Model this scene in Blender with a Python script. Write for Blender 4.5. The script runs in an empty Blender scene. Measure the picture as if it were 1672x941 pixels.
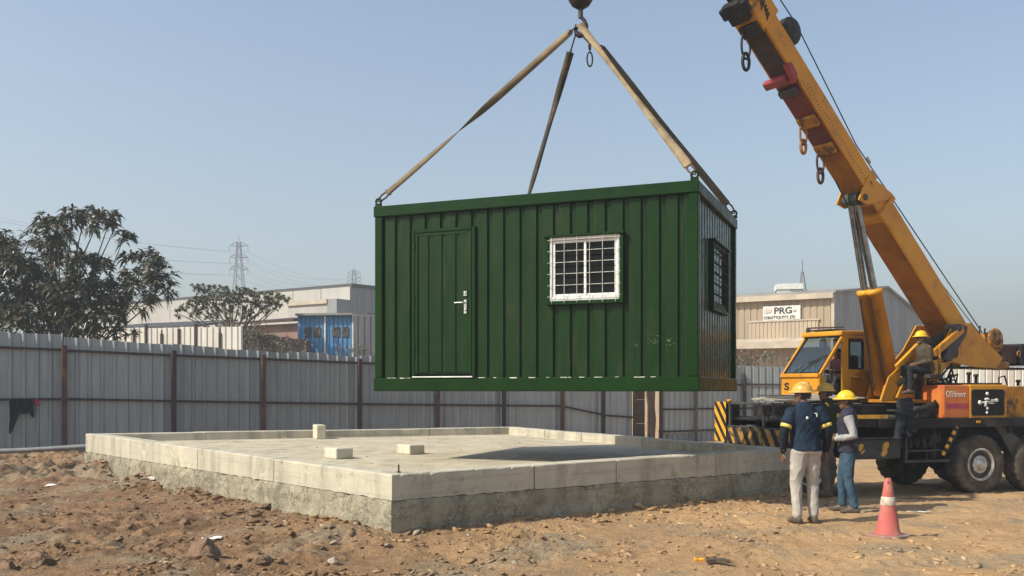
import bpy, math, random
import numpy as np
from mathutils import Vector, Matrix, noise as mnoise

random.seed(7)
RNG = np.random.default_rng(7)
SC = bpy.context.scene
COL = SC.collection
V = Vector
Z = V((0, 0, 1))
# ---------------------------------------------------------------- measuring
F_PX, CX, HY, CZ = 1550.0, 836.0, 636.0, 1.7       # survey of the photo: focal length, principal column, horizon row, eye height


def at(x, y, d):
    """world point that the photo shows at column x, row y, d metres out"""
    return V(((x - CX) / F_PX * d, d, CZ + (HY - y) / F_PX * d))


class Frame:
    def __init__(s, o, ex, ey, ez=Z):
        s.o, s.x, s.y, s.z = V(o), V(ex).normalized(), V(ey).normalized(), V(ez).normalized()

    def p(s, a, b, c):
        return s.o + s.x * a + s.y * b + s.z * c

    def hit(s, x, y, b=0.0):
        """(a, c) of the photo's point x, y on the plane at offset b along the frame's y axis"""
        d = V(((x - CX) / F_PX, 1, (HY - y) / F_PX))
        c = V((0, 0, CZ))
        n = s.y
        t = ((s.o + n * b) - c).dot(n) / d.dot(n)
        q = c + d * t - s.o
        return q.dot(s.x), q.dot(s.z)


# ---------------------------------------------------------------- mesh building
ORIGIN = {}


class MB:
    def __init__(s):
        s.v, s.f, s.m, s.s = [], [], [], []

    def add(s, vs, fs, m=0, smooth=False):
        b = len(s.v)
        s.v.extend([tuple(p) for p in vs])
        for f in fs:
            s.f.append([b + i for i in f]); s.m.append(m); s.s.append(smooth)
        return s

    def box(s, fr, lo, hi, m=0):
        (a, b, c), (d, e, f) = lo, hi
        P = [fr.p(x, y, z) for z in (c, f) for y in (b, e) for x in (a, d)]
        return s.add(P, [(0, 1, 3, 2), (4, 6, 7, 5), (0, 4, 5, 1), (2, 3, 7, 6), (0, 2, 6, 4), (1, 5, 7, 3)], m)

    def prism(s, pts, ext, m=0):
        n = len(pts); ext = V(ext)
        P = [V(p) for p in pts] + [V(p) + ext for p in pts]
        F = [tuple(range(n)), tuple(range(2 * n - 1, n - 1, -1))] + [(i, (i + 1) % n, n + (i + 1) % n, n + i) for i in range(n)]
        return s.add(P, F, m)

    def ppoly(s, fr, pix, b0, b1, m=0):
        """plate whose outline is read off the photo on plane b0 of a frame, b1 - b0 thick"""
        pts = []
        for (x, y) in pix:
            a, c = fr.hit(x, y, b0); pts.append(fr.p(a, b0, c))
        return s.prism(pts, fr.y * (b1 - b0), m)

    def tube(s, pts, r, n=8, m=0, smooth=True, cap=True):
        pts = [V(p) for p in pts]
        if not isinstance(r, (list, tuple)): r = [r] * len(pts)
        t0 = (pts[1] - pts[0]).normalized()
        up = Z if abs(t0.z) < .9 else V((0, 1, 0))
        u = t0.cross(up).normalized(); P = []
        for i, p in enumerate(pts):
            a = pts[max(i - 1, 0)]; c = pts[min(i + 1, len(pts) - 1)]
            t = (c - a).normalized()
            u = (u - t * u.dot(t)).normalized(); w = t.cross(u)
            for k in range(n):
                g = 2 * math.pi * k / n
                P.append(p + (u * math.cos(g) + w * math.sin(g)) * r[i])
        F = [(i * n + k, i * n + (k + 1) % n, (i + 1) * n + (k + 1) % n, (i + 1) * n + k) for i in range(len(pts) - 1) for k in range(n)]
        s.add(P, F, m, smooth)
        if cap:
            e = (len(pts) - 1) * n
            s.add(P[:n], [tuple(range(n))[::-1]], m); s.add(P[e:], [tuple(range(n))], m)
        return s

    def loft(s, rings, n=16, m=0, smooth=True, cap=True):
        """rings: (centre, semi-axis vector, semi-axis vector)"""
        P = []
        for (c, a, b) in rings:
            for k in range(n):
                g = 2 * math.pi * k / n
                P.append(V(c) + V(a) * math.cos(g) + V(b) * math.sin(g))
        F = [(i * n + k, i * n + (k + 1) % n, (i + 1) * n + (k + 1) % n, (i + 1) * n + k) for i in range(len(rings) - 1) for k in range(n)]
        s.add(P, F, m, smooth)
        if cap:
            e = (len(rings) - 1) * n
            s.add(P[:n], [tuple(range(n))[::-1]], m); s.add(P[e:], [tuple(range(n))], m)
        return s

    def lathe(s, o, ax, prof, n=24, m=0, smooth=True, mod=None):
        o, ax = V(o), V(ax).normalized()
        up = Z if abs(ax.z) < .9 else V((1, 0, 0))
        u = ax.cross(up).normalized(); w = ax.cross(u); P = []
        for i, (r, h) in enumerate(prof):
            for k in range(n):
                g = 2 * math.pi * k / n
                q = mod(i, k) if mod else 1
                P.append(o + ax * h + (u * math.cos(g) + w * math.sin(g)) * r * q)
        F = [(i * n + k, i * n + (k + 1) % n, (i + 1) * n + (k + 1) % n, (i + 1) * n + k) for i in range(len(prof) - 1) for k in range(n)]
        s.add(P, F, m, smooth)
        e = (len(prof) - 1) * n
        if prof[0][0] > 1e-4: s.add(P[:n], [tuple(range(n))[::-1]], m)
        if prof[-1][0] > 1e-4: s.add(P[e:], [tuple(range(n))], m)
        return s

    def ell(s, c, a, b, d, n=14, r=9, m=0):
        c, a, b, d = V(c), V(a), V(b), V(d)
        rings = []
        for i in range(r + 1):
            g = -math.pi / 2 + math.pi * i / r
            k = max(math.cos(g), .02)
            rings.append((c + d * math.sin(g), a * k, b * k))
        return s.loft(rings, n, m)

    def ring(s, c, ax, R, r, n=20, k=8, m=0, sy=1.0, up=None):
        """torus; sy stretches it along up"""
        c, ax = V(c), V(ax).normalized()
        w = V(up).normalized() if up is not None else (Z if abs(ax.z) < .9 else V((1, 0, 0)))
        w = (w - ax * w.dot(ax)).normalized(); u = w.cross(ax)
        P = []
        for i in range(n):
            g = 2 * math.pi * i / n
            e = u * math.cos(g) + w * math.sin(g)
            q = c + u * math.cos(g) * R + w * math.sin(g) * R * sy
            for j in range(k):
                h = 2 * math.pi * j / k
                P.append(q + e * math.cos(h) * r + ax * math.sin(h) * r)
        return s.add(P, [(i * k + j, ((i + 1) % n) * k + j, ((i + 1) % n) * k + (j + 1) % k, i * k + (j + 1) % k) for i in range(n) for j in range(k)], m, True)

    def mesh(s, name, o=V((0, 0, 0)), fix=True):
        me = bpy.data.meshes.new(name)
        vv = np.array(s.v, dtype=np.float64).reshape(-1, 3) - np.array(o)
        me.from_pydata(vv.tolist(), [], s.f)
        me.polygons.foreach_set('material_index', s.m)
        me.polygons.foreach_set('use_smooth', s.s)
        if fix:
            import bmesh
            bm = bmesh.new(); bm.from_mesh(me)
            bmesh.ops.recalc_face_normals(bm, faces=bm.faces[:])
            bm.to_mesh(me); bm.free()
        me.update()
        return me

    def build(s, name, mats, parent=None, bevel=0, loc=None, fix=True, seg=1):
        if not isinstance(mats, (list, tuple)): mats = [mats]
        o = ORIGIN[parent.name] if parent else V(loc) if loc is not None else V(s.v[0])
        me = s.mesh(name, o, fix)
        return link(name, me, mats, parent, o, bevel, seg)


def link(name, me, mats, parent=None, o=V((0, 0, 0)), bevel=0, seg=1):
    for m in mats: me.materials.append(m)
    ob = bpy.data.objects.new(name, me); COL.objects.link(ob)
    ORIGIN[ob.name] = V(o)
    if parent: ob.parent = parent
    else: ob.location = o
    if bevel:
        md = ob.modifiers.new('bevel', 'BEVEL'); md.width = bevel; md.segments = seg; md.limit_method = 'ANGLE'; md.angle_limit = math.radians(40)
        md.use_clamp_overlap = True
    return ob


def tag(o, label=None, cat=None, group=None, kind=None):
    if label: o['label'] = label
    if cat: o['category'] = cat
    if group: o['group'] = group
    if kind: o['kind'] = kind
    return o


def thing(name, label, cat, loc, group=None):
    o = bpy.data.objects.new(name, None); COL.objects.link(o)
    o.location = loc; o.empty_display_size = .2
    ORIGIN[o.name] = V(loc)
    return tag(o, label, cat, group)


def corr(mb, o, ex, nx, length, z0, z1, pitch=.3, flat=.2, slope=.02, depth=.03, start=0.0, m=0):
    """profiled sheet: outer flats, recesses `depth` behind; z0, z1 numbers or functions of the distance along"""
    o, ex, nx = V(o), V(ex), V(nx)
    g0 = z0 if callable(z0) else (lambda x: z0)
    g1 = z1 if callable(z1) else (lambda x: z1)
    xs = [(0.0, None)]
    x = -start
    while x < length + pitch:
        for (dx, q) in ((0, 0), (flat, 0), (flat + slope, 1), (pitch - slope, 1)):
            if 1e-6 < x + dx < length - 1e-6: xs.append((x + dx, q))
        x += pitch

    def dep(x):
        r = (x + start) % pitch
        if r <= flat: return 0
        if r < flat + slope: return (r - flat) / slope
        if r < pitch - slope: return 1
        return (pitch - r) / slope
    xs.append((length, None))
    P = []
    for (x, q) in xs:
        d = -depth * dep(x + 1e-7)
        P.append(o + ex * x + nx * d + Z * g0(x)); P.append(o + ex * x + nx * d + Z * g1(x))
    n = len(xs)
    mb.add(P, [(2 * i, 2 * i + 2, 2 * i + 3, 2 * i + 1) for i in range(n - 1)], m)
    return mb


def text(body, size, o, ex, ez, nrm, mat, name, parent, ext=.004, bold=.0, sx=1.0, align='LEFT'):
    cu = bpy.data.curves.new('lettering', 'FONT'); cu.body = body; cu.size = size; cu.extrude = ext; cu.offset = bold
    cu.align_x = align; cu.resolution_u = 3
    ob = bpy.data.objects.new('lettering', cu); COL.objects.link(ob)
    dg = bpy.context.evaluated_depsgraph_get()
    me = bpy.data.meshes.new_from_object(ob.evaluated_get(dg))
    bpy.data.objects.remove(ob)
    mb = MB()
    o, ex, ez, nrm = V(o), V(ex).normalized(), V(ez).normalized(), V(nrm).normalized()
    mb.add([o + ex * v.co.x * sx + ez * v.co.y + nrm * v.co.z for v in me.vertices], [tuple(p.vertices) for p in me.polygons])
    bpy.data.meshes.remove(me)
    return mb.build(name, mat, parent)


def remeshed(mb, name, voxel, smooth=4, fac=.5):
    """one continuous skin over overlapping solids"""
    me = mb.mesh(name)
    ob = bpy.data.objects.new(name, me); COL.objects.link(ob)
    r = ob.modifiers.new('r', 'REMESH'); r.mode = 'VOXEL'; r.voxel_size = voxel
    if smooth:
        q = ob.modifiers.new('s', 'SMOOTH'); q.iterations = smooth; q.factor = fac
    dg = bpy.context.evaluated_depsgraph_get()
    out = bpy.data.meshes.new_from_object(ob.evaluated_get(dg))
    bpy.data.objects.remove(ob); bpy.data.meshes.remove(me)
    out.polygons.foreach_set('use_smooth', [True] * len(out.polygons))
    out.name = name
    return out


# ---------------------------------------------------------------- materials
class NT:
    def __init__(s, name):
        s.mat = bpy.data.materials.new(name); s.mat.use_nodes = True
        s.t = s.mat.node_tree; s.n = s.t.nodes; s.l = s.t.links
        s.bsdf = s.n['Principled BSDF']; s.out = s.n['Material Output']

    def new(s, kind, **kw):
        nd = s.n.new(kind)
        for k, v in kw.items():
            if k.startswith('i_'): nd.inputs[k[2:].replace('_', ' ')].default_value = v
            else: setattr(nd, k, v)
        return nd

    def link(s, a, b): s.l.new(a, b)

    def coords(s, scale=(1, 1, 1), world=False):
        if world: src = s.new('ShaderNodeNewGeometry').outputs['Position']
        else: src = s.new('ShaderNodeTexCoord').outputs['Object']
        mp = s.new('ShaderNodeMapping'); mp.inputs['Scale'].default_value = scale
        s.link(src, mp.inputs['Vector'])
        return mp.outputs['Vector']

    def noise(s, vec, scale, detail=5, rough=.55, dist=0):
        nd = s.new('ShaderNodeTexNoise'); nd.inputs['Scale'].default_value = scale; nd.inputs['Detail'].default_value = detail
        nd.inputs['Roughness'].default_value = rough; nd.inputs['Distortion'].default_value = dist
        s.link(vec, nd.inputs['Vector'])
        return nd.outputs['Fac']

    def rng(s, fac, a, b, lo=0., hi=1.):
        nd = s.new('ShaderNodeMapRange'); nd.inputs['From Min'].default_value = a; nd.inputs['From Max'].default_value = b
        nd.inputs['To Min'].default_value = lo; nd.inputs['To Max'].default_value = hi
        s.link(fac, nd.inputs['Value'])
        return nd.outputs['Result']

    def mix(s, fac, c1, c2, mode='MIX'):
        nd = s.new('ShaderNodeMix', data_type='RGBA', blend_type=mode)
        for sock, c in ((nd.inputs['Factor'], fac), (nd.inputs['A'], c1), (nd.inputs['B'], c2)):
            pass
        fs, a, b = nd.inputs[0], nd.inputs[6], nd.inputs[7]
        if isinstance(fac, (int, float)): fs.default_value = fac
        else: s.link(fac, fs)
        for sk, c in ((a, c1), (b, c2)):
            if isinstance(c, tuple): sk.default_value = (*c[:3], 1)
            else: s.link(c, sk)
        return nd.outputs[2]

    def mul(s, a, b):
        nd = s.new('ShaderNodeMath', operation='MULTIPLY')
        for i, q in enumerate((a, b)):
            if isinstance(q, (int, float)): nd.inputs[i].default_value = q
            else: s.link(q, nd.inputs[i])
        return nd.outputs[0]

    def bump(s, h, strength=.3, dist=.02, prev=None):
        nd = s.new('ShaderNodeBump'); nd.inputs['Strength'].default_value = strength; nd.inputs['Distance'].default_value = dist
        s.link(h, nd.inputs['Height'])
        if prev is not None: s.link(prev, nd.inputs['Normal'])
        return nd.outputs['Normal']

    def set(s, color=None, rough=None, metal=None, normal=None, **kw):
        for k, v in (('Base Color', color), ('Roughness', rough), ('Metallic', metal), ('Normal', normal)):
            if v is None: continue
            if isinstance(v, tuple): s.bsdf.inputs[k].default_value = (*v[:3], 1)
            elif isinstance(v, (int, float)): s.bsdf.inputs[k].default_value = v
            else: s.link(v, s.bsdf.inputs[k])
        for k, v in kw.items(): s.bsdf.inputs[k.replace('_', ' ')].default_value = v
        return s.mat


def mat(name, c1, c2=None, scale=3., rough=.6, metal=0., bump=0., bscale=40., bdist=.01, lo=.38, hi=.62, c3=None, s3=.7, l3=.55, h3=.7,
        stretch=(1, 1, 1), island=0., obrand=0., detail=6, **kw):
    t = NT(name)
    vec = t.coords(stretch)
    col = c1
    if c2: col = t.mix(t.rng(t.noise(vec, scale, detail, .6), lo, hi), c1, c2)
    if c3: col = t.mix(t.rng(t.noise(vec, s3, 6, .65), l3, h3), col, c3)
    if island or obrand:
        src = t.new('ShaderNodeNewGeometry').outputs['Random Per Island'] if island else t.new('ShaderNodeObjectInfo').outputs['Random']
        k = island or obrand
        f = t.rng(src, 0, 1, 1 - k, 1 + k)
        cc = t.new('ShaderNodeCombineColor'); [t.link(f, cc.inputs[i]) for i in range(3)]
        col = t.mix(1.0, col, cc.outputs[0], 'MULTIPLY')
    r = rough
    if bump or c2:
        r = t.rng(t.noise(vec, scale * 2.3, 4), .3, .7, max(rough - .08, .02), min(rough + .1, 1))
    nrm = t.bump(t.noise(vec, bscale, 5), bump, bdist) if bump else None
    return t.set(col, r, metal, nrm, **kw)
# ---------------------------------------------------------------- material list
M = {}
M['green'] = None
def green_paint():
    t = NT('green_container_paint'); vec = t.coords()
    c = t.mix(t.rng(t.noise(vec, 1.6, 6, .6), .3, .7), (.0036, .0225, .0021), (.006, .029, .0036))
    st = t.noise(t.coords((14, 14, .7)), 1.0, 5, .6)
    c = t.mix(t.rng(st, .6, .78, 0, .35), c, (.025, .045, .022))
    sp = t.noise(vec, 21, 3, .5)
    c = t.mix(t.rng(sp, .735, .755, 0, .7), c, (.07, .1, .06))
    nrm = t.bump(t.noise(vec, 2.2, 3), .3, .03)
    ds = t.noise(t.coords((9, 9, 1.2)), 1.0, 6, .65)
    c = t.mix(t.rng(ds, .5, .75, 0, .3), c, (.06, .058, .038))
    nrm = t.bump(t.noise(vec, 55, 3), .05, .004, nrm)
    return t.set(c, t.rng(t.noise(vec, 5, 5), .3, .7, .3, .42), 0, nrm, Specular_IOR_Level=.17)
M['green'] = green_paint()
M['green_gloss'] = mat('glossy_green_end_paint', (.004, .02, .003), (.008, .027, .006), 3, .24, bump=.1, bscale=6, bdist=.02, Specular_IOR_Level=.55)
M['green_dark'] = mat('green_frame_paint', (.0026, .023, .0014), (.005, .03, .0028), 2.5, .36, bump=.08, bscale=30, Specular_IOR_Level=.14, c3=(.03, .042, .022), s3=9, l3=.66, h3=.75)
M['chipped'] = mat('chipped_white_paint', (.62, .62, .56), (.3, .34, .26), 14, .6)
M['white_pvc'] = mat('white_window_profile', (.78, .78, .76), (.66, .66, .63), 6, .4)
M['dark_glass'] = mat('dark_window_glass', (.004, .005, .005), None, rough=.05, Specular_IOR_Level=.14)
M['louvre'] = mat('dim_louvre', (.006, .006, .006), (.004, .004, .004), 6, .6, Specular_IOR_Level=.06)
M['steel'] = mat('brushed_steel', (.62, .62, .6), (.45, .45, .43), 12, .3, metal=1.)
M['grille'] = mat('painted_grille_bar', (.6, .6, .57), (.4, .38, .34), 18, .45)
M['white_paint'] = mat('white_paint', (.74, .74, .7), (.55, .53, .48), 7, .5)
M['strap'] = mat('dusty_webbing', (.3, .225, .13), (.15, .11, .07), 3, .9, bump=.5, bscale=160, bdist=.003, stretch=(1, 1, 1))
M['strap_dark'] = mat('dark_webbing', (.055, .045, .035), (.1, .075, .05), 3, .9, bump=.5, bscale=160, bdist=.003)
M['strap_mid'] = mat('brown_webbing', (.12, .09, .055), (.25, .18, .095), 1.3, .9, bump=.5, bscale=160, bdist=.003)
M['black_metal'] = mat('greasy_black_steel', (.012, .011, .01), (.032, .028, .024), 6, .55, Specular_IOR_Level=.25, bump=.2, bscale=30)
M['rust'] = mat('rusty_steel', (.1, .045, .028), (.05, .025, .018), 6, .8, bump=.3, bscale=60, c3=(.16, .075, .035), s3=2.5)
M['rust_dark'] = mat('dark_rusty_steel', (.026, .015, .013), (.055, .026, .019), 5, .8, bump=.3, bscale=60)
M['orange'] = mat('orange_crane_paint', (.62, .275, .012), (.52, .215, .012), 1.7, .45, bump=.1, bscale=14, Specular_IOR_Level=.3, c3=(.13, .06, .025), s3=3.4, l3=.6, h3=.74)
M['orange_dirty'] = mat('weathered_orange_paint', (.43, .185, .014), (.25, .105, .016), 3, .5, Specular_IOR_Level=.25, bump=.15, bscale=25, c3=(.06, .04, .026), s3=4.2, l3=.5, h3=.62)
M['orange_red'] = mat('red_orange_paint', (.55, .13, .03), (.56, .19, .03), 2.5, .45, c3=(.4, .05, .06), s3=1.6)
M['red'] = mat('red_boom_paint', (.16, .014, .012), (.1, .012, .012), 3, .55, c3=(.05, .02, .015), s3=4)
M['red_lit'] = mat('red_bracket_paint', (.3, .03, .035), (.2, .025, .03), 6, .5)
M['maroon'] = mat('magenta_stripe_paint', (.34, .03, .07), (.42, .07, .06), 5, .5)
M['yellow'] = mat('safety_yellow_paint', (.72, .38, .02), (.55, .26, .03), 5, .5, c3=(.1, .07, .03), s3=5, l3=.58, h3=.7)
M['chassis'] = mat('black_chassis_paint', (.009, .009, .01), (.024, .021, .019), 3, .6, Specular_IOR_Level=.2, bump=.15, bscale=25, c3=(.08, .065, .05), s3=1.6, l3=.56, h3=.75)
M['grey_panel'] = mat('grey_painted_steel', (.042, .042, .04), (.075, .07, .062), 4, .55, Specular_IOR_Level=.25, bump=.1, bscale=25)
M['chrome'] = mat('chromed_rod', (.34, .35, .37), (.22, .22, .22), 6, .28, metal=1.)
M['tyre'] = mat('dusty_rubber', (.05, .043, .035), (.1, .082, .062), 4, .9, bump=.3, bscale=60, Specular_IOR_Level=.15, c3=(.17, .135, .095), s3=2)
M['rim'] = mat('dusty_silver_rim', (.6, .57, .52), (.36, .32, .27), 7, .45, metal=.25)
M['rim_dark'] = mat('rim_opening', (.015, .014, .013), None, rough=.7)
M['sheet_tan'] = mat('dusty_cover_sheet', (.4, .34, .27), (.22, .19, .15), 4, .7, bump=.3, bscale=8)
M['rope'] = mat('steel_wire_rope', (.04, .04, .042), None, rough=.5, metal=.5)
M['cloth_dark'] = mat('dark_cloth', (.009, .012, .017), (.016, .02, .027), 5, .95, bump=.4, bscale=40, Specular_IOR_Level=.08)
M['cloth_red'] = mat('red_cloth', (.3, .03, .04), None, rough=.9)
M['pipe'] = mat('grey_plastic_pipe', (.2, .2, .2), (.14, .14, .14), 3, .5)
M['cone'] = mat('faded_red_plastic', (.42, .1, .085), (.36, .1, .085), 5, .65, Specular_IOR_Level=.2, c3=(.42, .22, .17), s3=6, l3=.5, h3=.72)
M['cone_white'] = mat('worn_reflective_band', (.62, .57, .48), (.4, .32, .25), 14, .5)
M['cone_base'] = mat('dirty_cone_base', (.3, .14, .12), (.24, .2, .17), 7, .7)
M['rock'] = mat('brown_rock', (.21, .125, .072), (.13, .08, .05), 6, .95, bump=.8, bscale=26, bdist=.02, c3=(.3, .2, .12), s3=4)
M['rock_pale'] = mat('pale_rubble', (.45, .38, .3), (.33, .26, .2), 6, .95, bump=.8, bscale=18, bdist=.02)
M['gravel'] = mat('loose_stones', (.25, .15, .08), (.17, .1, .055), 1.3, .95, island=.55, c3=(.27, .22, .165), s3=.55, l3=.5, h3=.62)
M['paper'] = mat('white_scrap', (.72, .69, .64), (.55, .5, .44), 6, .8)
M['plank'] = mat('dark_board', (.07, .05, .035), (.12, .09, .06), 4, .8)
M['wood'] = mat('weathered_wood', (.17, .12, .075), (.08, .055, .04), 1.5, .85, stretch=(6, 6, .7), bump=.5, bscale=12)
M['brown_panel'] = mat('dark_brown_board', (.045, .028, .02), (.065, .045, .034), 3, .7)
M['skin'] = mat('brown_skin', (.14, .066, .04), (.17, .085, .052), 9, .5)
M['hair'] = mat('black_hair', (.008, .007, .007), None, rough=.6)
M['eye'] = mat('dark_eye', (.012, .01, .01), None, rough=.15)
M['shoe'] = mat('dusty_brown_shoe', (.055, .042, .032), (.1, .075, .05), 9, .8)
M['helmet_gold'] = mat('golden_hard_hat', (.6, .34, .06), (.5, .27, .05), 5, .34, c3=(.4, .22, .06), s3=9, l3=.55, h3=.7)
M['helmet_yellow'] = mat('yellow_hard_hat', (.8, .5, .01), (.7, .42, .015), 6, .4, c3=(.5, .32, .04), s3=10, l3=.58, h3=.72)
M['helmet_dull'] = mat('dusty_yellow_hard_hat', (.5, .32, .03), (.4, .25, .04), 5, .45)
def fabric(name, c1, c2, s=7, b=.35): return mat(name, c1, c2, s, .92, Specular_IOR_Level=.12, bump=b, bscale=120, bdist=.003)
M['navy'] = fabric('navy_jacket_cloth', (.012, .022, .04), (.02, .033, .055))
M['navy_dark'] = fabric('black_sleeve_cloth', (.011, .012, .018), (.018, .02, .028))
M['khaki'] = fabric('pale_grey_trouser_cloth', (.43, .4, .36), (.34, .31, .275))
M['jeans'] = fabric('blue_denim', (.035, .07, .11), (.06, .1, .145), 5)
M['vest'] = fabric('dark_purple_vest_cloth', (.03, .028, .045), (.042, .04, .06))
M['grey_sleeve'] = fabric('light_grey_sleeve_cloth', (.36, .36, .36), (.28, .28, .28))
M['olive'] = fabric('olive_shirt_cloth', (.06, .047, .03), (.085, .065, .042))
M['charcoal'] = fabric('charcoal_trouser_cloth', (.016, .018, .022), (.028, .03, .034))
M['dark_green'] = fabric('dark_green_jacket_cloth', (.02, .024, .016), (.03, .035, .022))
M['grey_trouser'] = fabric('grey_trouser_cloth', (.12, .1, .09), (.085, .075, .07))
M['maroon_cloth'] = fabric('maroon_shirt_cloth', (.07, .02, .022), (.05, .016, .018))
M['band'] = mat('yellow_reflective_band', (.75, .55, .1), (.6, .42, .1), 30, .5)
M['band_white'] = mat('silver_reflective_band', (.62, .62, .6), None, rough=.4)
M['beige_clad'] = mat('beige_cladding', (.36, .28, .19), (.31, .24, .165), .5, .6, c3=(.27, .2, .14), s3=.25, l3=.5, h3=.75, stretch=(1, 1, .3))
M['beige_light'] = mat('pale_beige_cladding', (.44, .35, .25), (.38, .3, .21), .6, .6, stretch=(1, 1, .3))
M['grey_clad'] = mat('grey_cladding', (.25, .26, .265), (.2, .205, .21), .4, .55, stretch=(1, 1, .4))
M['cream'] = mat('cream_canopy', (.5, .43, .33), (.38, .32, .25), .9, .6)
M['trim_dark'] = mat('dark_roof_trim', (.05, .05, .052), None, rough=.6)
M['roof_sheet'] = mat('grey_roof_sheet', (.3, .29, .27), (.22, .21, .2), .5, .6)
M['concrete_clad'] = mat('pale_concrete_panel', (.44, .42, .385), (.36, .345, .32), .35, .8, c3=(.3, .28, .26), s3=.2, l3=.55, h3=.75, stretch=(1, 1, .4))
M['blue_clad'] = mat('blue_cladding', (.065, .21, .42), (.09, .25, .45), 1.2, .5, c3=(.13, .23, .34), s3=1.0)
M['white_sheet'] = mat('white_painted_sheet', (.72, .69, .62), (.6, .56, .49), .8, .55, c3=(.5, .45, .38), s3=.8, l3=.58, h3=.75, stretch=(1, 1, .25))
M['brick_red'] = mat('reddish_plaster', (.26, .15, .115), (.2, .125, .1), 1.3, .85)
M['stone_wall'] = mat('rough_stone_wall', (.16, .12, .09), (.1, .08, .065), 4, .95, bump=1., bscale=5, bdist=.15)
M['lattice'] = mat('galvanised_lattice', (.17, .18, .19), None, rough=.6)
M['bark'] = mat('grey_brown_bark', (.1, .08, .062), (.06, .048, .04), 6, .9, bump=.5, bscale=25)
M['bark_pale'] = mat('pale_bark', (.2, .165, .13), (.12, .1, .08), 6, .9)
def leaf_mat(name, a, b, c, k, rough=.5):
    t = NT(name)
    r = t.new('ShaderNodeNewGeometry').outputs['Random Per Island']
    col = t.mix(t.rng(r, 0, .75), a, b)
    col = t.mix(t.rng(r, k, k + .02), col, c)
    return t.set(col, rough)
M['leaf_big'] = leaf_mat('long_dark_leaf', (.042, .05, .027), (.11, .118, .068), (.19, .12, .075), .88, .36)
M['leaf_small'] = leaf_mat('hazy_small_leaf', (.105, .115, .075), (.17, .175, .115), (.2, .16, .1), .9, .6)  # lightened so that distance haze is put into the leaf colour
M['leaf_scrub'] = leaf_mat('dry_scrub_leaf', (.09, .075, .045), (.15, .13, .085), (.28, .22, .15), .85, .7)


def galv():
    t = NT('galvanised_fence_sheet')
    v1 = t.coords((5, 5, .45)); v2 = t.coords()
    c = t.mix(t.rng(t.noise(v1, 1.4, 6, .6), .3, .7), (.25, .275, .283), (.35, .375, .38))
    c = t.mix(t.rng(t.noise(v2, .9, 5), .5, .75, 0, .7), c, (.3, .3, .29))
    c = t.mix(t.rng(t.noise(v1, 4.5, 4), .64, .75, 0, .5), c, (.2, .17, .14))
    f = t.rng(t.new('ShaderNodeObjectInfo').outputs['Random'], 0, 1, .8, 1.15)
    cc = t.new('ShaderNodeCombineColor'); [t.link(f, cc.inputs[i]) for i in range(3)]
    c = t.mix(1.0, c, cc.outputs[0], 'MULTIPLY')
    return t.set(c, t.rng(t.noise(v2, 2, 4), .3, .7, .38, .55), .35, t.bump(t.noise(v2, 1.1, 3), .25, .06))
M['galv'] = galv()


def concrete(name, a, b, stain, rough_bump, pits, k=1.0):
    t = NT(name); v = t.coords()
    c = t.mix(t.rng(t.noise(v, 1.1, 7, .62), .32, .68), a, b)
    c = t.mix(t.rng(t.noise(t.coords((3, 3, .5)), 1.0, 7, .65), .47, .68, 0, .9), c, stain)
    c = t.mix(t.rng(t.noise(t.coords((.7, .7, 16)), 1.0, 4, .6), .5, .66, 0, .35), c, stain)
    c = t.mix(t.rng(t.noise(v, 2.3, 7, .7, .8), .55, .66, 0, .7), c, (a[0] * 1.12, a[1] * 1.1, a[2] * 1.02))
    c = t.mix(t.rng(t.noise(v, 9, 6, .7), .57, .7, 0, .6), c, (stain[0] * .6, stain[1] * .6, stain[2] * .6))
    c = t.mix(t.rng(t.noise(v, 42, 3), .68, .75, 0, .5), c, (.12, .105, .09))
    if k > 1:
        vo = t.new('ShaderNodeTexVoronoi', feature='DISTANCE_TO_EDGE'); vo.inputs['Scale'].default_value = 7
        wn = t.new('ShaderNodeTexNoise'); wn.inputs['Scale'].default_value = 5; wn.inputs['Detail'].default_value = 5; t.link(v, wn.inputs['Vector'])
        va = t.new('ShaderNodeVectorMath', operation='MULTIPLY_ADD'); t.link(wn.outputs['Color'], va.inputs[0]); va.inputs[1].default_value = (.5, .5, .5); t.link(v, va.inputs[2]); t.link(va.outputs[0], vo.inputs['Vector'])
        ck = t.mul(t.rng(vo.outputs['Distance'], .0, .075, 1, 0), t.rng(t.noise(v, 1.6, 4), .4, .55))
        c = t.mix(t.rng(t.noise(v, 5, 8, .75, .6), .53, .63, 0, .7), c, (.15, .13, .095))
        c = t.mix(t.rng(t.noise(v, 16, 6, .7), .58, .68, 0, .6), c, (.5, .45, .34))
        c = t.mix(t.mul(ck, .9), c, (.09, .075, .06))  # cracks, widened and darkened to put relief shading into the colour
    h = t.noise(v, pits, 8, .68)
    n = t.bump(h, rough_bump, .03)
    n = t.bump(t.noise(v, 110, 4), .25, .006, n)
    return t.set(c, .9, 0, n)
M['conc'] = concrete('formed_concrete', (.5, .455, .355), (.415, .375, .295), (.26, .235, .185), .3, 6)
M['conc_rough'] = concrete('rough_cast_concrete', (.37, .33, .235), (.26, .23, .165), (.16, .14, .1), 1.0, 12, 2)
M['conc_floor'] = concrete('dusty_slab_top', (.5, .44, .325), (.4, .345, .25), (.27, .225, .155), .3, 9)
M['conc_block'] = concrete('cast_block_concrete', (.55, .5, .39), (.47, .425, .33), (.33, .29, .22), .2, 10)


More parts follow.
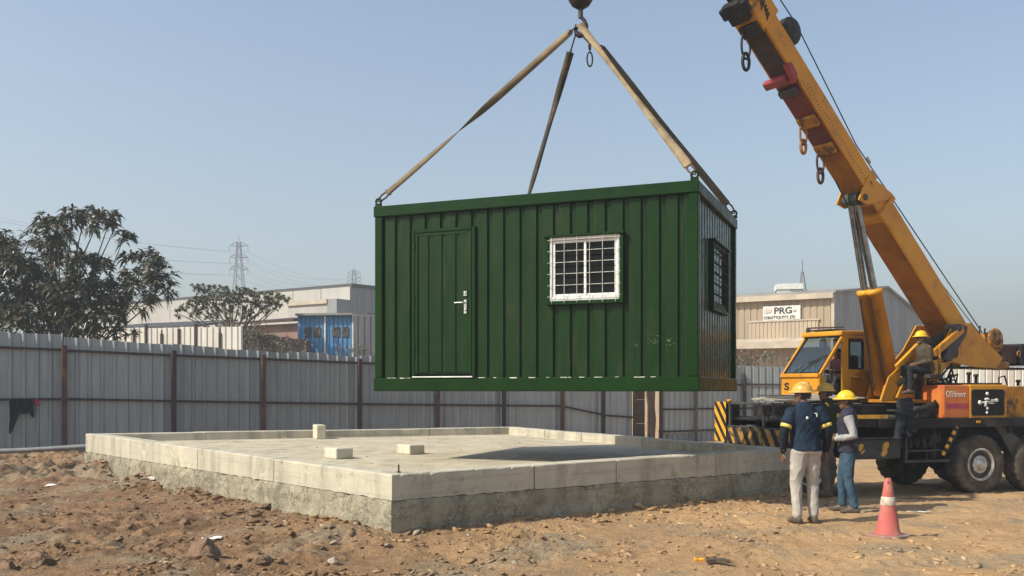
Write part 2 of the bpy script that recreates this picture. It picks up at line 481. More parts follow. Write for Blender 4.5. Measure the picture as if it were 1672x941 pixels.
def glass_thin(name, tint=(.75, .82, .84), k=.22):
    t = NT(name)
    tr = t.new('ShaderNodeBsdfTransparent'); tr.inputs['Color'].default_value = (*tint, 1)
    gl = t.new('ShaderNodeBsdfGlossy'); gl.inputs['Roughness'].default_value = .05; gl.inputs['Color'].default_value = (.9, .92, .95, 1)
    fr = t.new('ShaderNodeLayerWeight'); pw = t.new('ShaderNodeMath', operation='POWER'); pw.inputs[1].default_value = 4.; t.link(fr.outputs['Facing'], pw.inputs[0])
    mx = t.new('ShaderNodeMixShader')
    t.link(t.rng(pw.outputs[0], 0, 1, k * .3, .9), mx.inputs[0]); t.link(tr.outputs[0], mx.inputs[1]); t.link(gl.outputs[0], mx.inputs[2])
    t.link(mx.outputs[0], t.out.inputs['Surface'])
    return t.mat
M['glass'] = glass_thin('dusty_cab_glass')


def ground_mat(name, island=False):
    t = NT(name); v = t.coords((1, 1, 1), True)
    sep = t.new('ShaderNodeSeparateXYZ'); t.link(v, sep.inputs[0])
    big = t.noise(v, .35, 6, .6)
    side = t.new('ShaderNodeMath', operation='ADD'); t.link(t.rng(sep.outputs[0], -3.5, 2.5, 0, .9), side.inputs[0]); t.link(t.rng(big, .3, .7, -.35, .35), side.inputs[1])
    red = t.mix(t.rng(t.noise(v, 1.3, 6, .65), .35, .65), (.295, .176, .1), (.185, .112, .066))
    tan = t.mix(t.rng(t.noise(v, .9, 6, .65), .35, .65), (.59, .375, .195), (.475, .295, .148))
    c = t.mix(side.outputs[0], red, tan)
    c = t.mix(t.rng(t.noise(v, .8, 7, .68, .4), .5, .62, 0, .8), c, (.3, .24, .165))          # grey cement dust
    c = t.mix(t.rng(t.noise(v, 4.5, 7, .72), .55, .69, 0, .6), c, (.16, .098, .056))               # darker brown clods
    c = t.mix(t.rng(t.noise(v, 14, 6, .72), .57, .7, 0, .65), c, (.5, .39, .26))                # pale crumbs
    c = t.mix(t.rng(t.noise(v, 30, 5, .65), .57, .67, 0, .5), c, (.1, .06, .036))  # fine dark flecks, crevice shadows put into the soil colour
    if island:
        f = t.rng(t.new('ShaderNodeNewGeometry').outputs['Random Per Island'], 0, 1, .58, 1.06)
        cc = t.new('ShaderNodeCombineColor'); [t.link(f, cc.inputs[i]) for i in range(3)]
        c = t.mix(1.0, c, cc.outputs[0], 'MULTIPLY')
        c = t.mix(t.rng(f, 1.04, 1.05), c, (.4, .33, .25))
        return t.set(c, .97, 0, t.bump(t.noise(v, 60, 5, .65), .5, .01), Specular_IOR_Level=.12)
    h = t.noise(v, 9, 9, .7)
    n = t.bump(h, 1.0, .07)
    n = t.bump(t.noise(v, 60, 5, .65), .8, .018, n)
    return t.set(c, .97, 0, n, Specular_IOR_Level=.15)
M['ground'] = ground_mat('dirt_ground')
M['gravel'] = ground_mat('loose_clods', True)

M['yellow_worn'] = mat('worn_hazard_yellow', (.5, .26, .03), (.22, .12, .03), 5, .6, c3=(.04, .035, .03), s3=6, l3=.48, h3=.58)
M['decal'] = mat('worn_decal_paint', (.33, .14, .04), (.5, .3, .15), 22, .6)
M['orange_shade'] = mat('shaded_orange_paint', (.34, .135, .012), (.24, .09, .012), 2, .6, Specular_IOR_Level=.2, c3=(.08, .04, .012), s3=1.5)  # darker copy of the crane orange, boom underside shade put into the colour
M['strap_two'] = mat('dark_and_tan_webbing', (.045, .035, .025), (.2, .13, .06), .8, .9, bump=.5, bscale=160, bdist=.003, lo=.5, hi=.6)
# ---------------------------------------------------------------- ground relief
def _grad(ix, iy, seed):
    h = (ix * 374761393 + iy * 668265263 + seed * 974634757) & 0x7fffffff
    h = ((h ^ (h >> 13)) * 1274126177) & 0x7fffffff
    h = h ^ (h >> 16)
    g = (h & 1023) / 1023.0 * 2 * np.pi
    return np.cos(g), np.sin(g)


def perlin(x, y, seed=0):
    x0 = np.floor(x).astype(np.int64); y0 = np.floor(y).astype(np.int64)
    fx, fy = x - x0, y - y0
    u = fx * fx * fx * (fx * (fx * 6 - 15) + 10); w = fy * fy * fy * (fy * (fy * 6 - 15) + 10)

    def d(i, j):
        gx, gy = _grad(x0 + i, y0 + j, seed)
        return gx * (fx - i) + gy * (fy - j)
    a = d(0, 0) * (1 - u) + d(1, 0) * u
    b = d(0, 1) * (1 - u) + d(1, 1) * u
    return (a * (1 - w) + b * w) * 1.5


def sst(x, a, b):
    t = np.clip((x - a) / (b - a), 0, 1)
    return t * t * (3 - 2 * t)


# slab corners (plan): near, left, back, right; its top is level
SLAB_TOP = .78
def slab_pt(px, py):
    d = (SLAB_TOP - CZ) * F_PX / (HY - py)
    return ((px - CX) / F_PX * d, d)
SN, SL, SB, SR = slab_pt(640, 775), slab_pt(140, 708), slab_pt(840, 697), slab_pt(1291, 732.5)
SLABQ = [SN, SR, SB, SL]


def slab_dist(x, y):
    """signed distance to the slab's outline, negative inside"""
    best = np.full(np.shape(x), 1e9); inside = np.ones(np.shape(x), bool)
    for i in range(4):
        ax, ay = SLABQ[i]; bx, by = SLABQ[(i + 1) % 4]
        ex, ey = bx - ax, by - ay
        t = np.clip(((x - ax) * ex + (y - ay) * ey) / (ex * ex + ey * ey), 0, 1)
        best = np.minimum(best, np.hypot(x - ax - t * ex, y - ay - t * ey))
        inside &= (ex * (y - ay) - ey * (x - ax)) > 0
    return np.where(inside, -best, best)


PIT = at(98, 762, 20.8)
FENCE_K = .0000119
def fdep(px): return 1 / (.0377 - FENCE_K * (px - 110))


def relief(x, y):
    x = np.asarray(x, float); y = np.asarray(y, float)
    z = -.34 * sst(y, 13.6, 18.3) * sst(x, 2.5, 5.5)                     # falls away under the crane
    z = z - .12 * sst(y, 15, 24) * (1 - sst(x, -2, 3))
    z = z - .1 * sst(y, 25, 40)
    sd = slab_dist(x, y)
    k = sst(x, -7.5, -2.5)
    mound = (.0 + .12 * k) * np.exp(-np.maximum(sd, 0) / .9)
    lump = .5 + .9 * np.clip(perlin(x * .8 + 3, y * .8, 11) + .25, 0, 1)
    near = np.exp(-((np.maximum(sd, 0) - .12) / .42) ** 2)
    z = z + mound + near * .2 * np.clip(perlin(x * .62 + 1.7, y * .62 + 9, 5) + .12, 0, 1) * (1.6 - 1.25 * k)
    z = z - .75 * np.exp(-(((x - PIT.x) / .9) ** 2 + ((y - PIT.y) / 1.1) ** 2))
    rough = (1 - .58 * sst(x, -2.0, 2.2)) * (1 - sst(y, 30, 60))
    patch = np.clip(perlin(x * .55, y * .55, 21) * 1.6 + .35, 0, 1)
    z = z + rough * (.05 * perlin(x * .7, y * .7, 1) + .05 * perlin(x * 1.7, y * 1.7, 2) * lump)
    rid = 1 - np.abs(perlin(x * 2.6, y * 3.4, 31))
    z = z + rough * (.075 * (rid - .75) * (.35 + patch))
    z = z + rough * (.4 + .9 * patch) * (.036 * perlin(x * 5.3, y * 5.3, 3) + .03 * (1 - np.abs(perlin(x * 8.5, y * 8.5, 4)) * 2) + .017 * np.abs(perlin(x * 17, y * 17, 6)))
    # a few shallow wheel ruts in the softer right half
    rut = np.exp(-((((y - 11.6) - .12 * x) % 1.9 - .95) / .12) ** 2) * sst(x, 1.5, 4) * (1 - sst(y, 13, 16))
    z = z - .03 * rut * (1 + .35 * np.sign(np.sin(x * 38)))
    heap = sst(-x, 6.5, 8.5) * sst(y, 15, 18) * (1 - sst(y, 25, 28))
    z = z + heap * (.16 * (1 - np.abs(perlin(x * 1.9, y * 1.9, 41))) ** 2 + .07 * perlin(x * 5, y * 5, 42) - .03)
    z = np.where(sd < -.03, np.minimum(z, 0.0) - .15, z)
    return z


def H(x, y): return float(relief(np.array([x]), np.array([y]))[0])


def axis(fine0, fine1, step, lo, hi, grow=1.13):
    a = list(np.arange(fine0, fine1, step)); s = step; q = a[-1]
    while q < hi: s *= grow; q += s; a.append(q)
    s = step; q = a[0]; b = []
    while q > lo: s *= grow; q -= s; b.append(q)
    return np.array(b[::-1] + a)


def make_ground():
    xs = axis(-13.0, 9.5, .043, -480, 480); ys = np.concatenate([axis(7.6, 14.5, .034, -25, 14.4), axis(14.5, 25, .06, 14.5, 690, 1.07)])
    X, Y = np.meshgrid(xs, ys)
    Zz = relief(X, Y)
    nx, ny = len(xs), len(ys)
    me = bpy.data.meshes.new('ground')
    co = np.stack([X, Y, Zz], -1).reshape(-1, 3)
    i = np.arange(nx * ny).reshape(ny, nx)
    q = np.stack([i[:-1, :-1], i[:-1, 1:], i[1:, 1:], i[1:, :-1]], -1).reshape(-1, 4)
    me.vertices.add(len(co)); me.vertices.foreach_set('co', co.ravel())
    me.loops.add(q.size); me.loops.foreach_set('vertex_index', q.ravel())
    me.polygons.add(len(q)); me.polygons.foreach_set('loop_start', np.arange(0, q.size, 4)); me.polygons.foreach_set('use_smooth', np.ones(len(q), bool))
    me.update(calc_edges=True)
    tag(link('ground', me, [M['ground']]), kind='structure')
make_ground()

ICO_V = []
def _ico():
    p = (1 + 5 ** .5) / 2
    v = np.array([(-1, p, 0), (1, p, 0), (-1, -p, 0), (1, -p, 0), (0, -1, p), (0, 1, p), (0, -1, -p), (0, 1, -p), (p, 0, -1), (p, 0, 1), (-p, 0, -1), (-p, 0, 1)]) / math.hypot(1, p)
    f = np.array([(0, 11, 5), (0, 5, 1), (0, 1, 7), (0, 7, 10), (0, 10, 11), (1, 5, 9), (5, 11, 4), (11, 10, 2), (10, 7, 6), (7, 1, 8),
                  (3, 9, 4), (3, 4, 2), (3, 2, 6), (3, 6, 8), (3, 8, 9), (4, 9, 5), (2, 4, 11), (6, 2, 10), (8, 6, 7), (9, 8, 1)])
    return v, f
ICO = _ico()


def make_gravel():
    n = 52000
    # spread evenly over what the camera can see of the dirt, thicker in rubble patches and along the slab
    d = 8.2 + 15.5 * RNG.random(n) ** 1.5
    x = (RNG.random(n) * 1.16 - .58) * d * 1.08
    y = d
    sd = slab_dist(x, y)
    patch = np.clip(perlin(x * .55, y * .55, 21) * 1.6 + .35, 0, 1)
    p2 = np.clip(perlin(x * 1.1 + 7, y * 1.1, 77) * 2.2, 0, 1)
    prob = .12 + .34 * patch + .66 * p2 + .55 * np.exp(-np.maximum(sd, 0) / .35)
    prob *= 1 - .62 * sst(x, -1, 2.5)
    keep = (sd > .02) & (RNG.random(n) < prob) & ~((x > 4) & (y > 16.5))
    x, y = x[keep], y[keep]; n = len(x)
    z = relief(x, y)
    size = .0075 + .04 * RNG.random(n) ** 6.5 + (RNG.random(n) < .02) * .03 * RNG.random(n)
    # bigger clods banked along the lit long side
    m = 420; t = RNG.random(m); off = .03 + .75 * RNG.random(m) ** 1.6
    ex_, ey_ = SL[0] - SN[0], SL[1] - SN[1]; ln_ = math.hypot(ex_, ey_)
    cx = SN[0] + ex_ * t + ey_ / ln_ * -off; cy = SN[1] + ey_ * t + ex_ / ln_ * off
    m2 = 170; t2 = RNG.random(m2); o2 = .03 + .5 * RNG.random(m2) ** 1.6; fx, fy = SR[0] - SN[0], SR[1] - SN[1]; lf = math.hypot(fx, fy)
    cx = np.concatenate([cx, SN[0] + fx * t2 + fy / lf * o2]); cy = np.concatenate([cy, SN[1] + fy * t2 - fx / lf * o2])
    ok = slab_dist(cx, cy) > .03; cx, cy = cx[ok], cy[ok]
    # fine grit on the slab itself
    g = 900; gx = RNG.random(g) * 13 - 9; gy = RNG.random(g) * 14 + 10; ok = (slab_dist(gx, gy) < -.35) | ((slab_dist(gx, gy) < -.03) & (RNG.random(g) < .5)); gx, gy = gx[ok], gy[ok]
    gz_ = np.where(slab_dist(gx, gy) < -.3, SLAB_TOP - .17, SLAB_TOP)
    x = np.concatenate([x, cx, gx]); y = np.concatenate([y, cy, gy]); z = np.concatenate([z, relief(cx, cy), gz_])
    size = np.concatenate([size, .018 + .055 * RNG.random(len(cx)) ** 2.2, .004 + .016 * RNG.random(len(gx)) ** 4]); n = len(x)
    v, f = ICO
    sc = size[:, None, None] * (1 + .9 * (RNG.random((n, 12, 1)) - .5))
    an = RNG.random(n) * 2 * np.pi
    ax = np.stack([.7 + 1.1 * RNG.random(n), .5 + .5 * RNG.random(n), .2 + .34 * RNG.random(n)], 1)[:, None, :]
    P = v[None] * sc * ax
    c, s = np.cos(an)[:, None], np.sin(an)[:, None]
    tl = (RNG.random((n, 1)) - .5) * .8
    Pz = P[:, :, 2] + P[:, :, 0] * tl
    Q = np.stack([P[:, :, 0] * c - P[:, :, 1] * s + x[:, None], P[:, :, 0] * s + P[:, :, 1] * c + y[:, None], Pz + (z + size * .15)[:, None]], -1).reshape(-1, 3)
    Fc = (f[None] + (np.arange(n) * 12)[:, None, None]).reshape(-1, 3)
    me = bpy.data.meshes.new('gravel')
    me.vertices.add(len(Q)); me.vertices.foreach_set('co', Q.ravel())
    me.loops.add(Fc.size); me.loops.foreach_set('vertex_index', Fc.ravel())
    me.polygons.add(len(Fc)); me.polygons.foreach_set('loop_start', np.arange(0, Fc.size, 3))
    me.update(calc_edges=True)
    tag(link('gravel', me, [M['gravel']]), 'loose brown stones and crumbs of soil strewn over the dirt', kind='stuff')
make_gravel()


def rock_mesh(mb, c, r, squash=.7, seed=0, yaw=0., n=4):
    import bmesh
    bm = bmesh.new(); bmesh.ops.create_icosphere(bm, subdivisions=n, radius=1)
    rr = random.Random(seed); cuts = [(V((rr.uniform(-1, 1), rr.uniform(-1, 1), rr.uniform(-.6, 1))).normalized(), rr.uniform(.55, .85)) for _ in range(9)]
    vs = []
    for v in bm.verts:
        p = v.co.copy()
        for (nn, d) in cuts:
            e = p.dot(nn) - d
            if e > 0: p -= nn * e
        p *= 1 + .14 * mnoise.noise(v.co * 1.7 + V((seed, 0, 0))) + .06 * mnoise.noise(v.co * 4.5 + V((seed, 3, 0))) + .025 * mnoise.noise(v.co * 11 + V((seed, 3, 0)))
        p = V((p.x * r, p.y * r * .85, p.z * r * squash))
        p.rotate(Matrix.Rotation(yaw, 3, 'Z')); vs.append(V(c) + p)
    mb.add(vs, [[q.index for q in f.verts] for f in bm.faces], 0, False)
    bm.free()
    return mb


def on_ground(px, py):
    """where the photo's ray meets the dirt"""
    z = 0.0
    for _ in range(12):
        d = (z - CZ) * F_PX / (HY - py); x = (px - CX) / F_PX * d
        z = H(x, d)
    return V((x, d, z))


ROCKS = [  # px, py of its foot, width in px, label, material, squash
    (333, 912, 54, 'largest brown boulder, broken and flat-sided, lying in the open dirt', 'rock', .75),
    (303, 853, 22, 'small dark round rock alone on the dirt below the slab wall', 'rock', .9),
    (565, 868, 22, 'dark rock lying just off the near corner of the concrete slab', 'rock', .75),
    (62, 922, 50, 'low brown rock half sunk in rubble at the edge of the picture', 'rock', .55),
    (8, 930, 44, 'dark brown rock cut by the frame beside the low sunken rock', 'rock', .6),
    (192, 776, 36, 'brown lump of rock on the heap against the long lit slab wall', 'rock', .65),
    (222, 786, 40, 'flat grey-brown slab of rock leaning on the heap by the long wall', 'rock_pale', .45),
    (1012, 822, 26, 'orange-brown clod against the shaded slab wall', 'rock', .75),
    (432, 922, 36, 'rounded earth-coloured rock to the side of the largest boulder', 'rock', .55),
    (545, 921, 22, 'small block of pale brown rubble low in the foreground', 'rock_pale', .8),
    (1385, 812, 42, 'pinkish orange heap of clay just beyond the man in the vest', 'rock', .5),
]
for i, (x, y, w, lab, mt, sq) in enumerate(ROCKS):
    p = on_ground(x, y); r = w / F_PX * p.y / 2 * 1.12
    mb = rock_mesh(MB(), p + Z * r * sq * .5, r, sq, 3 + i, i * 1.3)
    tag(mb.build('rock', M[mt], loc=p), lab, 'rock', 'rocks lying on the dirt')


def scrap(px, py, w, l, yaw, lab, m, cat='scrap', name='scrap_piece', bend=.1, th=.005):
    p = on_ground(px, py); mb = MB(); n = 5
    e = V((math.cos(yaw), math.sin(yaw), 0)); f = V((-e.y, e.x, 0))
    rr = random.Random(int(px)); pts = []
    for j in range(n + 1):
        for k in range(3):
            a = (j / n - .5) * l * (1 + .15 * rr.uniform(-1, 1)); b = (k / 2 - .5) * w * (1 + .3 * rr.uniform(-1, 1))
            q = p + e * a + f * b; q.z = H(q.x, q.y) + .02 + bend * w * (.5 + .5 * math.sin(j * 1.7 + k))
            pts.append(q)
    F = [(j * 3 + k, j * 3 + 3 + k, j * 3 + 4 + k, j * 3 + 1 + k) for j in range(n) for k in range(2)]
    mb.add(pts, F)
    o = mb.build(name, M[m], loc=p)
    s = o.modifiers.new('thick', 'SOLIDIFY'); s.thickness = th
    return tag(o, lab, cat)


scrap(346, 881, .09, .2, .2, 'white scrap of paper behind the largest boulder', 'paper', 'paper', 'paper_scrap')
scrap(92, 793, .2, .34, .1, 'white crumpled sheet on the rubble near the pit', 'paper', 'paper', 'paper_scrap')
scrap(241, 794, .12, .28, 0, 'white flat piece among rocks at the slab wall', 'paper', 'paper', 'paper_scrap')
scrap(1501, 838, .08, .3, .1, 'thin white strip of litter on the dirt behind the cone', 'paper', 'paper', 'paper_scrap')
scrap(1525, 815, .22, .95, -.1, 'dark flat board lying on the dirt in front of the big wheel', 'plank', 'board', 'flat_board', .06, .03)
scrap(1143, 916, .06, .11, -.1, 'small bright yellow object lying on the open dirt in the foreground', 'yellow', 'litter', 'yellow_scrap', .1, .035)
scrap(1172, 921, .06, .2, -.1, 'flat grey-brown stick lying beside the small yellow object', 'plank', 'stick', 'flat_stick', .1, .03)
scrap(1000, 838, .12, .3, .4, 'grey crumpled sheet in the rubble along the shaded slab wall', 'pipe', 'scrap', 'scrap_piece', .4)

# ---------------------------------------------------------------- concrete slab
def lerp_(a, b, t): return a + (b - a) * t


def make_slab():
    o = V((SN[0], SN[1], 0))
    root = thing('concrete_slab', 'large raised pale concrete foundation slab with a low kerb, standing in the dirt', 'foundation', o)
    N, R, B, L = [V((q[0], q[1], 0)) for q in (SN, SR, SB, SL)]
    corners = [N, R, B, L]
    cen = (N + R + B + L) / 4

    def inset(d):
        out = []
        for i in range(4):
            p = corners[i]; a = (corners[i] - corners[i - 1]).normalized(); b = (corners[(i + 1) % 4] - corners[i]).normalized()
            na = V((-a.y, a.x, 0)); nb = V((-b.y, b.x, 0))          # counter-clockwise: inward normals
            s = 1 + na.dot(nb)
            out.append(p + (na + nb) * (d / s))
        return out
    W = .28; mids = [.5, .45, .42, .4]; floor = SLAB_TOP - .17
    inn = inset(W)
    # floor slab
    fl = MB(); fl.prism([p + Z * floor for p in inset(W - .02)], Z * -.6)
    fl.build('slab_floor', M['conc_floor'], root)
    # kerb beams: cast in bays, each side one part
    bays = {0: (4, 'N'), 1: (4, ''), 2: (4, ''), 3: (5, '')}
    for i in range(4):
        p, q = corners[i], corners[(i + 1) % 4]; pi, qi = inn[i], inn[(i + 1) % 4]
        n = [4, 5, 4, 4][i]
        mb = MB()
        cuts = [0] + [(k + .13 * math.sin(k * 2.1 + i)) / n for k in range(1, n)] + [1]
        for k in range(n):
            g = .008 if k else 0; h = .008 if k < n - 1 else 0
            ln = (q - p).length
            t0, t1 = cuts[k] + g / ln, cuts[k + 1] - h / ln
            dz = .004 * math.sin(k * 3 + i)
            quad = [p.lerp(q, t0), p.lerp(q, t1), pi.lerp(qi, t1), pi.lerp(qi, t0)]
            ns = max(4, int((t1 - t0) * ln / .035)); P = []
            for a in range(ns + 1):
                t = t0 + (t1 - t0) * a / ns; o_ = p.lerp(q, t); iv = pi.lerp(qi, t) - o_; x = t * ln
                b0 = lerp_(mids[i], mids[(i + 1) % 4], t) + .012 * mnoise.noise(V((x * 6, i, 1))) + .006 * mnoise.noise(V((x * 21, i, 1)))
                e = min(a, ns - a) * (t1 - t0) * ln / ns
                chip = max(0, mnoise.noise(V((x * 3.1, i * 7, 4))) - .3) * .045 + max(0, mnoise.noise(V((x * 13, i * 7, 4))) - .3) * .05 + (.015 * max(0, 1 - e / .05) * max(0, math.sin(k * 3.7 + i * 2) if a < ns / 2 else math.sin(k * 5.1 + i)))
                w1 = .004 * mnoise.noise(V((x * 1.7, i, 9))); T_ = SLAB_TOP + dz + .004 * mnoise.noise(V((x * 2.3, i, 7)))
                for (f, z) in ((w1, b0), (w1 + .003 * mnoise.noise(V((x * 3, i, 2))), (b0 + T_) / 2), (w1, T_ - .012 - chip * .9), (w1 + .008 + chip * .55, T_ - .003 - chip * .25), (w1 + .024 + chip, T_), (W * .6, T_ + .002 * mnoise.noise(V((x * 5, i, 3)))), (W - .015, T_), (W - .001, T_ - .012), (W, SLAB_TOP - .3), (W, b0)):
                    P.append(o_ + iv * (f / W) + Z * z)
            m_ = 10
            mb.add(P, [(a * m_ + c, (a + 1) * m_ + c, (a + 1) * m_ + (c + 1) % m_, a * m_ + (c + 1) % m_) for a in range(ns) for c in range(m_)] + [tuple(range(m_))[::-1], tuple(ns * m_ + c for c in range(m_))])
        mb.build('kerb_beam', M['conc'], root)
        # rough footing below, standing a little proud, with an uneven face
        out = V(((q - p).normalized().y, -(q - p).normalized().x, 0))
        ln = (q - p).length; nx, nz = int(ln / .05), 22
        fm = MB(); P = []
        for a in range(nx + 1):
            for b in range(nz + 1):
                mid = lerp_(mids[i], mids[(i + 1) % 4], a / nx)
                z = -.75 + (mid - .006 + .75) * b / nz
                c = p.lerp(q, a / nx)
                edge = .02 if (b == nz) else 0
                dd = .026 + .03 * mnoise.noise(V((a * .05 * 2.2, z * 4, i * 9))) + .026 * mnoise.noise(V((a * .05 * 8, z * 12, i * 5))) - edge
                dd += .022 * mnoise.noise(V((a * .05 * 19, z * 26, i * 5))) + .05 * max(0, mnoise.noise(V((a * .05 * 1.3, z * 2.2 + 4, i)))) - (.03 if b >= nz - 1 and mnoise.noise(V((a * .2, 0, i))) > .15 else 0)
                if a in (0, nx):
                    pv, cu, nn_ = corners[i - 1], corners[i], corners[(i + 2) % 4]
                    od = (p - pv).normalized() if a == 0 else (nn_ - q).normalized()
                    c = c + V((od.y, -od.x, 0)) * .024; dd = .024
                P.append(c + out * dd + Z * z)
        fm.add(P, [(a * (nz + 1) + b, (a + 1) * (nz + 1) + b, (a + 1) * (nz + 1) + b + 1, a * (nz + 1) + b + 1) for a in range(nx) for b in range(nz)], 0, True)
        # top lip closes back under the kerb
        T = [P[a * (nz + 1) + nz] for a in range(nx + 1)]; Bk = [v - out * .1 for v in T]
        fm.add(T + Bk, [(a, a + 1, nx + 2 + a, nx + 1 + a) for a in range(nx)])
        fm.build('footing', M['conc_rough'], root)
    return root
SLAB_FLOOR = SLAB_TOP - .17
make_slab()


def floor_pt(px, py):
    d = (SLAB_FLOOR - CZ) * F_PX / (HY - py)
    return V(((px - CX) / F_PX * d, d, SLAB_FLOOR))
# blocks turned square to the slab
SFX = (V((SR[0], SR[1], 0)) - V((SN[0], SN[1], 0))).normalized()
def block(px, py, w, d, h, lab, m='conc_block', ex=None):
    o = floor_pt(px, py); ex = ex or SFX; fr = Frame(o, ex, V((-ex.y, ex.x, 0)))
    mb = MB().box(fr, (0, 0, 0), (w, d, h))
    tag(mb.build('concrete_block', M[m], bevel=.02, loc=o, seg=2), lab, 'block', 'concrete blocks on the slab')
block(549, 750.5, .3, .42, .17, 'low pale concrete block on the slab, nearest the long lit kerb')
block(669, 743, .3, .42, .16, 'low pale concrete block on the slab, nearest the hanging cabin shadow')
block(517, 717.5, .2, .5, .31, 'tall pale concrete block standing against the far kerb', ex=V((.93, .37, 0)).normalized())
o = floor_pt(660, 712)
rock_mesh(mb := MB(), o + Z * .03, .16, .5, 44, .3)
tag(mb.build('rubble_lump', M['rock_pale'], loc=o), 'small pale lump of broken concrete at the foot of the far kerb', 'rubble')
o = slab_pt(651, 772); mb = MB(); o = V((o[0], o[1], SLAB_TOP))
mb.tube([o - Z * .05, o + Z * .09], .009, 6); mb.lathe(o, Z, [(.022, 0), (.022, .014)], 8)
tag(mb.build('anchor_bolt', M['rust_dark'], loc=o), 'short rusty anchor bolt standing up at the near corner of the slab', 'bolt')

# grey pipe along the foot of the fence
a, b = at(-60, 739, 23.2), at(146, 729, 23.6)
mb = MB().tube([a, (a + b) / 2 - Z * .02, b], .062, 12)
tag(mb.build('pipe', M['pipe'], loc=a), 'long grey pipe lying across the rubble below the fence', 'pipe')
# ---------------------------------------------------------------- the hanging cabin
CA = V((2.48, 12.64, 0)); CB = V((-2.10, 14.51, 0))
CE = (CA - CB).normalized(); CN = V((-CE.y, CE.x, 0))          # along the front, into the depth
CL, CW, CH, CBASE = (CA - CB).length, 3.2, 2.82, 1.672
CF = Frame(CB + Z * CBASE, CE, CN)
cabin = thing('container_cabin', 'dark green corrugated steel cabin hanging in the air from four straps', 'cabin', CF.p(CL / 2, CW / 2, 0))


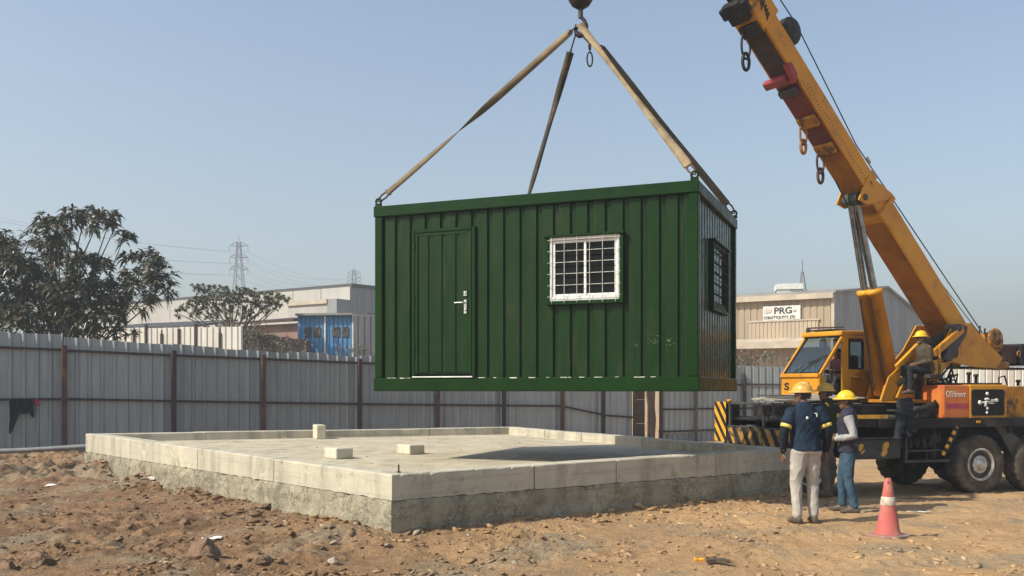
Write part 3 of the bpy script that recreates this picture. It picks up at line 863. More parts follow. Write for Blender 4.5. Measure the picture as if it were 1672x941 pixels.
def make_cabin():
    G, GD = M['green'], M['green_dark']
    pr = .255
    # corner posts
    for (a, b) in ((0, 0), (CL - .13, 0), (0, CW - .13), (CL - .13, CW - .13)):
        MB().box(CF, (a, b, .2), (a + .13, b + .13, CH - .165)).build('corner_post', GD, cabin, bevel=.012)
    # bottom and top rails, mitred by butting the end rails between the long ones
    for (z0, z1, nm, pad) in ((0, .2, 'bottom_rail', .012), (CH - .165, CH, 'top_rail', .015)):
        MB().box(CF, (-pad, -pad, z0), (CL + pad, .11, z1)).build(nm, GD, cabin, bevel=.012)
        MB().box(CF, (-pad, CW - .11, z0), (CL + pad, CW + pad, z1)).build(nm, GD, cabin, bevel=.012)
        for a0, a1 in ((-pad, .11), (CL - .11, CL + pad)):
            MB().box(CF, (a0, .112, z0), (a1, CW - .112, z1)).build(nm, GD, cabin, bevel=.012)
    d0, d1, dz0, dz1 = .69, 1.63, .225, 2.37
    w0, w1, wz0, wz1 = 2.84, 3.87, 1.27, 2.17
    mb = MB(); base = .045

    def front(x0, x1, z0, z1):
        corr(mb, CF.p(x0, base, 0), CE, -CN, x1 - x0, z0, z1, pr, .165, .016, .034, start=(x0 - .16) % pr)
    top, bot = CH - .16, .2
    front(.125, d0 - .02, bot, top); front(d0 - .02, d1 + .02, dz1 + .02, top); front(d1 + .02, w0 - .03, bot, top)
    front(w0 - .03, w1 + .03, bot, wz0 - .03); front(w0 - .03, w1 + .03, wz1 + .03, top); front(w1 + .03, CL - .125, bot, top)
    mb.build('front_wall', G, cabin)
    # back and far end walls, plain profile
    mb = MB(); corr(mb, CF.p(.125, CW - .045, 0), CE, CN, CL - .25, bot, top, pr, .165, .016, .042); mb.build('back_wall', G, cabin)
    mb = MB(); corr(mb, CF.p(.045, .125, 0), CN, -CE, CW - .25, bot, top, .2, .11, .012, .04); mb.build('end_wall', G, cabin)
    # near end wall with its small window
    e0, e1, ez0, ez1 = 1.06, 2.26, 1.22, 2.16
    mb = MB(); pe = .2

    def end(y0, y1, z0, z1):
        corr(mb, CF.p(CL - .045, y0, 0), CN, CE, y1 - y0, z0, z1, pe, .1, .014, .05, start=(y0 - .13) % pe)
    end(.125, e0 - .02, bot, top); end(e0 - .02, e1 + .02, bot, ez0 - .02); end(e0 - .02, e1 + .02, ez1 + .02, top); end(e1 + .02, CW - .125, bot, top)
    mb.build('end_wall', M['green_gloss'], cabin)
    # inner lining, floor and roof
    MB().box(CF, (.13, .13, .03), (CL - .13, CW - .13, .12)).build('floor_pan', M['black_metal'], cabin)
    MB().box(CF, (.1, .1, CH - .075), (CL - .1, CW - .1, CH - .03)).build('roof', GD, cabin)
    MB().box(CF, (.14, .14, .13), (CL - .14, CW - .14, CH - .2)).build('inner_lining', M['rim_dark'], cabin)
    # joists under the floor
    mb = MB()
    for k in range(1, 9): mb.box(CF, (CL * k / 9 - .03, .115, .005), (CL * k / 9 + .03, CW - .115, .028))
    mb.build('floor_joist', M['black_metal'], cabin)
    # ---- door
    mb = MB()
    for lo, hi in (((d0 - .055, .0, dz0), (d0, .06, dz1 + .05)), ((d1, .0, dz0), (d1 + .055, .06, dz1 + .05)), ((d0 + .001, .0, dz1), (d1 - .001, .06, dz1 + .05))): mb.box(CF, lo, hi)
    fr = mb.build('door_frame', GD, cabin, bevel=.006)
    mb = MB().box(CF, (d0 + .006, .028, dz0 + .03), (d1 - .006, .066, dz1 - .008))
    corr(mb, CF.p(d0 + .05, .008, 0), CE, -CN, d1 - d0 - .1, dz0 + .06, dz1 - .05, .225, .15, .015, .018, start=-.02)
    for lo, hi in (((d0 + .006, .0, dz0 + .03), (d0 + .05, .027, dz1 - .008)), ((d1 - .05, .0, dz0 + .03), (d1 - .006, .027, dz1 - .008)),
                   ((d0 + .051, .002, dz1 - .05), (d1 - .051, .027, dz1 - .008))): mb.box(CF, lo, hi)
    door = mb.build('door', G, cabin, bevel=.004)
    hx, hz = 1.53, 1.3
    mb = MB().box(CF, (hx - .022, -.012, hz - .16), (hx + .022, -.001, hz + .045))
    mb.tube([CF.p(hx, -.004, hz), CF.p(hx, -.055, hz), CF.p(hx - .03, -.06, hz), CF.p(hx - .15, -.06, hz - .003)], .011, 8)
    mb.build('handle', M['steel'], door, bevel=.003)
    mb = MB().box(CF, (hx - .025, -.012, hz + .1), (hx + .025, -.001, hz + .17)); mb.lathe(CF.p(hx, -.012, hz + .135), -CN, [(.017, 0), (.017, .012), (0, .014)], 12)
    mb.build('lock', M['steel'], door)
    MB().lathe(CF.p(hx, -.012, hz - .11), -CN, [(.016, 0), (.016, .01), (0, .012)], 12).build('key_cylinder', M['steel'], door)
    for z in (.55, 1.3, 2.1): MB().tube([CF.p(d0 + .001, -.006, z), CF.p(d0 + .001, -.006, z + .12)], .011, 8).build('hinge', GD, door)
    MB().box(CF, (d0 - .03, -.03, .203), (d1 + .02, .04, .222)).build('door_sill', M['white_paint'], cabin, bevel=.003)
    # ---- windows
    def window(fr, x0, x1, z0, z1, dirn, shade, white):
        """fr: frame with x along the wall and y into the cabin"""
        mb = MB(); t = .03
        for lo, hi in (((x0 - .05, -.025, z0 - .05), (x0, .05, z1 + .0)), ((x1, -.025, z0 - .05), (x1 + .05, .05, z1 + .0)), ((x0 + .001, -.025, z0 - .05), (x1 - .001, .05, z0))): mb.box(fr, lo, hi)
        mb.box(fr, (x0 - .075, -.06, z1 + .001), (x1 + .075, .05, z1 + .028))
        w = mb.build('window', GD, cabin, bevel=.004)
        mb = MB(); f = .045
        for lo, hi in (((x0 + .002, -.004, z0 + .002), (x0 + f, .04, z1 - .002)), ((x1 - f, -.004, z0 + .002), (x1 - .002, .04, z1 - .002)),
                       ((x0 + f + .001, -.004, z0 + .002), (x1 - f - .001, .04, z0 + f + .015)), ((x0 + f + .001, -.004, z1 - f), (x1 - f - .001, .04, z1 - .002))): mb.box(fr, lo, hi)
        mb.build('frame', white, w, bevel=.004)
        xm = (x0 + x1) / 2
        for k, (a, b, dy) in enumerate(((x0 + f + .002, xm + .028, .012), (xm - .022, x1 - f - .002, .026))):
            mb = MB(); s = .036; za, zb = z0 + f + .018, z1 - f - .003
            for lo, hi in (((a, dy, za), (a + s, dy + .012, zb)), ((b - s, dy, za), (b, dy + .012, zb)), ((a + s + .001, dy, za), (b - s - .001, dy + .012, za + s)), ((a + s + .001, dy, zb - s), (b - s - .001, dy + .012, zb))): mb.box(fr, lo, hi)
            mb.build('sash', white, w, bevel=.003)
            mb = MB().box(fr, (a + s + .001, dy + .004, za + s), (b - s - .001, dy + .008, zb - s)); mb.build('pane', M['dark_glass'], w)
            mb = MB()
            nl = 5
            for j in range(nl):
                z = za + s + (zb - za - 2 * s) * (j + .6) / nl
                mb.box(fr, (a + s + .002, dy - .002, z), (b - s - .002, dy + .003, z + .028))
            mb.build('louvre', M['louvre'], w)
        mb = MB()
        for j in range(6):
            z = z0 + .06 + (z1 - z0 - .1) * j / 5
            mb.tube([fr.p(x0 - .012, -.034, z), fr.p(x1 + .012, -.034, z)], .0045, 6)
        for j in range(6):
            x = x0 + .05 + (x1 - x0 - .1) * j / 5
            mb.tube([fr.p(x, -.043, z0 - .03), fr.p(x, -.043, z1 + .005)], .0045, 6)
        for j in range(6):
            z = z0 + .06 + (z1 - z0 - .1) * j / 5
            for x in (x0 - .012, x1 + .012): mb.tube([fr.p(x, -.034, z), fr.p(x, .0, z)], .0055, 6)
        mb.build('grille', shade, w)
    window(CF, w0, w1, wz0, wz1, 1, M['grille'], M['white_pvc'])
    EF = Frame(CF.p(CL, 0, 0), CN, -CE)
    window(EF, e0, e1, ez0, ez1, 1, M['grey_panel'], M['green_dark'])  # dark frame and grille colours stand in for shade on this end
    # flaked paint on the ledge of the bottom rail and the scuff on the wall
    rr = random.Random(5)
    for k in range(17):
        x = .2 + pr * k + rr.uniform(-.01, .05)
        if d0 - .2 < x < d1: continue
        n = rr.choice([1, 1, 2, 3])
        for q in range(n):
            a = x + q * .06; w = rr.uniform(.03, .11); MB().box(CF, (a, -.0165, .188 + rr.uniform(0, .008)), (a + w, .03, .2025)).build('paint_chip', M['chipped'], cabin)
    mb = MB()
    for k in range(46):
        x = 3.98 + rr.betavariate(2, 2) * .85; z = .6 + .14 * rr.random() + .04 * math.sin(x * 9)
        ph = (x - .16) % pr
        if ph > .14: continue
        w, h = rr.uniform(.006, .03), rr.uniform(.004, .014)
        mb.box(CF, (x, base - .0022, z), (x + w, base + .002, z + h))
    mb.build('scuff_mark', mat('paint_scuff', (.13, .17, .12), (.07, .11, .06), 30, .6), cabin)
    # lifting eyes
    lug('B', .035, .06); lug('A', CL - .06, .06); lug('D', CL - .03, CW - .08); lug('M', *MIDLUG)


LUG = {}
MIDLUG = (1.12, CW - .06)
def lug(k, a, b):
    p = CF.p(a, b, CH)
    mb = MB().box(CF, (a - .055, b - .012, CH + .001), (a + .055, b + .012, CH + .05))
    mb.ring(CF.p(a, b, CH + .085), CN, .045, .016, 16, 8)
    mb.build('lifting_eye', M['green_dark'], cabin)
    LUG[k] = CF.p(a, b, CH + .095)


make_cabin()

# ---------------------------------------------------------------- hook and straps
HOOK = at(945, 42, 14.95)            # where the straps gather
def make_hook():
    o = at(947, 0, 14.95)
    root = thing('hook_block', 'heavy dark crane hook block hanging above the straps', 'hook', HOOK)
    T = at(948, -22, 14.95)
    mb = MB().lathe(T, -Z, [(.14, -.25), (.2, -.2), (.205, .1), (.19, .22), (.14, .3), (.07, .345), (.05, .36)], 24)
    mb.build('block_housing', M['black_metal'], root)
    e = V((.75, -.66, 0))
    for s in (-1, 1):
        mb = MB().lathe(T - Z * .0 + e * s * .21, e * s, [(.17, -.012), (.17, .012), (.06, .02), (0, .02)], 20); mb.build('cheek_plate', M['rust'], root)
    b = T - Z * .34
    mb = MB().tube([b, b - Z * .16], .038, 10)
    mb.build('shank', M['grey_panel'], root)
    c = b - Z * .3; R = .1; pts = [b - Z * .12]
    for k in range(13):
        g = math.pi / 2 - .35 - k * (math.pi * 1.52) / 12
        pts.append(c + V((math.cos(g) * R * .8, -.3 * math.cos(g) * R, math.sin(g) * R * 1.35)))
    mb = MB().tube(pts, [.03] * 4 + [.042] * 7 + [.03, .02, .013], 10); mb.build('hook', M['black_metal'], root)
    for s in (-.12, .12):
        mb = MB().tube([T + e * s + Z * .1, T + e * s + Z * 7.0], .011, 6); mb.build('fall_rope', M['rope'], root)
    # hanging oval ring
    r = at(963, 97, 14.85)
    mb = MB().ring(r, V((.25, -.95, 0)), .045, .014, 22, 8, sy=2.5); mb.ring(r + Z * .2, V((.8, -.4, 0)), .035, .013, 14, 8, sy=1.6)
    mb.tube([HOOK - Z * .1, r + Z * .24], .014, 6)
    mb.build('oval_link', M['black_metal'], root)
    return root
make_hook()


def strap(p0, p1, w0, w1, tw0, tw1, lab, m, start=0., wmid=None, face=V((0, -1, 0)), tail=.2):
    """flat webbing from p0 down to p1, its width turning about its length"""
    p0, p1 = V(p0), V(p1); d = (p1 - p0).normalized(); L = (p1 - p0).length
    root = thing('lifting_strap', lab, 'strap', p1, 'straps lifting the cabin')
    a = d.cross(face).normalized(); b = d.cross(a)
    n = 60; P = []; th = .006
    for i in range(n + 1):
        t = i / n; g = tw0 + (tw1 - tw0) * (t * t * (3 - 2 * t)) + .25 * math.sin(t * 9 + w0 * 40)
        w = (w0 + (w1 - w0) * t) / 2
        if wmid: w = ((w0 * (1 - 2 * t) + wmid * 2 * t) if t < .5 else (wmid * (2 - 2 * t) + w1 * (2 * t - 1))) / 2
        e = a * math.cos(g) + b * math.sin(g); f = e.cross(d)
        w *= 1 - .16 * max(0, math.sin(t * 7 + w1 * 90))
        c = p0 + d * (start + (L - start - tail) * t) - Z * .012 * math.sin(math.pi * t)
        for (x, y) in ((-w, -th), (w, -th), (w, th), (-w, th)): P.append(c + e * x + f * y)
    mb = MB().add(P, [(i * 4 + k, i * 4 + (k + 1) % 4, i * 4 + 4 + (k + 1) % 4, i * 4 + 4 + k) for i in range(n) for k in range(4)] + [(0, 1, 2, 3), (n * 4 + 3, n * 4 + 2, n * 4 + 1, n * 4)], 0, True)
    mb.build('webbing', M[m], root)
    # stitched sleeve and shackle at the lower end, link at the top
    q = p1 - d * tail
    e = a * math.cos(tw1) + b * math.sin(tw1)
    f = e.cross(d)
    fr = Frame(q, d, e, f)
    mb = MB().box(fr, (-.16, -w1 * .42, -.022), (.03, w1 * .42, .022)); mb.build('sleeve', M[m], root, bevel=.008)
    mb = MB(); u = [q + d * .0 + e * .03, q + d * .09 + e * .045, q + d * (tail - .03) + e * .03, q + d * (tail + .012), q + d * (tail - .03) - e * .03, q + d * .09 - e * .045, q + d * .0 - e * .03]
    mb.tube(u, .014, 8); mb.tube([q + e * .06, q - e * .06], .017, 8)
    mb.build('shackle', M['rust'], root)
    if start > .02:
        mb = MB().tube([p0, p0 + d * (start + .05)], .013, 8); mb.ring(p0 + d * (start - .01), f, .03, .012, 14, 6); mb.build('top_link', M['black_metal'], root)
    return root


hk = HOOK
strap(hk + V((-.02, 0, 0)), LUG['B'], .105, .1, .3, -2.7, 'brown webbing strap running to the cabin corner above the door', 'strap_mid', .16, .12)
strap(hk + V((-.01, .02, 0)), LUG['M'], .12, .12, .1, 1.25, 'dark strap that disappears behind the cabin roof', 'strap_two', .42, .11)
strap(hk + V((.0, -.05, .02)), LUG['A'], .12, .13, .2, .25, 'pale dusty strap running to the cabin corner nearest the camera', 'strap', .02, .062)
strap(hk + V((.17, .04, -.1)), LUG['D'], .12, .12, .1, .2, 'blackish strap to the far corner of the cabin end with the small window', 'strap_dark', .3)
# ---------------------------------------------------------------- truck crane
KS = 1.2
TW = V((7.64 * KS, 15.4 * KS, 0))
TU = V((.954, .3, 0)).normalized(); TV = V((-TU.y, TU.x, 0))
TF = Frame(TW, TU, TV)                       # along the near side, across to the far side
GZ = CZ - CZ * KS                            # ground level under the wheels
crane = thing('truck_crane', 'orange and black truck crane with its long telescopic boom raised over the site', 'crane', V((8.28, 19.68, GZ)))
CT = V((8.28, 19.68, 0))                     # slewing centre
hv = V((HOOK.x, HOOK.y, 0)) - CT
BH = hv.normalized(); BN = V((-BH.y, BH.x, 0))          # heading of the boom; towards the camera side
BF = Frame(CT, BH, BN)


def sz(px, py, b=0.0): return TF.hit(px, py, b)


def wheel(s, b0, b1, zc, R, outer):
    """outer: -1 when the visible face looks towards -v"""
    c = TF.p(s, (b0 + b1) / 2, zc); w = (b1 - b0) / 2; ax = TV * outer
    n = 72

    def mod(i, k):
        if i in (4, 5, 6, 7, 8): return 1.0 if (k + (1 if i > 6 else 0)) % 3 else .955
        return 1.0
    prof = [(R * .52, -w * .8), (R * .6, -w), (R * .8, -w * 1.02), (R * .93, -w * .96), (R * .985, -w * .86), (R * .995, -w * .45), (R, 0), (R * .995, w * .45), (R * .985, w * .86), (R * .93, w * .96), (R * .8, w * 1.02), (R * .6, w), (R * .52, w * .8)]
    t = MB().lathe(c, ax, prof, n, 0, True, mod).build('wheel', M['tyre'], crane)
    q = c + ax * w
    r = MB().lathe(q, ax, [(R * .53, -.1), (R * .545, -.01), (R * .515, .012), (R * .49, .0), (R * .455, -.05), (R * .42, -.06), (R * .2, -.02), (R * .17, -.01)], 40)
    h = MB().lathe(q, ax, [(R * .2, -.05), (R * .19, .0), (R * .15, .02), (R * .135, .06), (R * .08, .085), (0, .09)], 24)
    u = Z; v = ax.cross(Z)
    for k in range(10):
        g = 2 * math.pi * k / 10; d = u * math.cos(g) + v * math.sin(g)
        h.lathe(q + d * R * .245 - ax * .055, ax, [(.02, 0), (.02, .035), (.012, .04)], 6)
    h.build('hub', M['rim'], t)
    for k in range(8):
        g = 2 * math.pi * (k + .5) / 8; d = u * math.cos(g) + v * math.sin(g); e = d.cross(ax)
        r.loft([(q + d * R * .335 - ax * .06, d * R * .045, e * R * .062), (q + d * R * .335 - ax * .033, d * R * .045, e * R * .062)], 12, 1)
    r.build('rim', [M['rim'], M['rim_dark']], t)
    return t


s1, z1 = sz(1604, 757); R = .59
zc = GZ + R - .015
for s in (s1, s1 + 1.42):
    wheel(s, .02, .4, zc, R, -1); wheel(s, 2.05, 2.43, zc, R, 1)
s0, _ = sz(1326, 757)
wheel(s0, .03, .4, zc, R, -1); wheel(s0, 2.05, 2.43, zc, R, 1)
for s in (s1, s1 + 1.42, s0):
    mb = MB(); mb.tube([TF.p(s, .4, zc), TF.p(s, 2.05, zc)], .085, 10); mb.ell(TF.p(s, 1.22, zc), TU * .2, TV * .24, Z * .2, 12, 8)
    mb.build('axle', M['chassis'], crane)

DK = CZ - 47 / F_PX * 18.6              # deck height
sL, _ = sz(1291, 690); sR = 6.2
# deck plate and edge beams
MB().box(TF, (sL + .1, .0, DK - .05), (sR, 2.5, DK)).build('deck', M['chassis'], crane, bevel=.006)
MB().box(TF, (sL + 1.9, -.03, DK - .17), (sR, .05, DK + .012)).build('side_beam', M['chassis'], crane, bevel=.01)
MB().box(TF, (sL + .2, 2.45, DK - .17), (sR, 2.53, DK + .012)).build('side_beam', M['chassis'], crane, bevel=.01)
for b in (.78, 1.5):
    MB().box(TF, (sL + .3, b, .42), (sR - .1, b + .14, DK - .052)).build('chassis_rail', M['chassis'], crane, bevel=.01)
for k in range(8):
    MB().box(TF, (sL + .8 + k * 1.4, .05, DK - .3), (sL + .9 + k * 1.4, .775, DK - .055)).build('cross_member', M['chassis'], crane); MB().box(TF, (sL + .8 + k * 1.4, .93, .5), (sL + .9 + k * 1.4, 1.495, .8)).build('cross_member', M['chassis'], crane)
# tool locker and outrigger box on the near side
a0, _ = sz(1396, 735); a1, _ = sz(1472, 735); _, zt = sz(1440, 717.5); _, zb = sz(1440, 750)
MB().box(TF, (a0, .02, zb), (a1, .7, zt)).build('outrigger_box', M['grey_panel'], crane, bevel=.012)
MB().box(TF, (a0 - .02, -.01, zt + .002), (a1 + .02, .72, zt + .03)).build('outrigger_lid', M['grey_panel'], crane, bevel=.006)
for (x, y, k) in ((1447, 729, 1), (1445, 740, .8), (1406, 731, .8), (1410, 738, .5)):
    a, c = sz(x, y); MB().loft([(TF.p(a, .016, c), TU * .075 * k, Z * .085 * k + TU * .03), (TF.p(a, .0195, c), TU * .075 * k, Z * .085 * k + TU * .03)], 14).build('yellow_mark', M['yellow'], crane)
MB().box(TF, (a0 - .3, .72, zb + .05), (a1 + 2.2, .775, DK - .06)).build('inner_panel', M['chassis'], crane)
# ladder frame and hoses between the locker and the wheel
b0, _ = sz(1480, 740); b1, _ = sz(1552, 740); _, zs = sz(1500, 756); _, zm = sz(1500, 738)
mb = MB().box(TF, (b0, .02, zs), (b1, .14, zs + .05)).box(TF, (b0, .02, zm), (b1, .1, zm + .03)).box(TF, (b0, .021, zs + .051), (b0 + .05, .1, DK - .18)).box(TF, (b1 - .12, .3, zs + .051), (b1 - .06, .4, DK - .18))
mb.build('step_frame', M['grey_panel'], crane, bevel=.006)
mb = MB(); rr = random.Random(3)
for k in range(16):
    x = b0 + .05 + (b1 - b0 - .15) * rr.random(); z = zs + .15 + rr.random() * (DK - zs - .5)
    mb.tube([TF.p(x, .25, z), TF.p(x + .12 * rr.uniform(-1, 1), .3, z + .15), TF.p(x + .3 * rr.uniform(-1, 1), .2 + .3 * rr.random(), z + .25 * rr.uniform(-1, 1))], .02, 7)
for k in range(5):
    x = b0 + .1 + k * .17; mb.lathe(TF.p(x, .2 + .1 * rr.random(), zm + .06), Z, [(.05, 0), (.055, .1), (.03, .16), (.03, .2)], 10)
mb.build('hydraulic_hoses', M['black_metal'], crane)
for (x, y, w, h) in ((1500, 722, .18, .16), (1530, 716, .22, .2), (1488, 702, .3, .12)):
    a, c = sz(x, y, .3); MB().box(TF, (a - w / 2, .3, c - h / 2), (a + w / 2, .5, c + h / 2)).build('valve_block', M['grey_panel'], crane, bevel=.015)
# yellow and black slanted marker bar, small lamp under the edge
p = [sz(x, y, -.0) for (x, y) in ((1538, 743), (1563, 693))]
d = TF.p(p[1][0], 0, p[1][1]) - TF.p(p[0][0], 0, p[0][1])
mb = MB(); fr = Frame(TF.p(p[0][0], 0, p[0][1]), d, TV, d.cross(TV) * -1)
n = 9
for k in range(n): mb.box(fr, (d.length * k / n, -.03, -.035), (d.length * (k + 1) / n, -.012, .035), k % 2)
mb.build('marker_bar', [M['yellow'], M['chassis']], crane)
MB().box(fr, (0, -.0115, -.03), (d.length, .02, .03)).build('marker_support', M['chassis'], crane)
a, c = sz(1597, 689, -.03); MB().box(TF, (a - .05, -.055, c - .025), (a + .05, -.0305, c + .025)).build('side_lamp', M['orange'], crane, bevel=.006)
# mudguard plates behind the wheel
MB().ppoly(TF, ((1626, 697), (1634, 694), (1700, 742), (1700, 752), (1656, 748)), .1, .13).build('mudguard', M['grey_panel'], crane)
MB().ppoly(TF, ((1656, 749), (1700, 753), (1700, 757), (1656, 753)), .08, .3).build('mudguard_lip', M['grey_panel'], crane)
MB().ppoly(TF, ((1560, 697), (1572, 692), (1552, 735), (1542, 748)), .12, .42).build('mudguard', M['chassis'], crane)
# ---- front end of the carrier: striped corner post, striped bumper, open frame, sloping cover
EFm = Frame(TF.p(sL, 0, 0), TV, TU)          # across the front end; y runs back along the truck
def ex(px, py, b=0.): return EFm.hit(px, py, b)
t1, _ = ex(1168, 690); t2, _ = ex(1187, 690)
_, ztop = ex(1180, 656); _, zbot = ex(1176, 720)
zbot = min(zbot, .86)


def stripes(fr, x0, x1, y0, y1, zb, zt, n, name, slope=1.0, flip=1, m='yellow'):
    """box with diagonal hazard stripes as flat plates 3 mm proud"""
    b = MB().box(fr, (x0, y0, zb), (x1, y1, zt)).build(name, M['chassis'], crane, bevel=.005)
    mb = MB(); per = n; h = zt - zb
    x = x0 - h * slope
    while x < x1:
        pts = []
        for (u, w) in ((x, 0), (x + per * .5, 0), (x + per * .5 + h * slope, 1), (x + h * slope, 1)):
            pts.append((u, zb + h * w))
        # clip to the box in x
        poly = pts
        for lim, sg in ((x0 + .005, 1), (x1 - .005, -1)):
            out = []
            for i in range(len(poly)):
                p, q = poly[i], poly[(i + 1) % len(poly)]
                pi, qi = (p[0] - lim) * sg >= 0, (q[0] - lim) * sg >= 0
                if pi: out.append(p)
                if pi != qi:
                    t = (lim - p[0]) / (q[0] - p[0]); out.append((lim, p[1] + (q[1] - p[1]) * t))
            poly = out
            if not poly: break
        if len(poly) >= 3:
            mb.prism([fr.p((u if flip > 0 else x0 + x1 - u), y0 - .004, w) for (u, w) in poly], fr.y * .0035)
        x += per
    mb.build('hazard_stripes', M[m], b)
    return b


tw = t1
stripes(EFm, t2, t1, -.02, .3, zbot, ztop, .26, 'corner_post', .9, 1)
_, zh = ex(1230, 697); 
stripes(EFm, 0.0, t2 - .01, -.01, .25, zbot - .02, zh - .03, .34, 'front_bumper', .7, 1, 'yellow_worn')
mb = MB()
_, zf = ex(1200, 655)
mb.box(EFm, (0, .0, zh - .028), (t2 - .01, .04, zh))
mb.box(EFm, (t2 - .12, .0, zh + .001), (t2 - .06, .06, ztop - .02)).box(EFm, (.0, .0, zh + .001), (.06, .06, ztop - .06)).box(EFm, (1.05, .1, zh + .001), (1.09, .14, ztop - .06))
mb.box(EFm, (0, .0, ztop - .05), (t2 - .0, .05, ztop))
mb.build('front_frame', M['grey_panel'], crane, bevel=.006)
MB().box(EFm, (0, .05, ztop - .045), (1.1, .055, ztop - .001)).build('reflective_strip', M['yellow'], crane)
MB().box(EFm, (.03, .9, zbot), (t1, .95, ztop - .06)).build('inner_panel', M['chassis'], crane)
MB().box(EFm, (.03, .25, zbot - .01), (t1 - .03, .9, zbot + .03)).build('front_tray', M['chassis'], crane)
# sloping dusty sheet over the open bay
mb = MB().prism([EFm.p(.05, .02, ztop + .012), EFm.p(1.35, .02, ztop + .05), EFm.p(1.5, 1.25, ztop + .16), EFm.p(.0, 1.6, ztop + .08)], Z * .025)
mb.build('cover_sheet', M['sheet_tan'], crane, bevel=.004)
mb = MB()
for k in range(5): mb.box(EFm, (.1 + k * .08, .3 + .1 * k, ztop + .12), (1.6, .34 + .1 * k, ztop + .145))
mb.build('deck_slat', M['grey_panel'], crane)
mb = MB(); rr = random.Random(8)
for k in range(9):
    c = EFm.p(.25 + 1.5 * rr.random(), .35 + .4 * rr.random(), zbot + .13 + .1 * rr.random()); r = .09 + .1 * rr.random()
    rock_mesh(mb, c, r, .7, 60 + k, k)
mb.build('loose_gear', M['grey_panel'], crane)
MB().tube([EFm.p(.2, .2, zh), EFm.p(.75, .25, ztop - .1)], .018, 8).build('brace', M['grey_panel'], crane); MB().tube([EFm.p(1.3, .3, zh), EFm.p(1.1, .3, ztop - .1)], .02, 8).build('brace', M['grey_panel'], crane)
for x in (t2 - .09, .03):
    MB().box(EFm, (x - .05, -.03, ztop + .001), (x + .05, .05, ztop + .05)).build('marker_lamp', M['orange'], crane, bevel=.01)
# yellow strip along the deck edge and dull deck edge in front of the turntable
for (x0, x1, y) in ((1398, 1450, 681), (1330, 1392, 679)):
    a, c = sz(x0, y, -.02); b, _ = sz(x1, y, -.02)
    MB().box(TF, (a, -.02, c - .035), (b, -.0, c + .035)).build('edge_strip', M['yellow'], crane)
MB().box(TF, (sL + .05, .0, DK - .14), (sL + 1.9, .04, DK - .051)).build('side_beam', M['chassis'], crane)
# ---- engine housing
a, zb = sz(1541, 683.5, .1); b, zt = sz(1583, 629, .1); c2, _ = sz(1643.5, 650, .1); e, _ = sz(1740, 650, .1)
MB().box(TF, (a, .1, zb), (b - .002, 1.25, zt)).build('engine_housing', M['orange_red'], crane, bevel=.02, seg=2)
hs = MB().box(TF, (b, .09, zb - .02), (c2, 1.25, zt + .01)).build('radiator_housing', M['orange'], crane, bevel=.02, seg=2)
MB().box(TF, (c2 + .004, .13, zb - .02), (e, 1.25, zt - .02)).build('engine_housing', M['orange_dirty'], crane, bevel=.02, seg=2)
g0, gb = sz(1586, 679, .09); g1, gt = sz(1640, 636, .09)
mb = MB(); rad = .05; P = []
for (cx, cz_, q) in ((g1 - rad, gt - rad, 0), (g0 + rad, gt - rad, 1), (g0 + rad, gb + rad, 2), (g1 - rad, gb + rad, 3)):
    for k in range(5):
        g = math.pi / 2 * (q + k / 4); P.append(TF.p(cx + rad * math.cos(g), .084, cz_ + rad * math.sin(g)))
mb.prism(P, TV * .02); mb.build('radiator_grille', M['rim_dark'], hs)
mb = MB()
for k in range(15):
    z = gb + (gt - gb) * (k + .7) / 15.4; mb.box(TF, (g0 + .03, .068, z), (g1 - .03, .083, z + .012))
for k in range(10):
    x = g0 + (g1 - g0) * (k + .8) / 10.6; mb.box(TF, (x, .076, gb + .03), (x + .008, .0835, gt - .03))
mb.build('grille_bar', M['black_metal'], hs)
mb = MB()
for (x, y, r1, r2) in ((1612, 643, .035, .035), (1611.5, 652, .06, .03), (1600, 657.5, .04, .045), (1627, 654, .05, .04), (1609, 660, .035, .06), (1612, 667, .03, .035), (1621, 653.5, .05, .015), (1611.5, 674, .025, .03), (1619, 659, .08, .012)):
    p_, c_ = sz(x, y, .06); mb.ell(TF.p(p_, .06, c_), TU * r1, TV * .025, Z * r2, 12, 7)
mb.tube([TF.p(sz(1600, 658, .06)[0], .06, sz(1600, 658, .06)[1]), TF.p(sz(1628, 655, .06)[0], .06, sz(1628, 655, .06)[1])], .016, 7)
mb.build('fan_boss', M['white_paint'], hs)
m0, n0 = sz(1544.5, 648.5, .1); m1, _ = sz(1581, 648, .1)
text('OEHreerr', .17, TF.p(m0, .098, n0), TU, Z, -TV, M['white_paint'], 'lettering', crane, .003, .0, sx=(m1 - m0) / .8)
q0, w0_ = sz(1545, 667, .1); q1, w1_ = sz(1581, 659, .1)
MB().box(TF, (q0, .096, w0_), (q1, .0985, w1_)).build('painted_stripe', M['maroon'], crane)
# clutter on the engine roof
rr = random.Random(12)
for k in range(9):
    mb = MB()
    x = a + .2 + rr.random() * (e - a - .5); y = .3 + .7 * rr.random(); hh = .05 + .2 * rr.random()
    if rr.random() < .5: mb.lathe(TF.p(x, y, zt - .01), Z, [(.03, 0), (.03, hh), (.05, hh + .005), (.05, hh + .05), (0, hh + .06)], 10)
    else: mb.tube([TF.p(x, y, zt - .01), TF.p(x, y, zt + hh), TF.p(x + .15, y, zt + hh + .03), TF.p(x + .22, y, zt + .0)], .018, 7)
    mb.build('engine_pipe', M['black_metal'], crane)
MB().box(TF, (b - .25, .3, zt + .011), (c2 + .1, 1.2, zt + .045)).build('engine_cover', M['black_metal'], crane, bevel=.01)
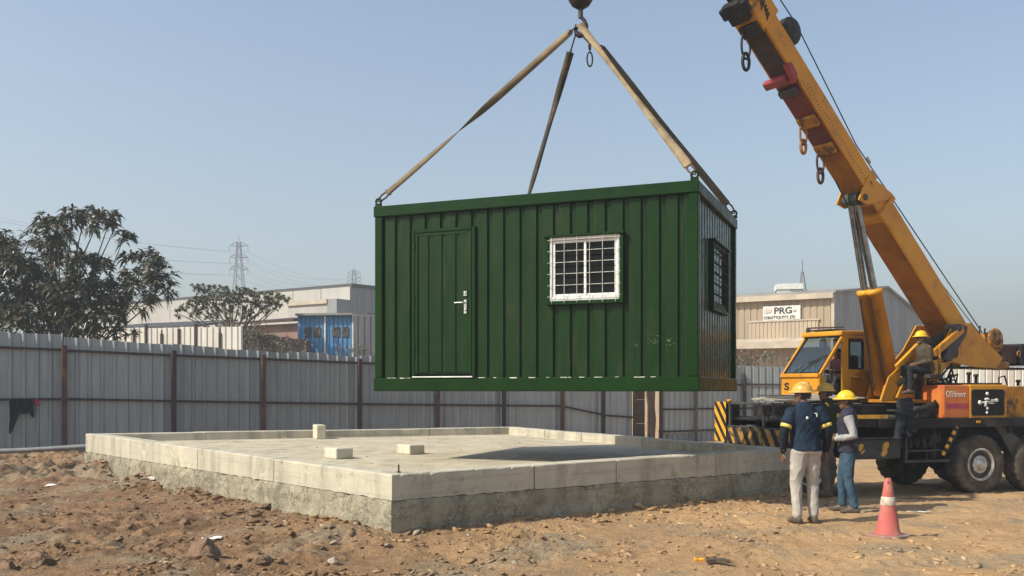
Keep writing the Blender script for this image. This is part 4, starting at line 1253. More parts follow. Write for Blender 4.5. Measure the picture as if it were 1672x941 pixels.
# bundles of hoses on the deck beside the turntable
mb = MB()
for k in range(7):
    x0_, z0_ = sz(1498 + k * 6, 668 + (k % 3) * 3, .25)
    mb.tube([TF.p(x0_ - .25, .3, DK + .02), TF.p(x0_ - .1, .25, DK + .14 + .03 * k), TF.p(x0_ + .1, .3, DK + .2 - .02 * k), TF.p(x0_ + .35, .35, DK + .03)], .045, 8)
mb.build('hose_bundle', M['black_metal'], crane)
x0_, _ = sz(1490, 665, .3)
MB().box(TF, (x0_, .25, DK + .001), (x0_ + .38, .7, DK + .24)).build('tool_box', M['grey_panel'], crane, bevel=.05, seg=3)

# ---- turntable
MB().box(TF, (sL + .9, 1.05, DK + .001), (sL + 5.2, 2.35, DK + .26)).build('centre_frame', M['chassis'], crane, bevel=.02)
ztt = CZ - 22 / F_PX * 19.2
mb = MB().lathe(CT + Z * (DK + .001), Z, [(1.0, 0), (1.0, .05), (.92, .06), (.92, .1), (.99, .105), (.99, .16), (.9, .165), (.9, ztt - DK - .07), (.98, ztt - DK - .06), (.98, ztt - DK - .003)], 48)
mb.build('turntable', M['chassis'], crane)
MB().box(BF, (-1.9, -.75, ztt), (1.05, .75, ztt + .07)).build('slewing_platform', M['orange_dirty'], crane, bevel=.012)


def bz(px, py, b=0.): return BF.hit(px, py, b)
# side plates of the upper frame
OUT = ((1436, 655), (1449, 616), (1466, 600), (1490, 612), (1510, 600), (1534, 570), (1556, 528), (1584, 528), (1602, 552), (1636, 585), (1624, 602), (1590, 600), (1552, 592), (1533, 612), (1527, 655))
for b in (.42, -.42):
    # same real outline on both sides: measured on the near plate
    pts = [BF.p(*(lambda q: (q[0], b - (.03 if b < 0 else 0), q[1]))(bz(x, y, .42))) for (x, y) in OUT]
    MB().prism(pts, BN * .03).build('frame_plate', M['orange'], crane, bevel=.008)
# stiffeners and struts on the near plate
def strut(p0, p1, w, b0, b1, m, name='strut'):
    q0, q1 = V((*bz(*p0, b0), 0)), V((*bz(*p1, b0), 0))
    d = (q1 - q0).normalized(); n = V((-d.y, d.x, 0)) * w / 2
    pts = [BF.p(q.x, b0, q.y) for q in (q0 + n, q1 + n, q1 - n, q0 - n)]
    return MB().prism(pts, BN * (b1 - b0)).build(name, M[m], crane, bevel=.008)
strut((1461, 600), (1502, 558), .1, .46, .53, 'orange')
strut((1470, 618), (1540, 585), .08, .46, .5, 'orange')
strut((1522, 577), (1568, 538), .15, .5, .58, 'orange')
strut((1462, 652), (1482, 606), .1, .46, .52, 'orange')
strut((1516, 655), (1520, 590), .1, .46, .52, 'orange_dirty')
strut((1478, 606), (1520, 600), .09, .46, .54, 'orange_dirty')
MB().ppoly(BF, ((1553, 540), (1566, 530), (1574, 534), (1572, 546), (1548, 590), (1534, 588)), .47, .56).build('hinge_bracket', M['grey_panel'], crane, bevel=.01)
MB().ppoly(BF, ((1505, 558), (1540, 540), (1546, 592), (1524, 592)), .455, .46).build('shadow_plate', M['chassis'], crane)
def pin(x, y, b0, b1, r, m='black_metal', name='pin'):
    a_, c_ = bz(x, y, b1); return MB().lathe(BF.p(a_, b0, c_), BN, [(r, 0), (r, b1 - b0), (r * .6, b1 - b0 + .01), (0, b1 - b0 + .012)], 20).build(name, M[m], crane)
pin(1568, 535, .3, .6, .075, 'grey_panel'); pin(1474, 627, .3, .5, .09); pin(1500, 630, .4, .5, .1, 'rust'); pin(1560, 575, .44, .475, .12, 'rust')
# clutter inside the upper frame
mb = MB(); rr = random.Random(21)
for k in range(14):
    x = -1.2 + 1.7 * rr.random(); z = ztt + .1 + .5 * rr.random()
    mb.tube([BF.p(x, .3 * rr.uniform(-1, 1.6), z), BF.p(x + .3 * rr.uniform(-1, 1), .3, z + .25), BF.p(x + .5 * rr.uniform(-1, 1), .2, z + .1 * rr.random())], .022, 7)
for k in range(5):
    x = -1.1 + .38 * k; mb.box(BF, (x, -.1, ztt + .071), (x + .2, .3, ztt + .3 + .12 * (k % 2)))
mb.build('hydraulic_unit', M['black_metal'], crane)

# ---- boom
k0, c0 = bz(1488, 438); k1, c1 = bz(1300, 135)
EL = math.atan2(c1 - c0, k1 - k0)
BD = BH * math.cos(EL) + Z * math.sin(EL); BM = -BH * math.sin(EL) + Z * math.cos(EL)
BO = BF.p(k0, 0, c0)
BX = Frame(BO, BD, BN, BM)                  # x along the boom, y across, z up out of its back


def bx(px, py, b=0.): return BX.hit(px, py, b)
xb = bx(1566, 552)[0]; xc = bx(1443, 338, .24)[0]; xd = bx(1232, -10, .2)[0]
LEN = (V((HOOK.x, HOOK.y, 0)) - CT).length / math.cos(EL) + .2


def section(x0, x1, w, h, m, name, extra=None):
    mb = MB(); r = .05
    P = [(-w / 2, -h / 2 + r), (-w / 2 + r, -h / 2), (w / 2 - r, -h / 2), (w / 2, -h / 2 + r), (w / 2, h / 2 - r), (w / 2 - r, h / 2), (-w / 2 + r, h / 2), (-w / 2, h / 2 - r)]
    mb.prism([BX.p(x0, y, z) for (y, z) in P], BD * (x1 - x0))
    if extra: extra(mb)
    return mb.build(name, [m, M['rust']], crane, bevel=.012)


W1, H1, W2, H2 = .54, .54, .48, .48
section(xb, xc, W1, H1, M['orange'], 'boom_base')
def bolts(mb):
    xa, xz = bx(1432, 300, .25)[0], bx(1322, 135, .25)[0]
    for k in range(36):
        x = xa + (xz - xa) * k / 35; mb.lathe(BX.p(x, W2 / 2, -.06 - .02 * math.sin(k * .7)), BN, [(.012, 0), (.012, .012), (0, .014)], 6, 1)


section(xc - .3, xd, W2, H2, M['orange'], 'boom_section', bolts)
section(xd - .3, LEN - 2.2, .4, .44, M['chassis'], 'boom_section')
section(LEN - 2.5, LEN, .32, .35, M['orange'], 'boom_section')
# collars at the section ends
def collar(x, w, h, l, m='orange'):
    mb = MB(); t = .03
    for lo, hi in (((x, -w / 2 - t, h / 2), (x + l, w / 2 + t, h / 2 + t)), ((x, -w / 2 - t, -h / 2 - t), (x + l, w / 2 + t, -h / 2)), ((x, w / 2, -h / 2 + .001), (x + l, w / 2 + t, h / 2 - .001)), ((x, -w / 2 - t, -h / 2 + .001), (x + l, -w / 2, h / 2 - .001))): mb.box(BX, lo, hi)
    mb.build('boom_collar', M[m], crane, bevel=.006)
collar(xc - .1, W1 + .01, H1 + .01, .1); collar(xd - .55, W2, H2, .5); collar(xd - .12, W2 + .062, H2 + .062, .1, 'orange_dirty'); collar(xc + .25, W2, H2, .06)
# flange strips along the lower edges, painted plates under the boom
for y in (-1, 1):
    MB().box(BX, (xc + .32, y * (W2 / 2 + .016) - .015, -H2 / 2 + .01), (xd - .56, y * (W2 / 2 + .016) + .015, -H2 / 2 + .06)).build('boom_flange', M['orange'], crane, bevel=.004)
r0 = bx(1345, 258, -.1)[0]; r1 = bx(1283, 135, -.1)[0]
MB().box(BX, (r0, -W2 / 2 + .01, -H2 / 2 - .02), (r1, W2 / 2 - .01, -H2 / 2 - .002)).build('boom_underplate', M['red'], crane)
MB().box(BX, (r0 + .02, -W2 / 2 - .002 + W2 + .0, -H2 / 2 + .065), (r1 - .02, W2 / 2 + .006, -H2 / 2 + .1)).build('boom_strip', M['orange_dirty'], crane)
MB().box(BX, (xb + .2, -W1 / 2 + .004, -H1 / 2 - .012), (xc - .2, W1 / 2 - .004, -H1 / 2 - .002)).build('boom_underplate', M['orange_shade'], crane)
MB().box(BX, (r1 + .1, -W2 / 2 + .02, -H2 / 2 - .012), (xd - .6, W2 / 2 - .02, -H2 / 2 - .002)).build('boom_underplate', M['rust_dark'], crane)
MB().box(BX, (xc + .05, -W2 / 2 + .006, -H2 / 2 - .014), (r0 - .02, W2 / 2 - .006, -H2 / 2 - .002)).build('boom_underplate', M['orange_shade'], crane)
# bolt rows and small plates on the side
for (x, y, w, h) in ((1418, 262, .16, .07), (1427, 285, .22, .09), (1440, 308, .18, .08), (1350, 172, .1, .05), (1330, 138, .06, .06)):
    a_, c_ = bx(x, y, W2 / 2); MB().box(BX, (a_ - w / 2, W2 / 2 + .001, c_ - h / 2), (a_ + w / 2, W2 / 2 + .004, c_ + h / 2)).build('worn_decal', M['decal'], crane)
# rope guides on the back of the boom and the hoist rope
for (x, y) in ((1402, 231), (1466, 338)):
    a_ = bx(x, y)[0]; hb = (H1 if a_ < xc else H2) / 2
    MB().box(BX, (a_ - .03, -.06, hb - .02), (a_ + .03, .06, hb + .1)).build('rope_guide', M['orange_dirty'], crane, bevel=.01)
kx = bx(1296, 40, .1)
mb = MB().lathe(BX.p(kx[0], .05, H2 / 2 + .14), BN, [(.05, -.02), (.24, 0), (.26, .03), (.24, .06), (.25, .1), (.26, .13), (.24, .16), (.05, .18)], 28)
mb.build('rope_sheave', M['black_metal'], crane)
MB().box(BX, (kx[0] - .08, -.02, H2 / 2 - .02), (kx[0] + .08, .02, H2 / 2 + .2)).build('sheave_bracket', M['orange_dirty'], crane, bevel=.01)
# winch
wa, wc = bz(1625, 557, .28)
wo = BF.p(wa, .28, wc)
mb = MB().lathe(wo, BN, [(.05, .04), (.15, .045), (.27, .03), (.285, .0), (.27, -.03), (.2, -.035), (.2, -.62), (.27, -.625), (.28, -.66), (.1, -.68), (.0, -.68)], 36)
mb.build('winch_drum', M['orange_dirty'], crane)
mb = MB().lathe(wo + BN * .045, BN, [(.09, 0), (.085, .04), (.03, .06), (0, .06)], 18)
for k in range(6):
    g = k * math.pi / 3; mb.lathe(wo + BN * .043 + (BH * math.cos(g) + Z * math.sin(g)) * .19, BN, [(.022, 0), (.022, .02), (0, .024)], 6)
mb.build('winch_hub', M['rust'], crane)
mb = MB().tube([wo - BN * .3 + Z * .2, BX.p(bx(1402, 231)[0], 0, H2 / 2 + .26), BX.p(kx[0], .14, H2 / 2 + .4), BX.p(LEN - .1, .05, .4)], .012, 6)
mb.tube([wo - BN * .36 + Z * .18, BX.p(bx(1466, 338)[0], -.05, H1 / 2 + .06), BX.p(LEN - .1, -.05, .34)], .009, 6)
mb.build('hoist_rope', M['rope'], crane)
# boom head sheaves above the hook
mb = MB()
for y in (-.12, .12): mb.lathe(BX.p(LEN - .05, y - .02, -.12), BN, [(.05, 0), (.25, 0), (.22, .02), (.25, .04), (.05, .04)], 24)
mb.build('boom_head_sheave', M['black_metal'], crane)
for y in (-.19, .17): MB().box(BX, (LEN - .3, y, -.3), (LEN + .15, y + .02, .2)).build('boom_head', M['orange'], crane)
# rear of the upper frame: ballast, cross beam
ba, bc = bz(1634, 566, .3)
fr = BF
a0_, zc0 = bz(1634, 594, .25); a1_, zc1 = bz(1661, 563, .25)
MB().box(BF, (a1_, -.6, zc0), (a0_, .25, zc1)).build('counterweight', M['rust'], crane, bevel=.03, seg=2)
MB().box(BF, (a1_ - .75, -.75, zc0 - .02), (a1_ - .004, .35, zc1 + .02)).build('counterweight', M['chassis'], crane, bevel=.03, seg=2)
a2_, z2_ = bz(1700, 604, .4); a3_, z3_ = bz(1540, 596, .4)
MB().box(BF, (a2_ - .3, -.5, z2_ + .005), (a3_, .4, z3_ - .02)).build('rear_beam', M['chassis'], crane, bevel=.01)
mb = MB().ring(BF.p(bz(1664, 578, .36)[0], .352, bz(1664, 578, .36)[1]), BN, .06, .015, 16, 6); mb.build('rear_hook_eye', M['orange_dirty'], crane)
mb = MB().ppoly(BF, ((1600, 602), (1612, 590), (1640, 592), (1640, 600), (1622, 605)), .3, .42); mb.build('winch_bracket', M['orange_dirty'], crane, bevel=.01)
mb = MB()
for k in range(6): mb.tube([BF.p(bz(1572 + k * 9, 545, .2)[0], .2, bz(1572 + k * 9, 545, .2)[1]), BF.p(bz(1576 + k * 8, 530 + 4 * (k % 3), .1)[0], .1, bz(1576 + k * 8, 533 + 4 * (k % 3), .1)[1])], .02, 6)
mb.build('winch_valves', M['black_metal'], crane)
MB().box(BF, (-2.1, -.3, bz(1590, 580, .2)[1] - .1), (-1.2, .25, bz(1590, 560, .2)[1])).build('winch_base', M['orange_dirty'], crane, bevel=.02)

# ---- lifting rams
UP = V((bz(1393, 326)[0], 0, bz(1393, 326)[1])); LO = V((bz(1450, 645)[0], 0, bz(1450, 645)[1]))
for b in (-.165, .165):
    p0, p1 = BF.p(LO.x, b, LO.z), BF.p(UP.x, b * .36, UP.z); d = (p1 - p0)
    f = .545
    r = MB().lathe(p0, d, [(.11, .0), (.138, .03), (.138, d.length * f - .1), (.158, d.length * f - .1), (.158, d.length * f), (.08, d.length * f + .01)], 28)
    c_ = r.build('ram_cylinder', M['orange'], crane)
    MB().lathe(p0, d, [(.07, d.length * f), (.07, d.length - .1)], 20).build('ram_rod', M['chrome'], crane)
    MB().lathe(p1 - BN * .09, BN, [(.13, 0), (.13, .18)], 20).build('ram_eye', M['grey_panel'], crane)
    # clevis at the foot
    for e_ in (-.2, .17): MB().prism([BF.p(LO.x - .22, b + e_ * .9, ztt + .071), BF.p(LO.x + .26, b + e_ * .9, ztt + .071), BF.p(LO.x + .12, b + e_ * .9, ztt + .36), BF.p(LO.x - .1, b + e_ * .9, ztt + .36)], BN * .03).build('ram_clevis', M['orange'], crane, bevel=.006)
    MB().tube([p0 + d * .02 + BH * .2, p0 + d * .25 + BH * .2, p0 + d * .5 + BH * .19], .016, 7).build('ram_hose', M['black_metal'], crane)
MB().lathe(BF.p(UP.x, -.3, UP.z), BN, [(.06, 0), (.06, .6)], 16).build('ram_pin', M['grey_panel'], crane)
for y in (-.27, .24):
    pts = [BX.p(*(lambda q: (q[0], y, q[1]))(bx(px_, py_, 0))) for (px_, py_) in ((1383, 330), (1397, 338), (1432, 330), (1440, 322), (1402, 290), (1393, 305))]
    MB().prism(pts, BN * .03).build('ram_bracket', M['orange'], crane, bevel=.006)
mb = MB().tube([BF.p(*(lambda q: (q[0], .3, q[1]))(bz(1364, 295, .3))), BF.p(*(lambda q: (q[0], .3, q[1]))(bz(1384, 335, .3)))], .014, 6)
mb.tube([BF.p(*(lambda q: (q[0], .1, q[1]))(bz(1398, 345, .1))), BF.p(*(lambda q: (q[0], .3, q[1]))(bz(1423, 470, .3)))], .016, 6); mb.build('ram_hose', M['black_metal'], crane)

# ---- lugs, shackles and the red bracket under the boom
def under(px, py, b): return BX.p(bx(px, py, b)[0], b, -(H2 / 2))
def shackle(px, py, L, m):
    a_ = bx(px, py, -.1)
    p = BX.p(a_[0], -.1, -H2 / 2 - .06)
    MB().box(BX, (a_[0] - .12, -.2, -H2 / 2 - .1), (a_[0] + .12, .22, -H2 / 2 - .021)).build('shackle_lug', M['orange_dirty' if m != 'black_metal' else m], crane, bevel=.015)
    mb = MB(); fwd = V((.6, -.8, 0))
    mb.ring(p - Z * L * .4, fwd, L * .2, .022, 18, 8, sy=2.0); mb.ring(p - Z * (L * .88), fwd, L * .15, .03, 18, 8, sy=1.7)
    mb.build('shackle', M[m], crane)
shackle(1222, 48, .6, 'black_metal'); shackle(1316, 196, .5, 'orange_dirty'); shackle(1344, 240, .55, 'rust')
a_, _ = bx(1282, 122, 0)
MB().box(BX, (a_ - .08, -W2 / 2 - .12, -H2 / 2 - .16), (a_ + .08, W2 / 2 - .1, -H2 / 2 - .022)).build('red_bracket', M['red_lit'], crane, bevel=.02)
MB().prism([BX.p(a_ - .14, W2 / 2 - .08, -H2 / 2 - .1), BX.p(a_ + .26, W2 / 2 - .08, -H2 / 2 - .02), BX.p(a_ + .2, W2 / 2 - .08, -H2 / 2 + .1), BX.p(a_ - .05, W2 / 2 - .08, -H2 / 2 + .08)], BN * .13).build('red_bracket', M['red_lit'], crane, bevel=.015)
a_, _ = bx(1292, 145, 0)
MB().box(BX, (a_ - .07, -.2, -H2 / 2 - .13), (a_ + .07, .2, -H2 / 2 - .022)).build('shackle_lug', M['grey_panel'], crane, bevel=.02)
a_, _ = bx(1205, 20, 0)
mb = MB().box(BX, (xd - .1, -.32, -H2 / 2 - .15), (xd + .12, .3, -H2 / 2 - .035)); mb.build('boom_head_bracket', M['chassis'], crane, bevel=.02)
a_, _ = bx(1212, 22, 0)
MB().box(BX, (a_ - .12, -W2 / 2 + .02, -H2 / 2 - .17), (a_ + .3, W2 / 2 - .04, -H2 / 2 - .013)).build('boom_guide_block', M['chassis'], crane, bevel=.03)
mb = MB(); 
for k in range(7): x = xd - .5 + .07 * k; mb.tube([BX.p(x, .24, -.15 + .05 * (k % 3)), BX.p(x + .1, .3, .02 * k)], .02, 6)
mb.build('boom_hoses', M['rust_dark'], crane)

# ---- operator's cab on the far side of the rams
CB0 = -.42; CWD = .98
def cz(px, py): return bz(px, py, CB0)
fk0, _ = cz(1338, 640); kb, zbase = cz(1426, 655); kp, zn = cz(1341, 612); kr, zr = cz(1376, 548); _, ztop_ = cz(1400, 543)
zbase = max(zbase, ztt + .02)
def kz(y): return cz(1390, y)[1]
def plate(pts, b0, b1, m, name, parent=crane, bevel=.01):
    return MB().prism([BF.p(k, b0, z) for (k, z) in pts], BN * (b1 - b0)).build(name, M[m], parent, bevel=bevel)
n0, n1 = CB0, CB0 - CWD                                # near and far faces
zsill = kz(650)
# front nose
mb = MB().box(BF, (fk0 - .05, n1, zbase), (fk0, n0, zn)); nose = mb.build('cab_nose', M['orange'], crane, bevel=.03, seg=3)
MB().box(BF, (fk0 - .001, n1 + .01, zn - .05), (fk0 + .035, n0 - .01, zn + .03)).build('cab_nose_ledge', M['orange'], crane, bevel=.012, seg=2)
MB().box(BF, (fk0 - .02, n1 + .05, zbase + .0), (fk0 + .05, n0 - .02, zbase + .1)).build('cab_bumper', M['orange'], crane, bevel=.01)
MB().box(BF, (fk0 + .001, n1 + .3, zbase + .12), (fk0 + .03, n0 - .1, zbase + .16)).build('cab_step', M['rust_dark'], crane)
tx = text('S    EL', .2, BF.p(fk0 + .003, n1 + .1, zn - .3), BN, Z, BH, M['chassis'], 'lettering', crane, .003, .006, sx=1.38)
# near-side walls
k_post0, _ = cz(1376, 600); k_post1, _ = cz(1385, 600); k_w0, _ = cz(1388, 600); k_w1, _ = cz(1410, 600); k_end, _ = cz(1426, 600)
T = .05
plate([(fk0, zbase), (fk0, zn), (fk0 - .12, zn), (fk0 - .33, zbase)], n0 - T, n0, 'orange', 'cab_side')
plate([(fk0 - .33, zbase), (fk0 - .33, zsill), (k_end, zsill), (k_end, zbase)], n0 - T, n0, 'orange_dirty', 'cab_sill')
plate([(k_post0, zsill), (k_post0, zr - .05), (k_post1, zr - .05), (k_post1, zsill)], n0 - T, n0 + .01, 'orange', 'cab_post')
plate([(k_w0 + .03, zsill), (k_w0 + .03, kz(603)), (k_w1, kz(603)), (k_w1, zsill)], n0 - T, n0, 'orange', 'cab_door_panel')
plate([(k_w1, zsill), (k_w1, zr - .05), (k_end, zr - .05), (k_end, zsill)], n0 - T, n0, 'orange', 'cab_side')
plate([(k_post0, zr - .05), (k_post0, zr + .02), (k_end, zr + .02), (k_end, zr - .05)], n0 - T, n0 + .005, 'orange', 'cab_top_rail')
wnd = plate([(k_w0, kz(602)), (k_w0, kz(556)), (k_w1, kz(556)), (k_w1, kz(602))], n0 - .03, n0 - .02, 'glass', 'cab_window', bevel=0)
mb = MB(); f = .025
for (a_, b_, c_, d_) in ((k_w0 + .03, k_w0 + .0, kz(602), kz(556)), (k_w1 + .02, k_w1 - .01, kz(602), kz(556))): mb.box(BF, (min(a_, b_), n0 - .045, c_), (max(a_, b_), n0 + .008, d_))
for z in (kz(602), kz(557)): mb.box(BF, (k_w1, n0 - .044, z - .015), (k_w0, n0 + .007, z + .015))
mb.build('window_frame', M['chassis'], wnd)
mb = MB().tube([BF.p(k_w0 - .05, n0 + .01, kz(615)), BF.p(k_w0 - .05, n0 + .05, kz(615)), BF.p(k_w1 + .08, n0 + .05, kz(617)), BF.p(k_w1 + .08, n0 + .01, kz(617))], .016, 8); mb.build('grab_rail', M['orange'], crane)
# slanted front pillars, windscreen
for b in (n0 - .05, n1):
    plate([(fk0, zn), (kr, zr), (kr - .1, zr), (fk0 - .1, zn)], b, b + .05, 'orange', 'cab_pillar')
ws = MB().prism([BF.p(fk0 - .03, n1 + .051, zn + .03), BF.p(fk0 - .03, n0 - .051, zn + .03), BF.p(kr - .03, n0 - .051, zr - .02), BF.p(kr - .03, n1 + .051, zr - .02)], BH * -.01).build('windscreen', M['glass'], crane)
mb = MB(); sd = V((kr - fk0, 0, zr - zn)); 
for t in (.03, .96):
    k = fk0 + (kr - fk0) * t; z = zn + (zr - zn) * t; mb.box(BF, (k - .05, n1 + .052, z), (k - .01, n0 - .052, z + .03))
for b in (n1 + .053, n0 - .08):
    mb.prism([BF.p(fk0 - .02, b, zn + .03), BF.p(fk0 - .06, b, zn + .03), BF.p(kr - .06, b, zr - .02), BF.p(kr - .02, b, zr - .02)], BN * .025)
mb.build('windscreen_seal', M['chassis'], ws)
def wsp(u, t, off=.012):
    return BF.p(fk0 + (kr - fk0) * t + off, n1 + .05 + (CWD - .1) * u, zn + (zr - zn) * t)
mb = MB().tube([wsp(.45, .02), wsp(.62, .22), wsp(.8, .42)], .01, 6); mb.tube([wsp(.55, .3), wsp(.95, .5)], .014, 6); mb.tube([wsp(.2, .02), wsp(.45, .2)], .009, 6)
mb.build('wiper', M['chassis'], ws)
# roof, back, far side, floor
mb = MB().prism([BF.p(kr + .06, n1 - .02, zr), BF.p(kr + .06, n0 + .02, zr), BF.p(k_end, n0 + .02, zr + .021), BF.p(k_end, n1 - .02, zr + .021)], Z * .1); mb.build('cab_roof', M['orange'], crane, bevel=.025, seg=2)
mb = MB().box(BF, (kr - .5, n1 + .15, zr + .121), (kr + .02, n0 - .3, zr + .15)); mb.tube([BF.p(kr - .1, n1 + .1, zr + .2), BF.p(kr - .3, n0 - .2, zr + .19)], .018, 6); mb.lathe(BF.p(kr, n1 + .12, zr + .1), Z, [(.05, 0), (.05, .06), (.035, .1), (0, .11)], 12)
mb.build('cab_roof_lamp', M['rust_dark'], crane)
plate([(k_end, zbase), (k_end, zn), (k_end + .05, zn), (k_end + .05, zbase)], n1 + .041, n0 - .051, 'orange_dirty', 'cab_back')
plate([(k_end, zr - .07), (k_end, zr), (k_end + .05, zr), (k_end + .05, zr - .07)], n1, n0 - .051, 'orange_dirty', 'cab_back')
plate([(k_end, zn), (k_end, zr - .07), (k_end + .05, zr - .07), (k_end + .05, zn)], n1, n1 + .06, 'orange', 'cab_post')
plate([(k_end + .02, zn), (k_end + .02, zr - .07), (k_end + .026, zr - .07), (k_end + .026, zn)], n1 + .061, n0 - .052, 'glass', 'cab_window', bevel=0)
plate([(fk0, zbase), (fk0, zn), (k_end + .051, zn), (k_end + .051, zbase)], n1, n1 + .04, 'orange_dirty', 'cab_side')
plate([(fk0 - .1, zn), (kr - .1, zr), (k_end + .15, zr), (k_end + .15, zn)], n1 + .01, n1 + .02, 'glass', 'cab_window', bevel=0)
MB().box(BF, (k_end + .051, n1 + .041, zbase - .04), (fk0 - .051, n0 - .052, zbase)).build('cab_floor', M['chassis'], crane)
mb = MB().box(BF, (k_end + .2, n1 + .2, zbase), (k_end + .6, n0 - .25, zbase + .38)); mb.box(BF, (k_end + .1, n1 + .22, zbase + .381), (k_end + .22, n0 - .27, zbase + .95)); mb.build('cab_seat', M['chassis'], crane, bevel=.04, seg=2)
mb = MB().box(BF, (fk0 - .35, n1 + .2, zbase), (fk0 - .1, n0 - .2, zbase + .5))
for k in range(3): mb.tube([BF.p(fk0 - .3, n1 + .3 + .15 * k, zbase + .5), BF.p(fk0 - .36, n1 + .3 + .15 * k, zbase + .75)], .014, 6)
mb.build('cab_console', M['grey_panel'], crane, bevel=.02)
# grey cloth or mirror hanging in the cab doorway
p_ = BF.p(*(lambda q: (q[0], CB0 + .03, q[1]))(cz(1355, 606)))
MB().ell(p_ - Z * .12, BH * .07, BN * .02, Z * .13, 12, 8).build('wing_mirror', M['grey_panel'], crane)
MB().tube([p_ + BH * .1, p_ + BN * .05, p_ - Z * .1], .01, 6).build('mirror_arm', M['chassis'], crane)

# rag of dark work clothes over the side of the carrier
def work_clothes():
    q = sz(1478, 655, -.1); o = TF.p(q[0], -.1, q[1])
    mb = MB()
    def P(px, py, b): a, c = sz(px, py, b); return TF.p(a, b, c)
    mb.loft([(P(1478, 650, -.02), TU * .13, TV * .1), (P(1478, 660, -.06), TU * .19, TV * .11), (P(1477, 672, -.08), TU * .18, TV * .11), (P(1476, 682, -.09), TU * .17, TV * .1)], 18)
    mb.loft([(P(1471, 678, -.1), TU * .1, TV * .09), (P(1469, 697, -.11), TU * .085, TV * .085), (P(1466, 714, -.11), TU * .075, TV * .075)], 14)
    mb.loft([(P(1483, 678, -.1), TU * .1, TV * .09), (P(1482, 697, -.11), TU * .085, TV * .085), (P(1481, 714, -.11), TU * .075, TV * .075)], 14)
    mb.loft([(P(1466, 718, -.14), TU * .1, TV * .09), (P(1466, 713, -.12), TU * .08, TV * .08)], 12)
    mb.ell(P(1492, 684, -.08), TU * .12, TV * .1, Z * .16)
    me = remeshed(mb, 'work_clothes', .022, 5)
    for v in me.vertices:
        k = mnoise.noise(V((v.co.x * 9, v.co.y * 9, v.co.z * 14))); v.co += v.normal * .03 * k
    for v in me.vertices: v.co -= o
    ob = link('work_clothes', me, [M['charcoal']], None, o)
    tag(ob, 'dark grey work trousers and bag hung over the side of the crane carrier', 'work clothes')
work_clothes()
# ---------------------------------------------------------------- people
def limb(mb, pts, rs, n=14):
    """round limb with rounded ends"""
    pts = [V(p) for p in pts]
    d0 = (pts[0] - pts[1]).normalized(); d1 = (pts[-1] - pts[-2]).normalized()
    P = [pts[0] + d0 * rs[0] * .8] + pts + [pts[-1] + d1 * rs[-1] * .8]
    mb.tube(P, [rs[0] * .45] + list(rs) + [rs[-1] * .45], n)


def hand(mb, w, d, nrm, side, curl=.5, k=1.0):
    """w wrist, d towards the fingers, nrm out of the palm, side +1/-1 which way the thumb leaves"""
    w, d, nrm = V(w), V(d).normalized(), V(nrm)
    nrm = (nrm - d * nrm.dot(d)).normalized(); a = d.cross(nrm) * side
    mb.loft([(w - d * .02, a * .027 * k, nrm * .021 * k), (w + d * .03 * k, a * .036 * k, nrm * .017 * k), (w + d * .085 * k, a * .041 * k, nrm * .014 * k), (w + d * .1 * k, a * .036 * k, nrm * .011 * k)], 12)
    for i, (off, L) in enumerate(((.031, .068), (.0105, .078), (-.0105, .072), (-.031, .056))):
        b = w + d * .085 * k + a * off * k
        g1, g2, g3 = curl * .55, curl * 1.2, curl * 1.7
        q = [b]
        for g, f in ((g1, .42), (g2, .33), (g3, .25)):
            q.append(q[-1] + (d * math.cos(g) + nrm * math.sin(g) + a * off * .6).normalized() * L * f * k)
        mb.tube([b - d * .03 * k] + q, [.0085 * k, .0092 * k, .0088 * k, .0082 * k, .006 * k], 8)
    t0 = w + d * .025 * k + a * .028 * k
    t1 = t0 + (d * .6 + a * .75 + nrm * .25).normalized() * .04 * k; t2 = t1 + (d * .85 + a * .2 + nrm * .4).normalized() * .03 * k; t3 = t2 + (d * .9 - a * .1 + nrm * .45).normalized() * .024 * k
    mb.tube([t0 - a * .015, t0, t1, t2, t3], [.011 * k, .0125 * k, .0115 * k, .0095 * k, .0065 * k], 8)


